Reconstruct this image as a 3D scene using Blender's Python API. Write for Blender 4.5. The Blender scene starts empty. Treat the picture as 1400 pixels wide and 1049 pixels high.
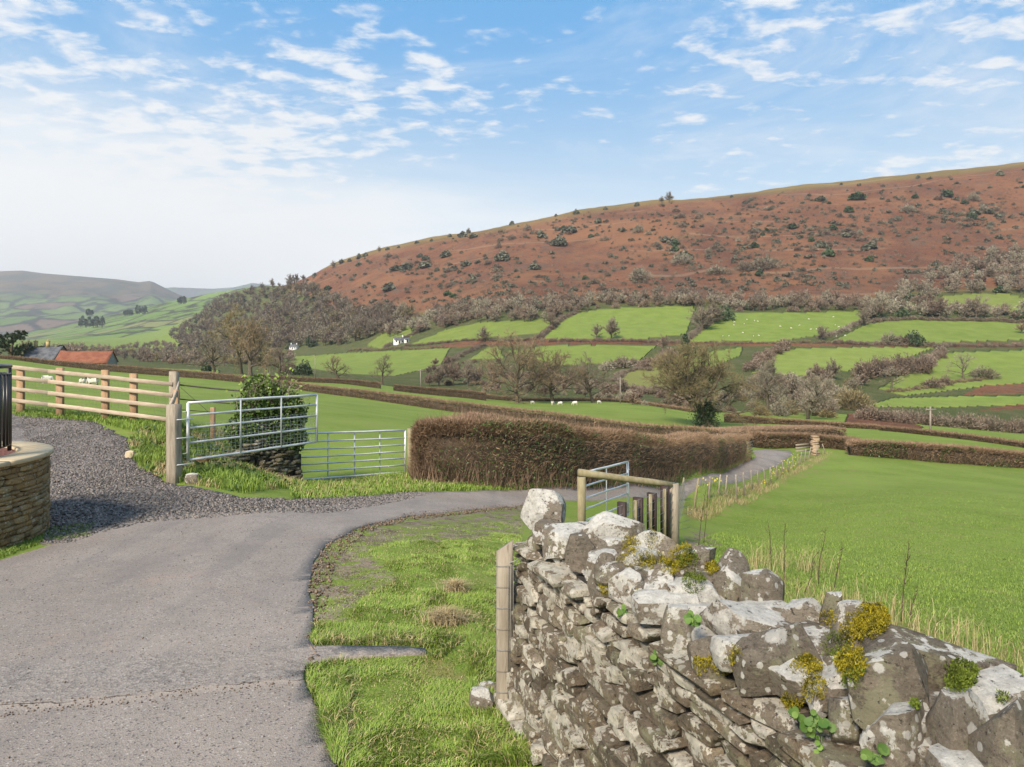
import bpy, bmesh, math, random
import numpy as np
from mathutils import Vector, Matrix, geometry

# ------------------------------------------------------------------ camera, sky, sun, exposure
scene = bpy.context.scene
COL = scene.collection
CAM_Z, F, HY = 1.95, 1400 * 24 / 36, 480.0

cam_data = bpy.data.cameras.new("camera")
cam_data.sensor_width, cam_data.lens = 36, 24
cam_data.shift_y = -(524.5 - HY) / 1400
cam_data.clip_start, cam_data.clip_end = 0.05, 40000
cam = bpy.data.objects.new("camera", cam_data)
COL.objects.link(cam)
cam.location = (0, 0, CAM_Z)
cam.rotation_euler = (math.radians(90), 0, 0)
scene.camera = cam

SUN_EL, SUN_AZ = 40.0, 208.0          # azimuth clockwise from +Y (the view direction)
SKY_STRENGTH, SUN_STRENGTH, EXPOSURE = 0.10, 2.9, 1.28
world = bpy.data.worlds.new("World")
scene.world = world
world.use_nodes = True
scene.view_settings.view_transform = 'Standard'
scene.view_settings.look = 'None'
scene.view_settings.exposure = EXPOSURE
scene.view_settings.gamma = 1


def build_sky():
    nt = world.node_tree
    nt.nodes.clear()
    L = nt.links.new

    def N(t, **k):
        n = nt.nodes.new(t)
        for a, v in k.items():
            setattr(n, a, v)
        return n

    def math_(op, a, b=None, c=None, clamp=False):
        n = N('ShaderNodeMath', operation=op, use_clamp=clamp)
        for i, v in enumerate((a, b, c)):
            if v is None:
                continue
            if isinstance(v, (int, float)):
                n.inputs[i].default_value = v
            else:
                L(v, n.inputs[i])
        return n.outputs[0]

    def ramp(fac, lo, hi):
        n = N('ShaderNodeMapRange', interpolation_type='SMOOTHSTEP')
        L(fac, n.inputs[0])
        n.inputs[1].default_value, n.inputs[2].default_value = lo, hi
        return n.outputs[0]

    def mixc(fac, a, b):
        n = N('ShaderNodeMix', data_type='RGBA')
        if isinstance(fac, (int, float)):
            n.inputs[0].default_value = fac
        else:
            L(fac, n.inputs[0])
        for s, v in ((6, a), (7, b)):
            if isinstance(v, tuple):
                n.inputs[s].default_value = (*v, 1)
            else:
                L(v, n.inputs[s])
        return n.outputs[2]
    sky = N('ShaderNodeTexSky', sky_type='NISHITA', sun_disc=False)
    sky.sun_elevation = math.radians(SUN_EL)
    sky.sun_rotation = math.radians(SUN_AZ)
    sky.air_density, sky.dust_density, sky.ozone_density = 1.0, 0.6, 2.0
    co = N('ShaderNodeTexCoord').outputs['Generated']
    sep = N('ShaderNodeSeparateXYZ')
    L(co, sep.inputs[0])
    x, y, z = sep.outputs
    zz = math_('ADD', math_('MAXIMUM', z, 0.0), 0.10)
    u = math_('DIVIDE', x, zz)
    v = math_('DIVIDE', y, zz)
    comb = N('ShaderNodeCombineXYZ')
    L(u, comb.inputs[0])
    L(v, comb.inputs[1])
    uv = comb.outputs[0]

    def noise(vec, scale, detail, rough, dist=0.0, off=(0, 0, 0), sc=(1, 1, 1)):
        m = N('ShaderNodeMapping')
        L(vec, m.inputs[0])
        m.inputs['Location'].default_value = off
        m.inputs['Scale'].default_value = sc
        n = N('ShaderNodeTexNoise')
        L(m.outputs[0], n.inputs['Vector'])
        n.inputs['Scale'].default_value = scale
        n.inputs['Detail'].default_value = detail
        n.inputs['Roughness'].default_value = rough
        n.inputs['Distortion'].default_value = dist
        return n.outputs[0]
    big = noise(uv, 0.75, 3, 0.5, 0.3, off=(3.1, 1.7, 0))
    small = noise(uv, 10.5, 9, 0.58, 0.2, off=(0.4, 2.2, 0), sc=(0.75, 1.0, 1))
    fleck = ramp(math_('ADD', math_('MULTIPLY', big, 0.85), math_('MULTIPLY', small, 1.0)), 0.90, 1.14)
    wisp = ramp(noise(uv, 1.1, 10, 0.68, 0.6, off=(5.0, 0.3, 0), sc=(0.8, 1.0, 1)), 0.48, 0.78)
    cloud = math_('MAXIMUM', math_('MULTIPLY', fleck, 0.85), math_('MULTIPLY', wisp, 0.62))
    # the pale bank of cloud low over the valley, thicker to the left
    tilt = math_('ADD', z, math_('MULTIPLY', x, 0.16))
    edge = math_('ADD', tilt, math_('MULTIPLY', math_('SUBTRACT', noise(uv, 1.6, 8, 0.6, 0.3, off=(9, 4, 0), sc=(0.5, 1, 1)), 0.5), 0.20))
    bank = math_('SUBTRACT', 1.0, ramp(edge, 0.10, 0.29), clamp=True)
    deep = N('ShaderNodeMapRange', interpolation_type='SMOOTHSTEP')
    L(z, deep.inputs[0])
    deep.inputs[1].default_value, deep.inputs[2].default_value = 0.10, 0.46
    blue = mixc(deep.outputs[0], (2.95, 3.5, 3.75), (0.50, 1.78, 3.45))
    base = mixc(0.88, sky.outputs[0], blue)
    c1 = mixc(math_('MULTIPLY', bank, 0.92), base, (4.3, 4.26, 4.2))
    c2 = mixc(cloud, c1, (4.15, 4.13, 4.1))
    bg = N('ShaderNodeBackground')
    L(c2, bg.inputs[0])
    bg.inputs[1].default_value = SKY_STRENGTH
    out = N('ShaderNodeOutputWorld')
    L(bg.outputs[0], out.inputs[0])


build_sky()
sun_data = bpy.data.lights.new("sun", 'SUN')
sun_data.energy = SUN_STRENGTH
sun_data.angle = math.radians(12)
sun_data.color = (1.0, 0.88, 0.72)
sun = bpy.data.objects.new("sun", sun_data)
COL.objects.link(sun)
_a, _e = math.radians(SUN_AZ), math.radians(SUN_EL)
_to = Vector((math.sin(_a) * math.cos(_e), math.cos(_a) * math.cos(_e), math.sin(_e)))
sun.rotation_euler = _to.to_track_quat('Z', 'Y').to_euler()
sun.location = (20, -30, 40)

# ------------------------------------------------------------------ helpers
R = np.random.default_rng(11)
random.seed(5)


def P(px, py, d):
    """world point seen at pixel (px, py) of the photograph, d metres ahead"""
    return np.array(((px - 700) / F * d, d, CAM_Z - (py - HY) / F * d))


def px_of(p):
    p = np.asarray(p, float)
    return np.stack([700 + F * p[..., 0] / p[..., 1], HY - F * (p[..., 2] - CAM_Z) / p[..., 1]], -1)


def link(o, parent=None):
    COL.objects.link(o)
    if parent is not None:
        o.parent = parent
    return o


def tag(o, label=None, cat=None, group=None, kind=None):
    if label:
        o['label'] = label
    if cat:
        o['category'] = cat
    if group:
        o['group'] = group
    if kind:
        o['kind'] = kind
    return o


def empty(name, loc, label, cat, group=None, rz=0):
    o = bpy.data.objects.new(name, None)
    o.empty_display_size = 0.2
    o.location = tuple(float(v) for v in loc)
    o.rotation_euler = (0, 0, rz)
    link(o)
    return tag(o, label, cat, group)


def copy_tree(root, loc, rz, scale, label=None, group=None, sq=(1, 1, 1)):
    r = root.copy()
    link(r)
    r.location = tuple(float(v) for v in loc)
    r.rotation_euler = (0, 0, rz)
    r.scale = (scale * sq[0], scale * sq[1], scale * sq[2])
    if label:
        r['label'] = label
    if group:
        r['group'] = group
    elif 'group' in r:
        del r['group']
    for ch in root.children:
        c = ch.copy()
        link(c, r)
        for g in ch.children:
            link(g.copy(), c)
    return r


def np_mesh(name, V, faces, mat_list, parent=None, smooth=False, matidx=None, attrs=None, loc=None, sharp=0):
    """faces: list of int arrays (n,k); V (n,3). One linked mesh object."""
    V = np.ascontiguousarray(V, np.float32)
    if loc is not None:
        V = V - np.asarray(loc, np.float32)
    me = bpy.data.meshes.new(name)
    me.vertices.add(len(V))
    me.vertices.foreach_set('co', V.ravel())
    faces = [np.asarray(f, np.int32) for f in faces if len(f)]
    idx = np.concatenate([f.ravel() for f in faces])
    cnt = np.concatenate([np.full(len(f), f.shape[1], np.int32) for f in faces])
    start = np.concatenate([[0], np.cumsum(cnt)[:-1]]).astype(np.int32)
    me.loops.add(len(idx))
    me.loops.foreach_set('vertex_index', idx)
    me.polygons.add(len(cnt))
    me.polygons.foreach_set('loop_start', start)
    me.polygons.foreach_set('loop_total', cnt)
    if smooth:
        me.polygons.foreach_set('use_smooth', np.ones(len(cnt), bool))
    for m in (mat_list if isinstance(mat_list, (list, tuple)) else [mat_list]):
        me.materials.append(m)
    if matidx is not None:
        me.polygons.foreach_set('material_index', np.asarray(matidx, np.int32))
    me.update(calc_edges=True)
    for k, a in (attrs or {}).items():
        a = np.asarray(a, np.float32)
        if a.ndim == 2:
            at = me.attributes.new(k, 'FLOAT_COLOR', 'POINT')
            at.data.foreach_set('color', a.ravel())
        else:
            at = me.attributes.new(k, 'FLOAT', 'POINT')
            at.data.foreach_set('value', a)
    if sharp:
        me.set_sharp_from_angle(angle=math.radians(sharp))
    o = bpy.data.objects.new(name, me)
    if loc is not None:
        o.location = tuple(float(v) for v in loc)
    return link(o, parent)


class MB:
    """collects shapes, builds ONE mesh object"""

    def __init__(self):
        self.v, self.f, self.n = [], {3: [], 4: []}, 0
        self.a = []

    def add(self, V, faces, tone=0.5):
        V = np.asarray(V, float)
        self.v.append(V)
        self.a.append(np.full(len(V), tone))
        for f in faces:
            f = np.asarray(f, int)
            if len(f):
                self.f[f.shape[1]].append(f + self.n)
        self.n += len(V)

    def tube(self, pts, rad, n=8, cap=True, tone=0.5):
        pts = np.asarray(pts, float)
        m = len(pts)
        rad = np.broadcast_to(np.asarray(rad, float), (m,))
        d = np.gradient(pts, axis=0)
        d /= np.linalg.norm(d, axis=1, keepdims=True) + 1e-9
        ref = np.array((0, 0, 1.0)) if abs(d[0][2]) < 0.9 else np.array((1.0, 0, 0))
        u = np.cross(d, ref)
        u /= np.linalg.norm(u, axis=1, keepdims=True) + 1e-9
        w = np.cross(d, u)
        an = np.arange(n) * 2 * math.pi / n
        ring = pts[:, None] + rad[:, None, None] * (np.cos(an)[None, :, None] * u[:, None] + np.sin(an)[None, :, None] * w[:, None])
        V = ring.reshape(-1, 3)
        i = np.arange(m - 1)[:, None] * n
        j = np.arange(n)[None]
        k = (j + 1) % n
        q = np.stack([i + j, i + k, i + n + k, i + n + j], -1).reshape(-1, 4)
        fs = [q]
        if cap:
            V = np.vstack([V, pts[:1], pts[-1:]])
            c0, c1 = m * n, m * n + 1
            jj = np.arange(n)
            kk = (jj + 1) % n
            fs.append(np.stack([np.full(n, c0), kk, jj], -1))
            fs.append(np.stack([np.full(n, c1), (m - 1) * n + jj, (m - 1) * n + kk], -1))
        self.add(V, fs, tone)

    def beam(self, p, q, w, h, up=(0, 0, 1), tone=0.5, bev=0.006, wob=0.0):
        """rectangular timber from p to q with chamfered long edges"""
        p, q = np.asarray(p, float), np.asarray(q, float)
        d = q - p
        L = np.linalg.norm(d)
        d /= L
        s = np.cross(d, np.asarray(up, float))
        s /= np.linalg.norm(s)
        t = np.cross(s, d)
        b = bev
        prof = [(-w / 2 + b, -h / 2), (w / 2 - b, -h / 2), (w / 2, -h / 2 + b), (w / 2, h / 2 - b), (w / 2 - b, h / 2), (-w / 2 + b, h / 2), (-w / 2, h / 2 - b), (-w / 2, -h / 2 + b)]
        m = 5 if wob else 2
        V = []
        for i in range(m):
            c = p + d * L * i / (m - 1)
            if wob and 0 < i < m - 1:
                c = c + R.normal(0, wob, 3)
            V += [c + s * x + t * y for x, y in prof]
        F_ = []
        for i in range(m - 1):
            for j in range(8):
                k = (j + 1) % 8
                F_.append((i * 8 + j, i * 8 + k, i * 8 + 8 + k, i * 8 + 8 + j))
        V.append(p)
        V.append(q)
        T = []
        e = (m - 1) * 8
        for j in range(8):
            k = (j + 1) % 8
            T.append((8 * m, k, j))
            T.append((8 * m + 1, e + j, e + k))
        self.add(V, [F_, T], tone)

    def box(self, c, size, rz=0.0, tone=0.5):
        c = np.asarray(c, float)
        x, y, z = np.asarray(size, float) / 2
        V = np.array([(-x, -y, -z), (x, -y, -z), (x, y, -z), (-x, y, -z), (-x, -y, z), (x, -y, z), (x, y, z), (-x, y, z)])
        ca, sa = math.cos(rz), math.sin(rz)
        V = V @ np.array(((ca, sa, 0), (-sa, ca, 0), (0, 0, 1.0))) + c
        self.add(V, [[(0, 3, 2, 1), (4, 5, 6, 7), (0, 1, 5, 4), (1, 2, 6, 5), (2, 3, 7, 6), (3, 0, 4, 7)]], tone)

    def build(self, name, mat, parent=None, smooth=False, loc=None, sharp=0):
        V = np.vstack(self.v)
        fs = [np.vstack(x) for x in self.f.values() if x]
        if parent is not None and loc is None:
            loc = np.array(parent.location) if parent.parent is None else None
            if loc is None:
                loc = np.array(parent.matrix_basis.translation) + np.array(parent.parent.location)
        o = np_mesh(name, V, fs, mat, parent, smooth, attrs={'tone': np.concatenate(self.a)}, loc=loc, sharp=sharp)
        if parent is not None:
            o.location = (0, 0, 0)
        return o


def twigs(base, dirn, length, width, bend=0.0):
    """thin tapering triangles, one per row"""
    n = len(base)
    dirn = dirn / (np.linalg.norm(dirn, axis=1, keepdims=True) + 1e-9)
    side = np.cross(dirn, R.normal(size=(n, 3)))
    side /= np.linalg.norm(side, axis=1, keepdims=True) + 1e-9
    L = np.broadcast_to(length, (n,))[:, None]
    W = np.broadcast_to(width, (n,))[:, None] / 2
    V = np.stack([base - side * W, base + side * W, base + dirn * L], 1).reshape(-1, 3)
    return V, np.arange(3 * n).reshape(n, 3)


def leaves(c, size, up=0.3, aspect=1.7):
    """small rhombic leaf faces at centres c"""
    n = len(c)
    a = R.normal(size=(n, 3))
    a /= np.linalg.norm(a, axis=1, keepdims=True)
    b = np.cross(a, R.normal(size=(n, 3)) + np.array((0, 0, up)))
    b /= np.linalg.norm(b, axis=1, keepdims=True) + 1e-9
    s = np.broadcast_to(size, (n,))[:, None]
    V = np.stack([c - a * s * aspect / 2, c + b * s / 2, c + a * s * aspect / 2, c - b * s / 2], 1).reshape(-1, 3)
    return V, np.arange(4 * n).reshape(n, 4)


def vnoise(x, y, seed=0, octaves=4, base=1.0):
    """cheap smooth value noise on arrays"""
    out = np.zeros_like(np.asarray(x, float))
    amp, tot = 1.0, 0.0
    for o in range(octaves):
        f = base * 2 ** o
        X, Y = np.asarray(x) * f, np.asarray(y) * f
        xi, yi = np.floor(X).astype(np.int64), np.floor(Y).astype(np.int64)
        fx, fy = X - xi, Y - yi
        fx, fy = fx * fx * (3 - 2 * fx), fy * fy * (3 - 2 * fy)

        def h(a, b):
            k = (a * 374761393 + b * 668265263 + (seed + o) * 974634777) & 0x7fffffff
            k = ((k ^ (k >> 13)) * 1274126177) & 0x7fffffff
            return ((k ^ (k >> 16)) & 0xffff) / 65535.0
        v = (h(xi, yi) * (1 - fx) + h(xi + 1, yi) * fx) * (1 - fy) + (h(xi, yi + 1) * (1 - fx) + h(xi + 1, yi + 1) * fx) * fy
        out += amp * v
        tot += amp
        amp *= 0.5
    return out / tot


def in_poly(x, y, poly):
    x, y = np.asarray(x), np.asarray(y)
    ins = np.zeros(x.shape, bool)
    n = len(poly)
    for i in range(n):
        x0, y0 = poly[i]
        x1, y1 = poly[(i + 1) % n]
        c = (y0 > y) != (y1 > y)
        with np.errstate(divide='ignore', invalid='ignore'):
            t = (x1 - x0) * (y - y0) / (y1 - y0 + 1e-12) + x0
        ins ^= c & (x < t)
    return ins


def resample(pts, step):
    pts = np.asarray(pts, float)
    s = np.concatenate([[0], np.cumsum(np.linalg.norm(np.diff(pts, axis=0), axis=1))])
    n = max(2, int(s[-1] / step) + 1)
    t = np.linspace(0, s[-1], n)
    return np.stack([np.interp(t, s, pts[:, i]) for i in range(pts.shape[1])], 1)


# ------------------------------------------------------------------ material helper
class Mat:
    def __init__(self, name, rough=0.85, spec=0.3):
        self.m = bpy.data.materials.new(name)
        self.m.use_nodes = True
        self.nt = self.m.node_tree
        self.nt.nodes.clear()
        self.b = self.N('ShaderNodeBsdfPrincipled')
        self.o = self.N('ShaderNodeOutputMaterial')
        self.L(self.b.outputs[0], self.o.inputs[0])
        self.b.inputs['Roughness'].default_value = rough
        self.b.inputs['Specular IOR Level'].default_value = spec
        self.pos = self.N('ShaderNodeNewGeometry').outputs['Position']
        self.obj = self.N('ShaderNodeTexCoord').outputs['Object']

    def N(self, t, **k):
        n = self.nt.nodes.new(t)
        for a, v in k.items():
            setattr(n, a, v)
        return n

    def L(self, a, b):
        self.nt.links.new(a, b)

    def put(self, v, s):
        if isinstance(v, (int, float)):
            s.default_value = v
        elif isinstance(v, tuple):
            s.default_value = (*v, 1) if len(v) == 3 and s.type == 'RGBA' else v
        else:
            self.L(v, s)

    def noise(self, scale, detail=4, rough=0.55, dist=0.0, vec=None, sc=None):
        n = self.N('ShaderNodeTexNoise')
        v = self.pos if vec is None else vec
        if sc:
            m = self.N('ShaderNodeMapping')
            self.L(v, m.inputs[0])
            m.inputs['Scale'].default_value = sc
            v = m.outputs[0]
        self.L(v, n.inputs['Vector'])
        n.inputs['Scale'].default_value = scale
        n.inputs['Detail'].default_value = detail
        n.inputs['Roughness'].default_value = rough
        n.inputs['Distortion'].default_value = dist
        return n.outputs[0]

    def voro(self, scale, vec=None, feature='F1', out=0, rand=1.0):
        n = self.N('ShaderNodeTexVoronoi', feature=feature)
        self.L(self.pos if vec is None else vec, n.inputs['Vector'])
        n.inputs['Scale'].default_value = scale
        n.inputs['Randomness'].default_value = rand
        return n.outputs[out]

    def step(self, v, lo, hi):
        n = self.N('ShaderNodeMapRange', interpolation_type='SMOOTHSTEP')
        self.put(v, n.inputs[0])
        n.inputs[1].default_value, n.inputs[2].default_value = lo, hi
        return n.outputs[0]

    def mth(self, op, a, b=0.0, clamp=False):
        n = self.N('ShaderNodeMath', operation=op, use_clamp=clamp)
        self.put(a, n.inputs[0])
        self.put(b, n.inputs[1])
        return n.outputs[0]

    def mix(self, fac, a, b, blend='MIX'):
        n = self.N('ShaderNodeMix', data_type='RGBA', blend_type=blend)
        self.put(fac, n.inputs[0])
        self.put(a, n.inputs[6])
        self.put(b, n.inputs[7])
        return n.outputs[2]

    def attr(self, name, out='Fac'):
        n = self.N('ShaderNodeAttribute', attribute_name=name)
        return n.outputs[out]

    def island(self):
        return self.N('ShaderNodeNewGeometry').outputs['Random Per Island']

    def objrand(self):
        return self.N('ShaderNodeObjectInfo').outputs['Random']

    def nz(self):
        s = self.N('ShaderNodeSeparateXYZ')
        self.L(self.N('ShaderNodeNewGeometry').outputs['Normal'], s.inputs[0])
        return s.outputs[2]

    def bump(self, h, strength=0.5, dist=0.02):
        n = self.N('ShaderNodeBump')
        n.inputs['Strength'].default_value = strength
        n.inputs['Distance'].default_value = dist
        self.L(h, n.inputs['Height'])
        prev = self.b.inputs['Normal']
        if prev.is_linked:
            self.L(prev.links[0].from_socket, n.inputs['Normal'])
        self.L(n.outputs[0], prev)

    def done(self, color, rough=None):
        self.put(color, self.b.inputs['Base Color'])
        if rough is not None:
            self.put(rough, self.b.inputs['Roughness'])
        return self.m


def hsv(m, col, val, sat=1.0):
    n = m.N('ShaderNodeHueSaturation')
    m.put(val, n.inputs['Value'])
    n.inputs['Saturation'].default_value = sat
    m.put(col, n.inputs['Color'])
    return n.outputs[0]


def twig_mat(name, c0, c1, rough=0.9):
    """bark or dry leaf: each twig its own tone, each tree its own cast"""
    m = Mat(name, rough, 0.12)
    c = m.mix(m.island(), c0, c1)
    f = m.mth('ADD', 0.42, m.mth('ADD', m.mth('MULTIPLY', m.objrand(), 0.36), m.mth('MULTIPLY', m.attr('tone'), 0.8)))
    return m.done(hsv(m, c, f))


def leaf_mat(name, c0, c1, c2=None, rough=0.6):
    m = Mat(name, rough, 0.3)
    c = m.mix(m.island(), c0, c1)
    if c2:
        c = m.mix(m.step(m.noise(3.0, 2), 0.5, 0.65), c, c2)
    f = m.mth('ADD', 0.62, m.mth('ADD', m.mth('MULTIPLY', m.objrand(), 0.36), m.mth('MULTIPLY', m.attr('tone'), 0.4)))
    return m.done(hsv(m, c, f))
# ------------------------------------------------------------------ the lie of the land
# measured spots of the ground: (column, row, metres ahead)
SPOTS = """450,1049,3.47 100,1049,3.47 0,900,4.85 300,900,4.85 430,800,6.6 200,800,6.6 100,760,7.73 0,752,8 300,700,10.4 370,700,10.4
600,900,4.85 650,960,4.2 600,760,7.7 690,968,4.1 500,705,11.3 600,690,14 560,672,15.5 720,682,16.5 800,678,19 960,665,28
600,663,17 760,660,19.5 860,655,24 960,640,36 1010,626,50 985,655,33 1030,635,47 1060,622,58 1050,616,64
925,745,12 1000,760,11.5 1150,800,9.9 1400,900,7.2 950,693,25 1006,682,31 1053,662,41 1090,640,52 1126,622,62
1200,700,24 1400,640,66 1280,632,64 1150,622,62 1300,680,33 1400,690,31 1400,760,16 1250,740,18
28,566,20.5 140,573,20 240,583,19.3 238,660,12.9 100,620,15.5 60,590,18 -60,566,21 -100,640,14 300,645,13.9 400,660,16.8 405,659,17.8 555,648,20
350,575,27 480,600,26 600,590,33 65,525,66 200,540,40 110,527,66 500,565,50 100,503,130 20,493,140 300,520,120 450,540,105 600,561,93 750,578,84 850,590,78 960,597,72
700,600,45 850,608,58 707,551,150 810,551,150 640,545,142 900,567,115 965,584,98 1100,588,95 1000,586,94 1180,588,100 1300,600,88 1400,612,84
480,525,150 400,519,190 340,516,172 200,505,240 30,500,250 60,506,165 120,506,165
600,535,215 700,535,215 850,540,200 1000,560,170 1150,566,165 1250,580,150 1400,584,170
850,520,260 1000,528,235 1250,530,240
600,505,300 600,470,400 600,440,500 600,400,640 600,365,780 600,325,950
800,505,290 800,465,360 800,430,440 800,390,560 800,340,720 800,288,900
1000,505,270 1000,465,350 1000,430,420 1000,390,520 1000,330,670 1000,268,860
1200,505,265 1200,465,340 1200,430,410 1200,390,500 1200,320,650 1200,247,820
1400,545,220 1400,500,290 1400,465,340 1400,430,400 1400,400,460 1400,320,620 1400,226,800
700,385,590 900,380,560 700,308,920 900,276,880 1100,257,840 1300,238,810
450,512,250 450,494,420 450,472,560 450,430,720 450,395,880 450,364,1020 520,342,980
350,504,300 350,484,600 350,445,850 350,410,1100 350,394,1240 410,386,1100
250,498,350 250,478,800 250,458,1100 250,450,1450 300,409,1380
100,500,270 100,482,600 100,468,1200 -50,498,270 -50,478,700 -50,470,1200
1500,219,790 1500,400,440 1500,640,70 1500,545,220"""
SP = [tuple(float(v) for v in s.split(',')) for s in SPOTS.split()]
sky_line = [(300, 409, 1380), (350, 394, 1240), (410, 386, 1100), (450, 364, 1020), (520, 342, 980), (600, 325, 950), (700, 308, 920), (800, 288, 900),
            (900, 276, 880), (1000, 268, 860), (1100, 257, 840), (1200, 247, 820), (1300, 238, 810), (1400, 226, 800), (1500, 219, 790)]
pts = [P(*s) for s in SP]
for (x, y, d) in sky_line[2:]:
    pts.append(P(x, y + 22, d * 1.35))
    pts.append(P(x, y + 60, d * 2.3))
for (x, y, d) in ((300, 425, 2100), (200, 458, 2200), (100, 462, 2200), (-50, 468, 2200), (350, 420, 2000)):
    pts.append(P(x, y, d))
S0 = 0.0477
for (x, y, dz) in ((0, 0, 0), (-4, 0, 0), (1.2, 2, -.05), (2.2, 0.5, -.35), (4, 0, -.6), (1.9, 3, -.5), (8, -2, -.9), (0, -6, 0), (-6, -5, .1), (6, -6, -.4), (-8, 3, .05), (-12, 2, .2), (14, 3, -1.1)):
    pts.append(np.array((x, y, -S0 * y + dz)))
pts = np.array(pts)
OX, OY = 0.0, -8.0


def to_ab(x, y):
    return np.arctan2(x - OX, y - OY) * 3.0, np.log(np.hypot(x - OX, y - OY) + 1e-6)


def tps_fit(pts, lam=1e-4):
    a, b = to_ab(pts[:, 0], pts[:, 1])
    r = np.hypot(pts[:, 0] - OX, pts[:, 1] - OY)
    w = (pts[:, 2] - CAM_Z) / r
    n = len(a)
    d2 = (a[:, None] - a[None]) ** 2 + (b[:, None] - b[None]) ** 2
    K = 0.5 * d2 * np.log(d2 + 1e-12)
    A = np.zeros((n + 3, n + 3))
    A[:n, :n] = K + lam * np.eye(n)
    A[:n, n] = A[n, :n] = 1
    A[:n, n + 1] = A[n + 1, :n] = a
    A[:n, n + 2] = A[n + 2, :n] = b
    c = np.linalg.solve(A, np.concatenate([w, np.zeros(3)]))
    return a, b, c


TA, TB, TC = tps_fit(pts)


def gz(x, y):
    """height of the ground"""
    x, y = np.broadcast_arrays(np.asarray(x, float), np.asarray(y, float))
    sh = x.shape
    x, y = x.ravel(), y.ravel()
    a, b = to_ab(x, y)
    r = np.hypot(x - OX, y - OY)
    out = np.empty(len(x))
    n = len(TA)
    for i in range(0, len(x), 40000):
        s = slice(i, i + 40000)
        d2 = (a[s, None] - TA) ** 2 + (b[s, None] - TB) ** 2
        out[s] = (0.5 * d2 * np.log(d2 + 1e-12)) @ TC[:n] + TC[n] + TC[n + 1] * a[s] + TC[n + 2] * b[s]
    z = CAM_Z + out * r
    far = np.clip((r - 230) / 250, 0, 1)
    z += far * (vnoise(x, y, 3, 4, 1 / 90.) - 0.5) * 7 + far * (vnoise(x, y, 9, 3, 1 / 14.) - 0.5) * 1.6
    mid = np.clip((r - 18) / 20, 0, 1) * (1 - far)
    z += mid * (vnoise(x, y, 5, 3, 1 / 9.) - 0.5) * 0.16
    z += (vnoise(x, y, 6, 2, 1 / 1.1) - 0.5) * 0.03
    return z.reshape(sh)


def hit(px, py, dmin=2.4, dmax=1500):
    """where the line of sight through a pixel of the photograph meets the ground"""
    px, py = np.atleast_1d(np.asarray(px, float)), np.atleast_1d(np.asarray(py, float))
    d = np.exp(np.linspace(math.log(dmin), math.log(dmax), 420))
    X = (px[:, None] - 700) / F * d
    Z = CAM_Z - (py[:, None] - HY) / F * d
    g = gz(X, np.broadcast_to(d, X.shape))
    below = Z < g
    k = np.where(below.any(1), below.argmax(1), len(d) - 1)
    k = np.clip(k, 1, None)
    i = np.arange(len(px))
    e0, e1 = (Z - g)[i, k - 1], (Z - g)[i, k]
    t = np.clip(e0 / (e0 - e1 + 1e-9), 0, 1)
    dd = d[k - 1] + (d[k] - d[k - 1]) * t
    x = (px - 700) / F * dd
    return np.stack([x, dd, gz(x, dd)], 1)


def hit1(px, py, dmin=2.4, dmax=1500):
    return hit([px], [py], dmin, dmax)[0]


def trace(pl, dmin=2.4, dmax=1500, step=None):
    a = np.array(pl, float)
    p = hit(a[:, 0], a[:, 1], dmin, dmax)
    if step:
        p = resample(p, step)
        p[:, 2] = gz(p[:, 0], p[:, 1])
    return p


# green fields on the far slope (outlines as seen, laid on the slope), tone, dryness
FIELDS = [
    ([(500, 472), (528, 452), (562, 444), (566, 458), (520, 478)], .45, .2),
    ([(560, 471), (610, 450), (660, 440), (750, 436), (755, 447), (735, 456), (640, 464)], .5, .15),
    ([(742, 463), (775, 430), (830, 421), (948, 417), (950, 425), (938, 457), (870, 464)], .62, .05),
    ([(938, 467), (975, 440), (1000, 427), (1100, 427), (1178, 424), (1180, 437), (1130, 457), (1060, 467)], .58, .0),
    ([(1135, 467), (1185, 443), (1230, 435), (1390, 439), (1420, 441), (1420, 464), (1250, 469)], .5, .05),
    ([(1170, 420), (1210, 405), (1235, 402), (1200, 424)], .4, .6),
    ([(1285, 405), (1330, 401), (1380, 401), (1420, 412), (1420, 424), (1300, 428)], .45, .35),
    ([(395, 488), (480, 482), (616, 475), (602, 500), (540, 514), (470, 511), (400, 500)], .55, .1),
    ([(640, 492), (664, 476), (682, 474), (690, 490)], .5, .2),
    ([(695, 480), (750, 472), (902, 469), (872, 495), (760, 500)], .55, .1),
    ([(880, 508), (940, 484), (1016, 474), (1012, 486), (960, 508)], .6, .05),
    ([(840, 520), (870, 503), (935, 507), (930, 530), (850, 532)], .2, .85),
    ([(1026, 510), (1065, 481), (1090, 476), (1250, 473), (1276, 476), (1240, 490), (1180, 505), (1100, 513)], .75, .25),
    ([(1275, 488), (1300, 481), (1420, 478), (1420, 522), (1330, 530), (1240, 541), (1200, 532)], .6, .1),
    ([(1180, 556), (1220, 544), (1320, 541), (1420, 541), (1420, 553), (1290, 557)], .7, .05),
    ([(190, 479), (215, 470), (248, 465), (252, 471), (215, 480)], .7, .1),
    ([(35, 468), (80, 462), (120, 460), (110, 468), (40, 474)], .6, .1),
]
BRACKEN_PATCH = [[(1315, 541), (1345, 527), (1420, 524), (1420, 538)], [(1335, 562), (1380, 554), (1420, 553), (1420, 560)], [(1150, 590), (1160, 566), (1200, 562), (1262, 584), (1250, 592)],
                 [(560, 478), (640, 466), (745, 464), (880, 466), (1060, 469), (1250, 471), (1420, 468), (1420, 476), (1250, 474), (1060, 474), (880, 471), (745, 472), (640, 474)]]
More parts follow.
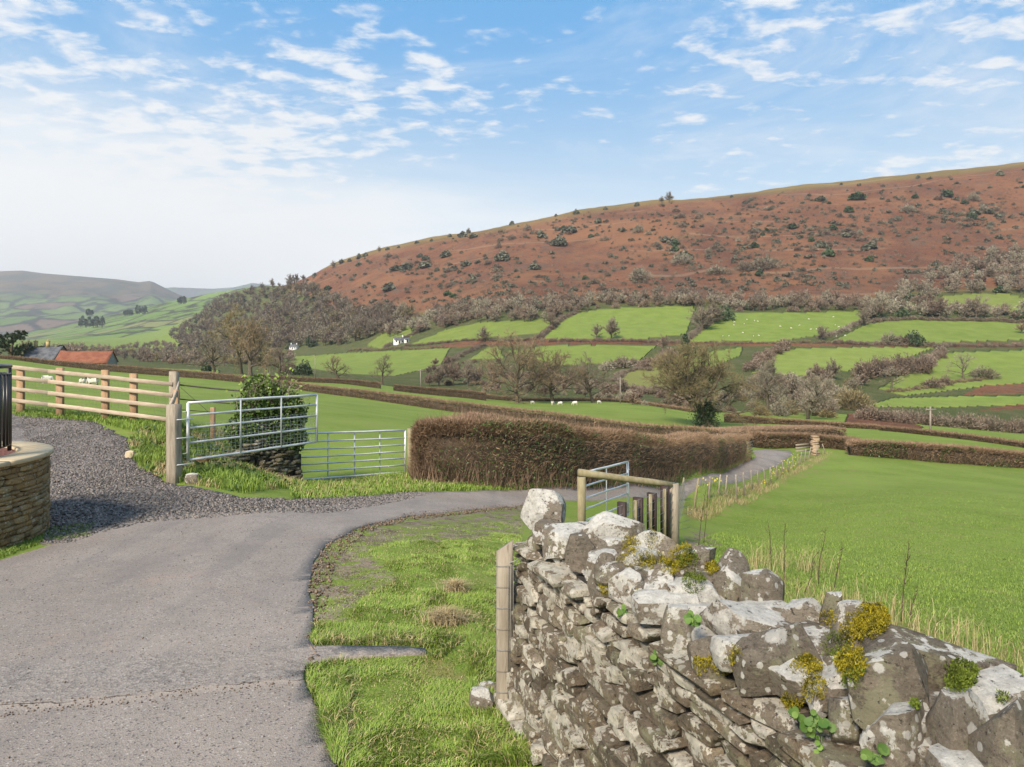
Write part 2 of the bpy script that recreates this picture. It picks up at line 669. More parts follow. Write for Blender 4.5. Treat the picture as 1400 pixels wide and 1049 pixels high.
MUD = [[(412, 780), (436, 738), (486, 716), (560, 700), (640, 692), (740, 684), (730, 722), (640, 734), (560, 742), (500, 752), (535, 790), (500, 830), (470, 862), (430, 850)],
       [(935, 748), (942, 726), (965, 728), (985, 746), (955, 750)]]
DRY = [[(930, 700), (1000, 672), (1060, 650), (1118, 618), (1140, 622), (1080, 655), (1010, 690), (945, 712)],
       [(960, 790), (1040, 775), (1130, 800), (1240, 850), (1420, 905), (1420, 960), (1200, 900), (1000, 830)],
       [(172, 600), (200, 582), (240, 585), (300, 640), (240, 655), (190, 630)],
       [(650, 905), (680, 880), (700, 960), (660, 960)], [(560, 900), (600, 890), (640, 930), (580, 960)]]


def cover_of(V):
    """what grows where: grass / bracken / scrub, plus mud and dry grass"""
    n = len(V)
    cov = np.zeros((n, 4))
    ext = np.zeros((n, 4))
    Y = np.maximum(V[:, 1], 0.3)
    px = 700 + F * V[:, 0] / Y
    py = HY - F * (V[:, 2] - CAM_Z) / Y
    d = V[:, 1]
    j = (vnoise(V[:, 0], V[:, 1], 21, 3, 1 / 20.) - .5) * 8 * np.clip((d - 150) / 100, 0, 1)
    pxj, pyj = px + j, py + j * .4
    line = np.interp(px, [380, 410, 450, 500, 560, 640, 750, 900, 1150, 1250, 1400], [392, 400, 425, 440, 432, 418, 412, 412, 415, 400, 395])
    brack = np.clip((line - pyj) / 10 + .5, 0, 1) * (px > 380)
    near = (d < 165) | ((d < 205) & (px < 600) & (py > 508)) | ((px < 300) & (d < 265))
    cov[:, 1] = np.where(near, 0, brack)
    cov[:, 2] = np.where(near, 0, 1 - brack)
    cov[:, 0] = near
    ext[:, 2] = .5
    ext[near, 2] = .62
    crest = np.clip(1 - (py - np.interp(px, [s[0] for s in sky_line], [s[1] for s in sky_line])) / np.interp(px, [450, 650, 800, 1000, 1400], [2, 9, 7, 5, 4]), 0, 1) * (d > 600) * (px > 440)
    cov[:, 1] *= 1 - .45 * crest
    cov[:, 0] = np.maximum(cov[:, 0], 0)
    ext[:, 1] = np.maximum(ext[:, 1], crest * .8)
    for poly, tone, dry in FIELDS:
        m = (d > 165) & in_poly(px, py, poly)
        cov[m] = (1, 0, 0, 0)
        ext[m, 2] = tone
        ext[m, 1] = dry
    left = (px < 262) & (d > 1000)
    cov[left] = (1, 0, 0, 0)
    ext[left, 2] = .6
    for poly in BRACKEN_PATCH:
        m = (d > 110) & in_poly(px, py, poly)
        cov[m] = (0, 1, 0, 0)
    nd = d < 40
    jn = (vnoise(V[:, 0], V[:, 1], 31, 3, 1.6) - .5)
    for poly in MUD:
        ext[(d > 2) & nd & in_poly(px + jn * 30, py + jn * 16, poly), 0] = 1
    for poly in DRY:
        ext[(d > 2) & (d < 70) & in_poly(px + jn * 40, py + jn * 24, poly), 1] = .9
    cov[:, 3] = 1
    ext[:, 3] = 1
    return cov, ext


def ground_material():
    m = Mat('ground_cover', 0.9, 0.12)
    sc = m.N('ShaderNodeSeparateColor')
    m.L(m.attr('cover', 'Color'), sc.inputs[0])
    grass_w, brack_w, scrub_w = sc.outputs
    se = m.N('ShaderNodeSeparateColor')
    m.L(m.attr('extra', 'Color'), se.inputs[0])
    mud_w, dry_w, tone = se.outputs
    # grass
    n1 = m.noise(0.16, 6, 0.6)
    n2 = m.noise(2.3, 6, 0.65)
    n3 = m.noise(19.0, 4, 0.7, sc=(1, 0.6, 1))
    g = m.mix(m.step(n1, 0.3, 0.7), (0.122, 0.182, 0.026), (0.180, 0.245, 0.045))
    g = m.mix(m.step(n2, 0.42, 0.75), g, (0.200, 0.225, 0.060))
    g = m.mix(m.mth('MULTIPLY', m.step(n3, 0.52, 0.75), 0.65), g, (0.062, 0.098, 0.016))
    g = m.mix(m.mth('MULTIPLY', m.step(m.noise(0.9, 5, 0.7), 0.62, 0.72), 0.6), g, (0.078, 0.132, 0.020))
    g = m.mix(m.mth('MULTIPLY', m.step(m.noise(0.55, 7, 0.75, 0.8), 0.56, 0.66), 0.6), g, (0.20, 0.180, 0.07))
    g = m.mix(m.mth('MULTIPLY', m.step(m.noise(1.7, 5, 0.75), 0.66, 0.70), 0.7), g, (0.075, 0.062, 0.03))
    g = m.mix(m.mth('MULTIPLY', m.step(m.noise(0.06, 5, 0.7, 0.8), 0.45, 0.7), 0.4), g, (0.17, 0.20, 0.055))
    tint = m.mth('ADD', 0.62, m.mth('MULTIPLY', tone, 0.6))
    g = hsv(m, g, tint)
    dryc = m.mix(m.noise(6.0, 5, 0.7), (0.11, 0.13, 0.03), (0.30, 0.24, 0.10))
    g = m.mix(m.mth('MULTIPLY', dry_w, m.step(m.noise(2.7, 4, 0.7), 0.33, 0.6)), g, dryc)
    mudc = m.mix(m.step(m.noise(5.0, 6, 0.7), 0.4, 0.62), (0.095, 0.066, 0.044), (0.22, 0.17, 0.12))
    mudc = m.mix(m.step(m.voro(38), 0.1, 0.55), (0.27, 0.24, 0.21), mudc)
    mudc = m.mix(m.step(m.noise(3.1, 6, 0.75), 0.47, 0.55), mudc, (0.15, 0.19, 0.04))
    g = m.mix(mud_w, g, mudc)
    # bracken
    b1 = m.noise(0.018, 6, 0.62, 0.3)
    b2 = m.noise(0.16, 7, 0.7)
    b3 = m.noise(1.1, 4, 0.7)
    b = m.mix(m.step(b1, 0.32, 0.68), (0.165, 0.064, 0.036), (0.285, 0.122, 0.062))
    b = m.mix(m.step(b2, 0.5, 0.72), b, (0.095, 0.058, 0.043))
    b = m.mix(m.mth('MULTIPLY', m.step(b3, 0.48, 0.62), 0.6), b, (0.34, 0.185, 0.115))
    b = m.mix(m.mth('MULTIPLY', m.step(m.noise(0.75, 5, 0.8), 0.52, 0.62), 0.75), b, (0.085, 0.055, 0.042))
    b = m.mix(m.mth('MULTIPLY', m.step(m.noise(0.035, 8, 0.8, 0.8, sc=(1, 1, 2)), 0.53, 0.60), 0.55), b, (0.15, 0.125, 0.095))
    b = m.mix(m.mth('MULTIPLY', m.step(m.noise(0.11, 7, 0.8, 0.5), 0.56, 0.62), 0.6), b, (0.075, 0.078, 0.048))
    b = m.mix(m.mth('MULTIPLY', m.step(m.noise(0.05, 7, 0.75, 1.0), 0.57, 0.66), 0.7), b, (0.13, 0.11, 0.09))
    b = m.mix(m.mth('MULTIPLY', m.step(m.noise(0.03, 5, 0.7, 0.6, sc=(1, 1, 3)), 0.60, 0.70), 0.6), b, (0.19, 0.165, 0.07))
    b = m.mix(m.mth('MULTIPLY', m.step(m.noise(0.011, 5, 0.65, 0.5), 0.46, 0.62), 0.55), b, (0.34, 0.165, 0.082))
    wv = m.N('ShaderNodeTexWave', wave_type='BANDS', bands_direction='Z')
    m.L(m.pos, wv.inputs[0])
    wv.inputs['Scale'].default_value = 0.012
    wv.inputs['Distortion'].default_value = 14.0
    wv.inputs['Detail'].default_value = 3.0
    wv.inputs['Detail Scale'].default_value = 0.25
    b = m.mix(m.mth('MULTIPLY', m.mth('MULTIPLY', m.step(wv.outputs[1], 0.975, 0.995), m.step(m.noise(0.006, 3), 0.48, 0.56)), 0.45), b, (0.37, 0.25, 0.16))
    # scrub
    s = m.mix(m.step(m.noise(0.13, 6, 0.7), 0.35, 0.65), (0.112, 0.142, 0.042), (0.17, 0.168, 0.075))
    s = m.mix(m.step(m.noise(0.09, 6, 0.75), 0.48, 0.62), s, (0.115, 0.145, 0.045))
    s = m.mix(m.mth('MULTIPLY', m.step(m.noise(0.8, 5, 0.8), 0.5, 0.62), 0.4), s, (0.095, 0.075, 0.048))
    col = m.mix(brack_w, m.mix(scrub_w, g, s), b)
    h = m.mth('ADD', m.mth('MULTIPLY', n3, 0.5), n2)
    m.bump(h, 0.55, 0.05)
    m.bump(m.mth('MULTIPLY', m.mth('ADD', b2, b3), m.mth('ADD', brack_w, scrub_w)), 1.0, 2.4)
    return m.done(col)


def build_ground():
    r = 1.0 * np.exp(np.arange(0, math.log(2300 / 1.0), 0.0115))
    a = np.concatenate([np.linspace(-130, -49, 40)[:-1], np.arange(-49, 49, 0.115), np.linspace(49, 130, 40)])
    a = np.radians(a)
    RR, AA = np.meshgrid(r, a, indexing='ij')
    X, Y = OX + RR * np.sin(AA), OY + RR * np.cos(AA)
    V = np.stack([X.ravel(), Y.ravel(), gz(X, Y).ravel()], 1)
    cov, ext = cover_of(V)
    nr, na = RR.shape
    i = np.arange(nr - 1)[:, None] * na + np.arange(na - 1)[None]
    q = np.stack([i, i + na, i + na + 1, i + 1], -1).reshape(-1, 4)
    o = np_mesh('ground', V, [q], ground_material(), smooth=True, attrs={'cover': cov, 'extra': ext})
    tag(o, 'green pasture and rust coloured bracken hillside of the valley', 'ground', kind='structure')
    # the small disc under the tripod, closing the sheet
    return o


build_ground()


def patch(name, outline, off, mat, label, cell=0.10, jitter=0.0, close_wobble=0.0, grow=1.0):
    """a sheet lying on the ground inside a world outline (x, y)"""
    out = resample(np.vstack([outline, outline[:1]])[:, :2], 0.12)[:-1]
    if close_wobble:
        d = np.hypot(out[:, 0], out[:, 1] + 8)
        k = np.clip(d / 14, .5, 2.2)
        out = out + np.stack([vnoise(out[:, 0], out[:, 1], 40, 3, 2.2) - .5, vnoise(out[:, 0], out[:, 1], 41, 3, 2.2) - .5], 1) * (close_wobble * k)[:, None]
    rr = 3.0 * np.exp(np.arange(0, math.log(110 / 3.0), 0.014))
    aa = np.radians(np.arange(-75, 75, 0.7))
    RR, AA = np.meshgrid(rr, aa, indexing='ij')
    gx, gy = (OX + RR * np.sin(AA)).ravel(), (OY + RR * np.cos(AA)).ravel()
    ins = in_poly(gx, gy, out)
    allp = np.vstack([out, np.stack([gx[ins], gy[ins]], 1)])
    n = len(out)
    vs, es, fs, *_ = geometry.delaunay_2d_cdt([Vector(p) for p in allp], [(i, (i + 1) % n) for i in range(n)], [], 1, 1e-4)
    V = np.array([(v.x, v.y) for v in vs])
    tri = np.array([f for f in fs if len(f) == 3])
    c = V[tri].mean(1)
    tri = tri[in_poly(c[:, 0], c[:, 1], out)]
    a = V[tri[:, 1]] - V[tri[:, 0]]
    b = V[tri[:, 2]] - V[tri[:, 0]]
    flip = (a[:, 0] * b[:, 1] - a[:, 1] * b[:, 0]) < 0
    tri[flip] = tri[flip][:, ::-1]
    Z = gz(V[:, 0], V[:, 1]) + off
    V3 = np.column_stack([V, Z])
    # the edge rounds down into the soil
    e = np.vstack([tri[:, [0, 1]], tri[:, [1, 2]], tri[:, [2, 0]]])
    key = np.sort(e, 1)
    _, idx, cnt = np.unique(key, axis=0, return_index=True, return_counts=True)
    be = e[idx[cnt == 1]]
    nv = len(V3)
    V3 = np.vstack([V3, V3 - (0, 0, off + .05)])
    sk = np.stack([be[:, 1], be[:, 0], be[:, 0] + nv, be[:, 1] + nv], 1)
    o = np_mesh(name, V3, [tri, sk], mat, smooth=True)
    return tag(o, label, kind='structure')


def road_material():
    m = Mat('worn_tarmac', 0.86, 0.3)
    n1 = m.noise(0.7, 5, 0.6)
    n2 = m.noise(3.5, 6, 0.7)
    grit = m.voro(95.0, out=1)
    gs = m.N('ShaderNodeSeparateColor')
    m.L(grit, gs.inputs[0])
    c = m.mix(m.step(n1, 0.3, 0.7), (0.222, 0.188, 0.162), (0.280, 0.240, 0.208))
    c = m.mix(m.mth('MULTIPLY', m.step(n2, 0.48, 0.7), 0.5), c, (0.182, 0.160, 0.147))
    f = m.mth('ADD', 0.70, m.mth('MULTIPLY', gs.outputs[0], 0.6))
    c = m.mix(0.48, c, hsv(m, c, f))
    c = m.mix(m.mth('MULTIPLY', m.step(gs.outputs[1], 0.965, 0.98), 0.6), c, (0.46, 0.42, 0.38))
    c = m.mix(m.mth('MULTIPLY', m.step(gs.outputs[2], 0.93, 0.95), 0.7), c, (0.05, 0.045, 0.045))
    # pinkish mud stains and faint wheel tracks
    c = m.mix(m.mth('MULTIPLY', m.step(m.noise(1.3, 6, 0.7, 0.5), 0.56, 0.70), 0.5), c, (0.31, 0.225, 0.18))
    c = m.mix(m.mth('MULTIPLY', m.step(m.noise(0.45, 7, 0.72, 0.4), 0.5, 0.66), 0.35), c, (0.155, 0.135, 0.122))
    c = m.mix(m.mth('MULTIPLY', m.step(m.noise(14, 4, 0.6), 0.70, 0.73), 0.6), c, (0.09, 0.075, 0.065))
    c = m.mix(m.mth('MULTIPLY', m.step(m.noise(0.8, 4, 0.6, 0.4, sc=(1.9, 0.25, 1)), 0.55, 0.68), 0.3), c, (0.14, 0.128, 0.126))
    # the patched strip across the drive
    s = m.N('ShaderNodeSeparateXYZ')
    m.L(m.pos, s.inputs[0])
    wob = m.mth('MULTIPLY', m.mth('SUBTRACT', m.noise(1.6, 4, 0.6), 0.5), 0.30)
    fine = m.mth('MULTIPLY', m.mth('SUBTRACT', m.noise(11, 4, 0.7), 0.5), 0.09)
    t = m.mth('ADD', m.mth('SUBTRACT', s.outputs[1], m.mth('MULTIPLY', s.outputs[0], STRIP_K)), m.mth('ADD', wob, fine))
    ins = m.mth('MULTIPLY', m.step(t, STRIP_0 - .02, STRIP_0 + .02), m.mth('SUBTRACT', 1.0, m.step(t, STRIP_1 - .08, STRIP_1 + .03)))
    rough_grit = m.voro(46.0, out=1)
    rg = m.N('ShaderNodeSeparateColor')
    m.L(rough_grit, rg.inputs[0])
    pc = m.mix(rg.outputs[0], (0.075, 0.066, 0.06), (0.36, 0.32, 0.285))
    c = m.mix(m.mth('MULTIPLY', ins, m.mth('ADD', 0.18, m.mth('MULTIPLY', m.step(n2, 0.35, 0.65), 0.32))), c, pc)
    lip = m.mth('MULTIPLY', m.step(t, STRIP_0 - .14, STRIP_0 - .01), m.mth('SUBTRACT', 1.0, m.step(t, STRIP_0 - .01, STRIP_0 + .05)))
    c = m.mix(m.mth('MULTIPLY', lip, 0.55), c, (0.36, 0.30, 0.25))
    crack = m.mth('MULTIPLY', m.step(t, STRIP_0 - .012, STRIP_0), m.mth('SUBTRACT', 1.0, m.step(t, STRIP_0 + .004, STRIP_0 + .016)))
    c = m.mix(m.mth('MULTIPLY', crack, m.step(m.noise(2.2, 3), 0.40, 0.55)), c, (0.05, 0.036, 0.028))
    m.bump(m.voro(95.0), 0.5, 0.006)
    m.bump(m.mth('MULTIPLY', m.voro(46.0), ins), 0.35, 0.012)
    m.bump(m.noise(6, 5, 0.7), 0.25, 0.02)
    return m.done(c)


def gravel_material():
    m = Mat('dark_gravel', 0.9, 0.25)
    n1 = m.noise(0.9, 6, 0.7, 0.6)
    cell = m.voro(36.0, out=1)
    gs = m.N('ShaderNodeSeparateColor')
    m.L(cell, gs.inputs[0])
    c = m.mix(gs.outputs[0], (0.055, 0.049, 0.046), (0.235, 0.208, 0.195))
    c = m.mix(m.mth('MULTIPLY', m.step(gs.outputs[1], 0.8, 0.9), 0.7), c, (0.40, 0.365, 0.34))
    c = m.mix(m.mth('MULTIPLY', m.step(n1, 0.5, 0.62), 0.7), c, hsv(m, c, 0.55))
    c = m.mix(m.mth('MULTIPLY', m.step(m.noise(0.7, 5, 0.7, 1.0, sc=(1.0, 0.5, 1)), 0.5, 0.62), 0.6), c, (0.24, 0.213, 0.196))
    m.bump(m.voro(36.0), 0.9, 0.03)
    m.bump(m.noise(2.2, 5, 0.7), 0.6, 0.08)
    return m.done(c)


_g0, _g1 = hit1(0, 968), hit1(420, 930)
STRIP_K = (_g1[1] - _g0[1]) / (_g1[0] - _g0[0])
STRIP_0 = _g0[1] - STRIP_K * _g0[0]
STRIP_1 = hit1(100, 908)[1] - STRIP_K * hit1(100, 908)[0]

ROAD_PX = [(458, 1049), (440, 985), (430, 960), (418, 938), (416, 914), (450, 904), (520, 899), (585, 895), (592, 891), (560, 887), (480, 886), (424, 886), (428, 840), (424, 800), (430, 768), (448, 744), (488, 723), (560, 706), (640, 698),
           (720, 691), (800, 685), (880, 681), (945, 675), (985, 664), (1030, 650), (1062, 638), (1084, 622), (1080, 616.5), (1045, 614.5), (1029, 617), (1034, 626), (1000, 641), (955, 654), (880, 664), (800, 668), (720, 670.5),
           (640, 672.5), (560, 674), (500, 682), (440, 694), (370, 699), (280, 701), (200, 709), (130, 725), (100, 738), (0, 768)]
_rp = trace(ROAD_PX, 2.4, 90)[:, :2]
ROAD_XY = np.vstack([_rp, [(-7.5, 6.2), (-9, 2), (-8, -6.5), (1.0, -6.5), (0.55, -2), (-0.45, 1.0), (-0.85, 2.4)]])
GRAVEL_PX = [(25, 566), (130, 577), (172, 600), (182, 632), (240, 666), (330, 682), (400, 684), (480, 680), (560, 673), (600, 674), (560, 684), (440, 704), (330, 706), (200, 716), (130, 732), (100, 745), (60, 745), (66, 700), (20, 640), (-60, 600), (-60, 567)]
GRAVEL_XY = trace(GRAVEL_PX, 2.4, 60)[:, :2]
patch('gravel_drive', GRAVEL_XY, 0.012, gravel_material(), 'loose dark grey gravel drive beside the curved stone wall', close_wobble=0.22)
patch('road', ROAD_XY, 0.018, road_material(), 'worn grey tarmac lane and drive winding into the valley', close_wobble=0.05)


# ------------------------------------------------------------------ hills beyond the valley
def far_hill(name, sky, base, d0, d1, label, mat, relief):
    sky, base = np.array(sky, float), np.array(base, float)
    xs = np.linspace(sky[0, 0], sky[-1, 0], 420)
    ys, yb = np.interp(xs, sky[:, 0], sky[:, 1]), np.interp(xs, base[:, 0], base[:, 1])
    k = np.hanning(9)
    k /= k.sum()
    ys = np.convolve(np.pad(ys, 4, 'edge'), k, 'valid')
    T = np.linspace(0, 1, 110)
    V = []
    for t in T:
        d = d0 * (d1 / d0) ** t
        y = yb + (ys - yb) * (t ** 0.9)
        p = np.stack([(xs - 700) / F * d, np.full_like(xs, d), CAM_Z - (y - HY) / F * d], 1)
        p[:, 2] += relief * (vnoise(p[:, 0], p[:, 1], 77, 5, 1 / 420.) - .5) * math.sin(math.pi * min(1, t * 1.02)) ** .6
        V.append(p)
    for q in (1.25, 1.7):                                       # the far side falls away
        p = V[len(T) - 1].copy()
        p[:, :2] *= q
        p[:, 2] = p[:, 2] * (0.8 if q < 1.5 else 0.2)
        V.append(p)
    m, n = len(V), len(xs)
    i = np.arange(m - 1)[:, None] * n + np.arange(n - 1)[None]
    q = np.stack([i, i + 1, i + n + 1, i + n], -1).reshape(-1, 4)
    o = np_mesh(name, np.vstack(V), [q], mat, smooth=True)
    return tag(o, label, kind='structure')


def patchwork(name, cell, greens, hedge, moor=None, z0=0, z1=1, w=0.05):
    YF = 0.75
    m = Mat(name, 0.95, 0.05)
    s = m.N('ShaderNodeMapping')
    m.L(m.pos, s.inputs[0])
    s.inputs['Rotation'].default_value = (0, 0, 0.18)
    s.inputs['Scale'].default_value = (1 / cell, YF / cell, 0)
    d = m.N('ShaderNodeVectorMath', operation='ADD')
    m.L(s.outputs[0], d.inputs[0])
    cid = m.voro(1.0, s.outputs[0], 'F1', 1, 0.75)
    edge = m.voro(1.0, s.outputs[0], 'DISTANCE_TO_EDGE', 0, 0.75)
    c3 = m.N('ShaderNodeSeparateColor')
    m.L(cid, c3.inputs[0])
    c = m.mix(c3.outputs[0], greens[0], greens[1])
    c = m.mix(m.step(c3.outputs[1], 0.72, 0.8), c, greens[2])
    wood = m.step(m.noise(0.008, 7, 0.75, sc=(1, .35, 1)), 0.545, 0.60)
    e = m.mth('MAXIMUM', m.mth('SUBTRACT', 1.0, m.step(m.mth('ADD', edge, m.mth('MULTIPLY', m.mth('SUBTRACT', m.noise(0.05, 4), .5), w)), w * .4, w)), wood)
    c = m.mix(m.mth('MULTIPLY', e, 0.9), c, hedge)
    if moor:
        sz = m.N('ShaderNodeSeparateXYZ')
        m.L(m.pos, sz.inputs[0])
        z = m.mth('ADD', sz.outputs[2], m.mth('MULTIPLY', m.mth('SUBTRACT', m.noise(0.0022, 6, 0.65, 0.6), .5), (z1 - z0) * 2.4))
        mc = m.mix(m.step(m.noise(0.004, 6, 0.7), 0.4, 0.6), moor[0], moor[1])
        c = m.mix(m.step(z, z0, z1), c, mc)
    return m.done(c)


far_hill('hill', [(-260, 480), (-100, 474), (20, 459), (100, 443), (170, 427), (230, 413), (290, 401), (340, 393), (400, 390), (470, 396)], [(-260, 482), (-100, 480), (60, 476), (200, 470), (470, 462)], 1500, 2700,
         'distant green hill divided into small hedged fields', patchwork('small_green_fields', 120, ((0.11, 0.175, 0.04), (0.16, 0.225, 0.06), (0.18, 0.19, 0.075)), (0.045, 0.045, 0.03), w=0.075), 26)
far_hill('mountain', [(-420, 384), (-150, 374), (0, 371), (30, 370), (60, 374), (110, 378), (160, 382), (190, 386), (206, 384), (216, 389), (240, 401), (270, 412), (320, 430)], [(-420, 462), (0, 455), (100, 452), (320, 446)], 3000, 5400,
         'long flat topped mountain at the head of the valley', patchwork('mountain_side', 190, ((0.10, 0.155, 0.045), (0.15, 0.19, 0.07), (0.15, 0.11, 0.085)), (0.04, 0.042, 0.036), ((0.065, 0.068, 0.05), (0.13, 0.095, 0.06)), 300, 430, w=0.085), 150)
far_hill('ridge', [(120, 402), (200, 396), (235, 393), (290, 395), (320, 393), (345, 387), (370, 390), (430, 400), (520, 412)], [(120, 430), (520, 430)], 7500, 9000,
         'far blue ridge closing the valley', patchwork('ridge_side', 300, ((0.08, 0.10, 0.05), (0.1, 0.12, 0.06), (0.09, 0.08, 0.06)), (0.04, 0.05, 0.04)), 60)
# ------------------------------------------------------------------ stone
def _unit_cube(n):
    key, V, Q = {}, [], []

    def vid(p):
        k = tuple(np.round(p, 6))
        if k not in key:
            key[k] = len(V)
            V.append(p)
        return key[k]
    g = np.linspace(-1, 1, n + 1)
    for ax in range(3):
        for sg in (-1, 1):
            for i in range(n):
                for j in range(n):
                    c = []
                    for (a, b) in ((i, j), (i + 1, j), (i + 1, j + 1), (i, j + 1)):
                        p = [0, 0, 0]
                        p[ax] = sg
                        p[(ax + 1) % 3] = g[a]
                        p[(ax + 2) % 3] = g[b]
                        c.append(vid(np.array(p, float)))
                    Q.append(c if sg > 0 else c[::-1])
    return np.array(V), np.array(Q)


UC = {n: _unit_cube(n) for n in (3, 4, 6, 14)}


def stone(size, n=4, round_=0.35, cuts=5, rough=0.05, cutd=(0.62, 0.95), rg=None):
    """an angular, weathered stone about the origin"""
    rg = rg or R
    U, Q = UC[n]
    sph = U / np.linalg.norm(U, axis=1, keepdims=True)
    V = U * (1 - round_) + sph * round_ * 1.15
    for _ in range(cuts):
        d = rg.normal(size=3)
        d /= np.linalg.norm(d)
        lim = rg.uniform(*cutd) * (np.abs(d).sum() * 0.78)
        ex = V @ d - lim
        V = V - np.where(ex > 0, ex * 0.9, 0)[:, None] * d
    nrm = V / (np.linalg.norm(V, axis=1, keepdims=True) + 1e-6)
    for fq, am in ((2.0, 1.0), (4.3, 0.55), (8.5, 0.3)):
        ph = rg.uniform(0, 6.28, 3)
        dr = rg.normal(size=(3, 3))
        dr /= np.linalg.norm(dr, axis=1, keepdims=True)
        w = sum(np.sin(fq * (V @ dr[k]) + ph[k]) for k in range(3)) / 3
        V = V + nrm * (w * rough * am)[:, None]
    return V * np.asarray(size) / 2, Q


def stone_material(name, a, b, c, lichen, top=True, amount=0.56, warm=None, lsc=6.5, dark=(0.035, 0.03, 0.025)):
    m = Mat(name, 0.95, 0.12)
    t = m.attr('tone')
    bed = m.noise(14, 7, 0.75, 0.2, sc=(1, 1, 4.5))                      # bedding grain
    n1 = m.noise(7, 7, 0.7)
    n2 = m.noise(34, 7, 0.8)
    n3 = m.noise(110, 5, 0.8)
    col = m.mix(t, a, b)
    col = m.mix(m.step(n1, 0.44, 0.60), col, c)
    if warm:
        col = m.mix(m.mth('MULTIPLY', m.step(m.noise(4.3, 6, 0.7), 0.54, 0.64), 0.75), col, warm)
    col = m.mix(m.mth('MULTIPLY', m.step(bed, 0.50, 0.62), 0.55), col, hsv(m, col, 0.52))
    col = m.mix(m.mth('MULTIPLY', m.step(n3, 0.50, 0.66), 0.65), col, hsv(m, col, 1.7, 0.85))
    col = m.mix(m.mth('MULTIPLY', m.step(m.noise(60, 6, 0.8), 0.52, 0.62), 0.7), col, hsv(m, col, 0.42))
    # grey-green film
    col = m.mix(m.mth('MULTIPLY', m.step(m.mth('ADD', m.mth('MULTIPLY', m.noise(5.5, 6, 0.7), .75), m.mth('MULTIPLY', n2, .25)), 0.52, 0.58), 0.6), col, (0.27, 0.262, 0.165))
    # broad white crust, ragged at its rim and eaten into by small gaps
    edge = m.mth('ADD', m.mth('MULTIPLY', m.noise(lsc, 5, 0.6), 0.72), m.mth('MULTIPLY', m.noise(lsc * 5.5, 6, 0.75), 0.28))
    edge = m.mth('ADD', edge, m.mth('MULTIPLY', m.mth('SUBTRACT', t, 0.5), 0.22 if top else 0.13))
    if top:
        edge = m.mth('ADD', edge, m.mth('MULTIPLY', m.step(m.nz(), 0.25, 1.0), 0.115))
    w = m.step(edge, amount, amount + 0.018)
    lc = m.mix(m.step(m.noise(24, 7, 0.8), 0.38, 0.62), lichen, hsv(m, lichen, 0.66))
    lc = m.mix(m.mth('MULTIPLY', m.step(n3, 0.55, 0.68), 0.5), lc, hsv(m, lichen, 0.42))
    col = m.mix(m.mth('MULTIPLY', w, 0.93), col, lc)
    # round rosettes in two sizes
    for sc, lim, share in ((8.5, 0.30, 0.80), (17.0, 0.30, 0.80), (31.0, 0.36, 0.66)):
        dd = m.mth('ADD', m.voro(sc), m.mth('MULTIPLY', m.noise(sc * 2.6, 6, 0.75), 0.42))
        ros = m.mth('SUBTRACT', 1.0, m.step(dd, lim + .12, lim + .19))
        sp = m.N('ShaderNodeSeparateColor')
        m.L(m.voro(sc, out=1), sp.inputs[0])
        col = m.mix(m.mth('MULTIPLY', m.mth('MULTIPLY', ros, m.step(sp.outputs[0], share, share + .02)), 0.88), col, m.mix(sp.outputs[1], lichen, hsv(m, lichen, .62)))
    col = m.mix(m.mth('MULTIPLY', m.step(m.noise(48, 4, 0.7), 0.62, 0.66), 0.85), col, dark)
    m.bump(n1, 0.5, 0.05)
    m.bump(bed, 0.6, 0.02)
    m.bump(n2, 0.9, 0.016)
    m.bump(n3, 0.6, 0.005)
    return m.done(col)


STONE_BODY = stone_material('weathered_wall_stone', (0.10, 0.082, 0.060), (0.30, 0.252, 0.19), (0.19, 0.15, 0.108), (0.64, 0.595, 0.50), top=False, amount=0.512, warm=(0.24, 0.18, 0.11), lsc=10.5)
STONE_CAP = stone_material('coping_stone', (0.135, 0.112, 0.085), (0.29, 0.252, 0.20), (0.205, 0.172, 0.132), (0.66, 0.635, 0.58), top=True, amount=0.575, lsc=5.5)
STONE_GOLD = stone_material('golden_wall_stone', (0.15, 0.10, 0.05), (0.40, 0.29, 0.15), (0.30, 0.205, 0.10), (0.50, 0.44, 0.33), top=False, amount=0.63, warm=(0.34, 0.21, 0.08))
STONE_FIELD = stone_material('field_stone', (0.10, 0.085, 0.06), (0.21, 0.18, 0.13), (0.13, 0.115, 0.07), (0.45, 0.43, 0.36), top=False, amount=0.6)


def flag_material():
    m = Mat('sandstone_flags', 0.85, 0.2)
    c = m.mix(m.attr('tone'), (0.42, 0.34, 0.22), (0.58, 0.49, 0.35))
    c = m.mix(m.step(m.noise(3, 6, 0.65), 0.45, 0.7), c, (0.50, 0.38, 0.24))
    c = m.mix(m.mth('MULTIPLY', m.step(m.noise(25, 5, 0.7), 0.58, 0.7), 0.5), c, (0.25, 0.2, 0.14))
    m.bump(m.noise(22, 5, 0.7), 0.3, 0.01)
    return m.done(c)


def simple(name, c0, c1, rough=0.7, scale=8, metal=0.0, spec=0.4, bump=0.2, sc=None, c2=None):
    m = Mat(name, rough, spec)
    c = m.mix(m.step(m.noise(scale, 6, 0.65, vec=m.obj, sc=sc), 0.32, 0.7), c0, c1)
    if c2:
        c = m.mix(m.mth('MULTIPLY', m.step(m.noise(scale * 2.3, 5, 0.7, vec=m.obj, sc=sc), 0.55, 0.7), 0.8), c, c2)
    f = m.mth('ADD', 0.75, m.mth('MULTIPLY', m.attr('tone'), 0.5))
    m.b.inputs['Metallic'].default_value = metal
    m.bump(m.noise(scale * 3, 5, 0.7, vec=m.obj, sc=sc), bump, 0.01)
    return m.done(hsv(m, c, f))


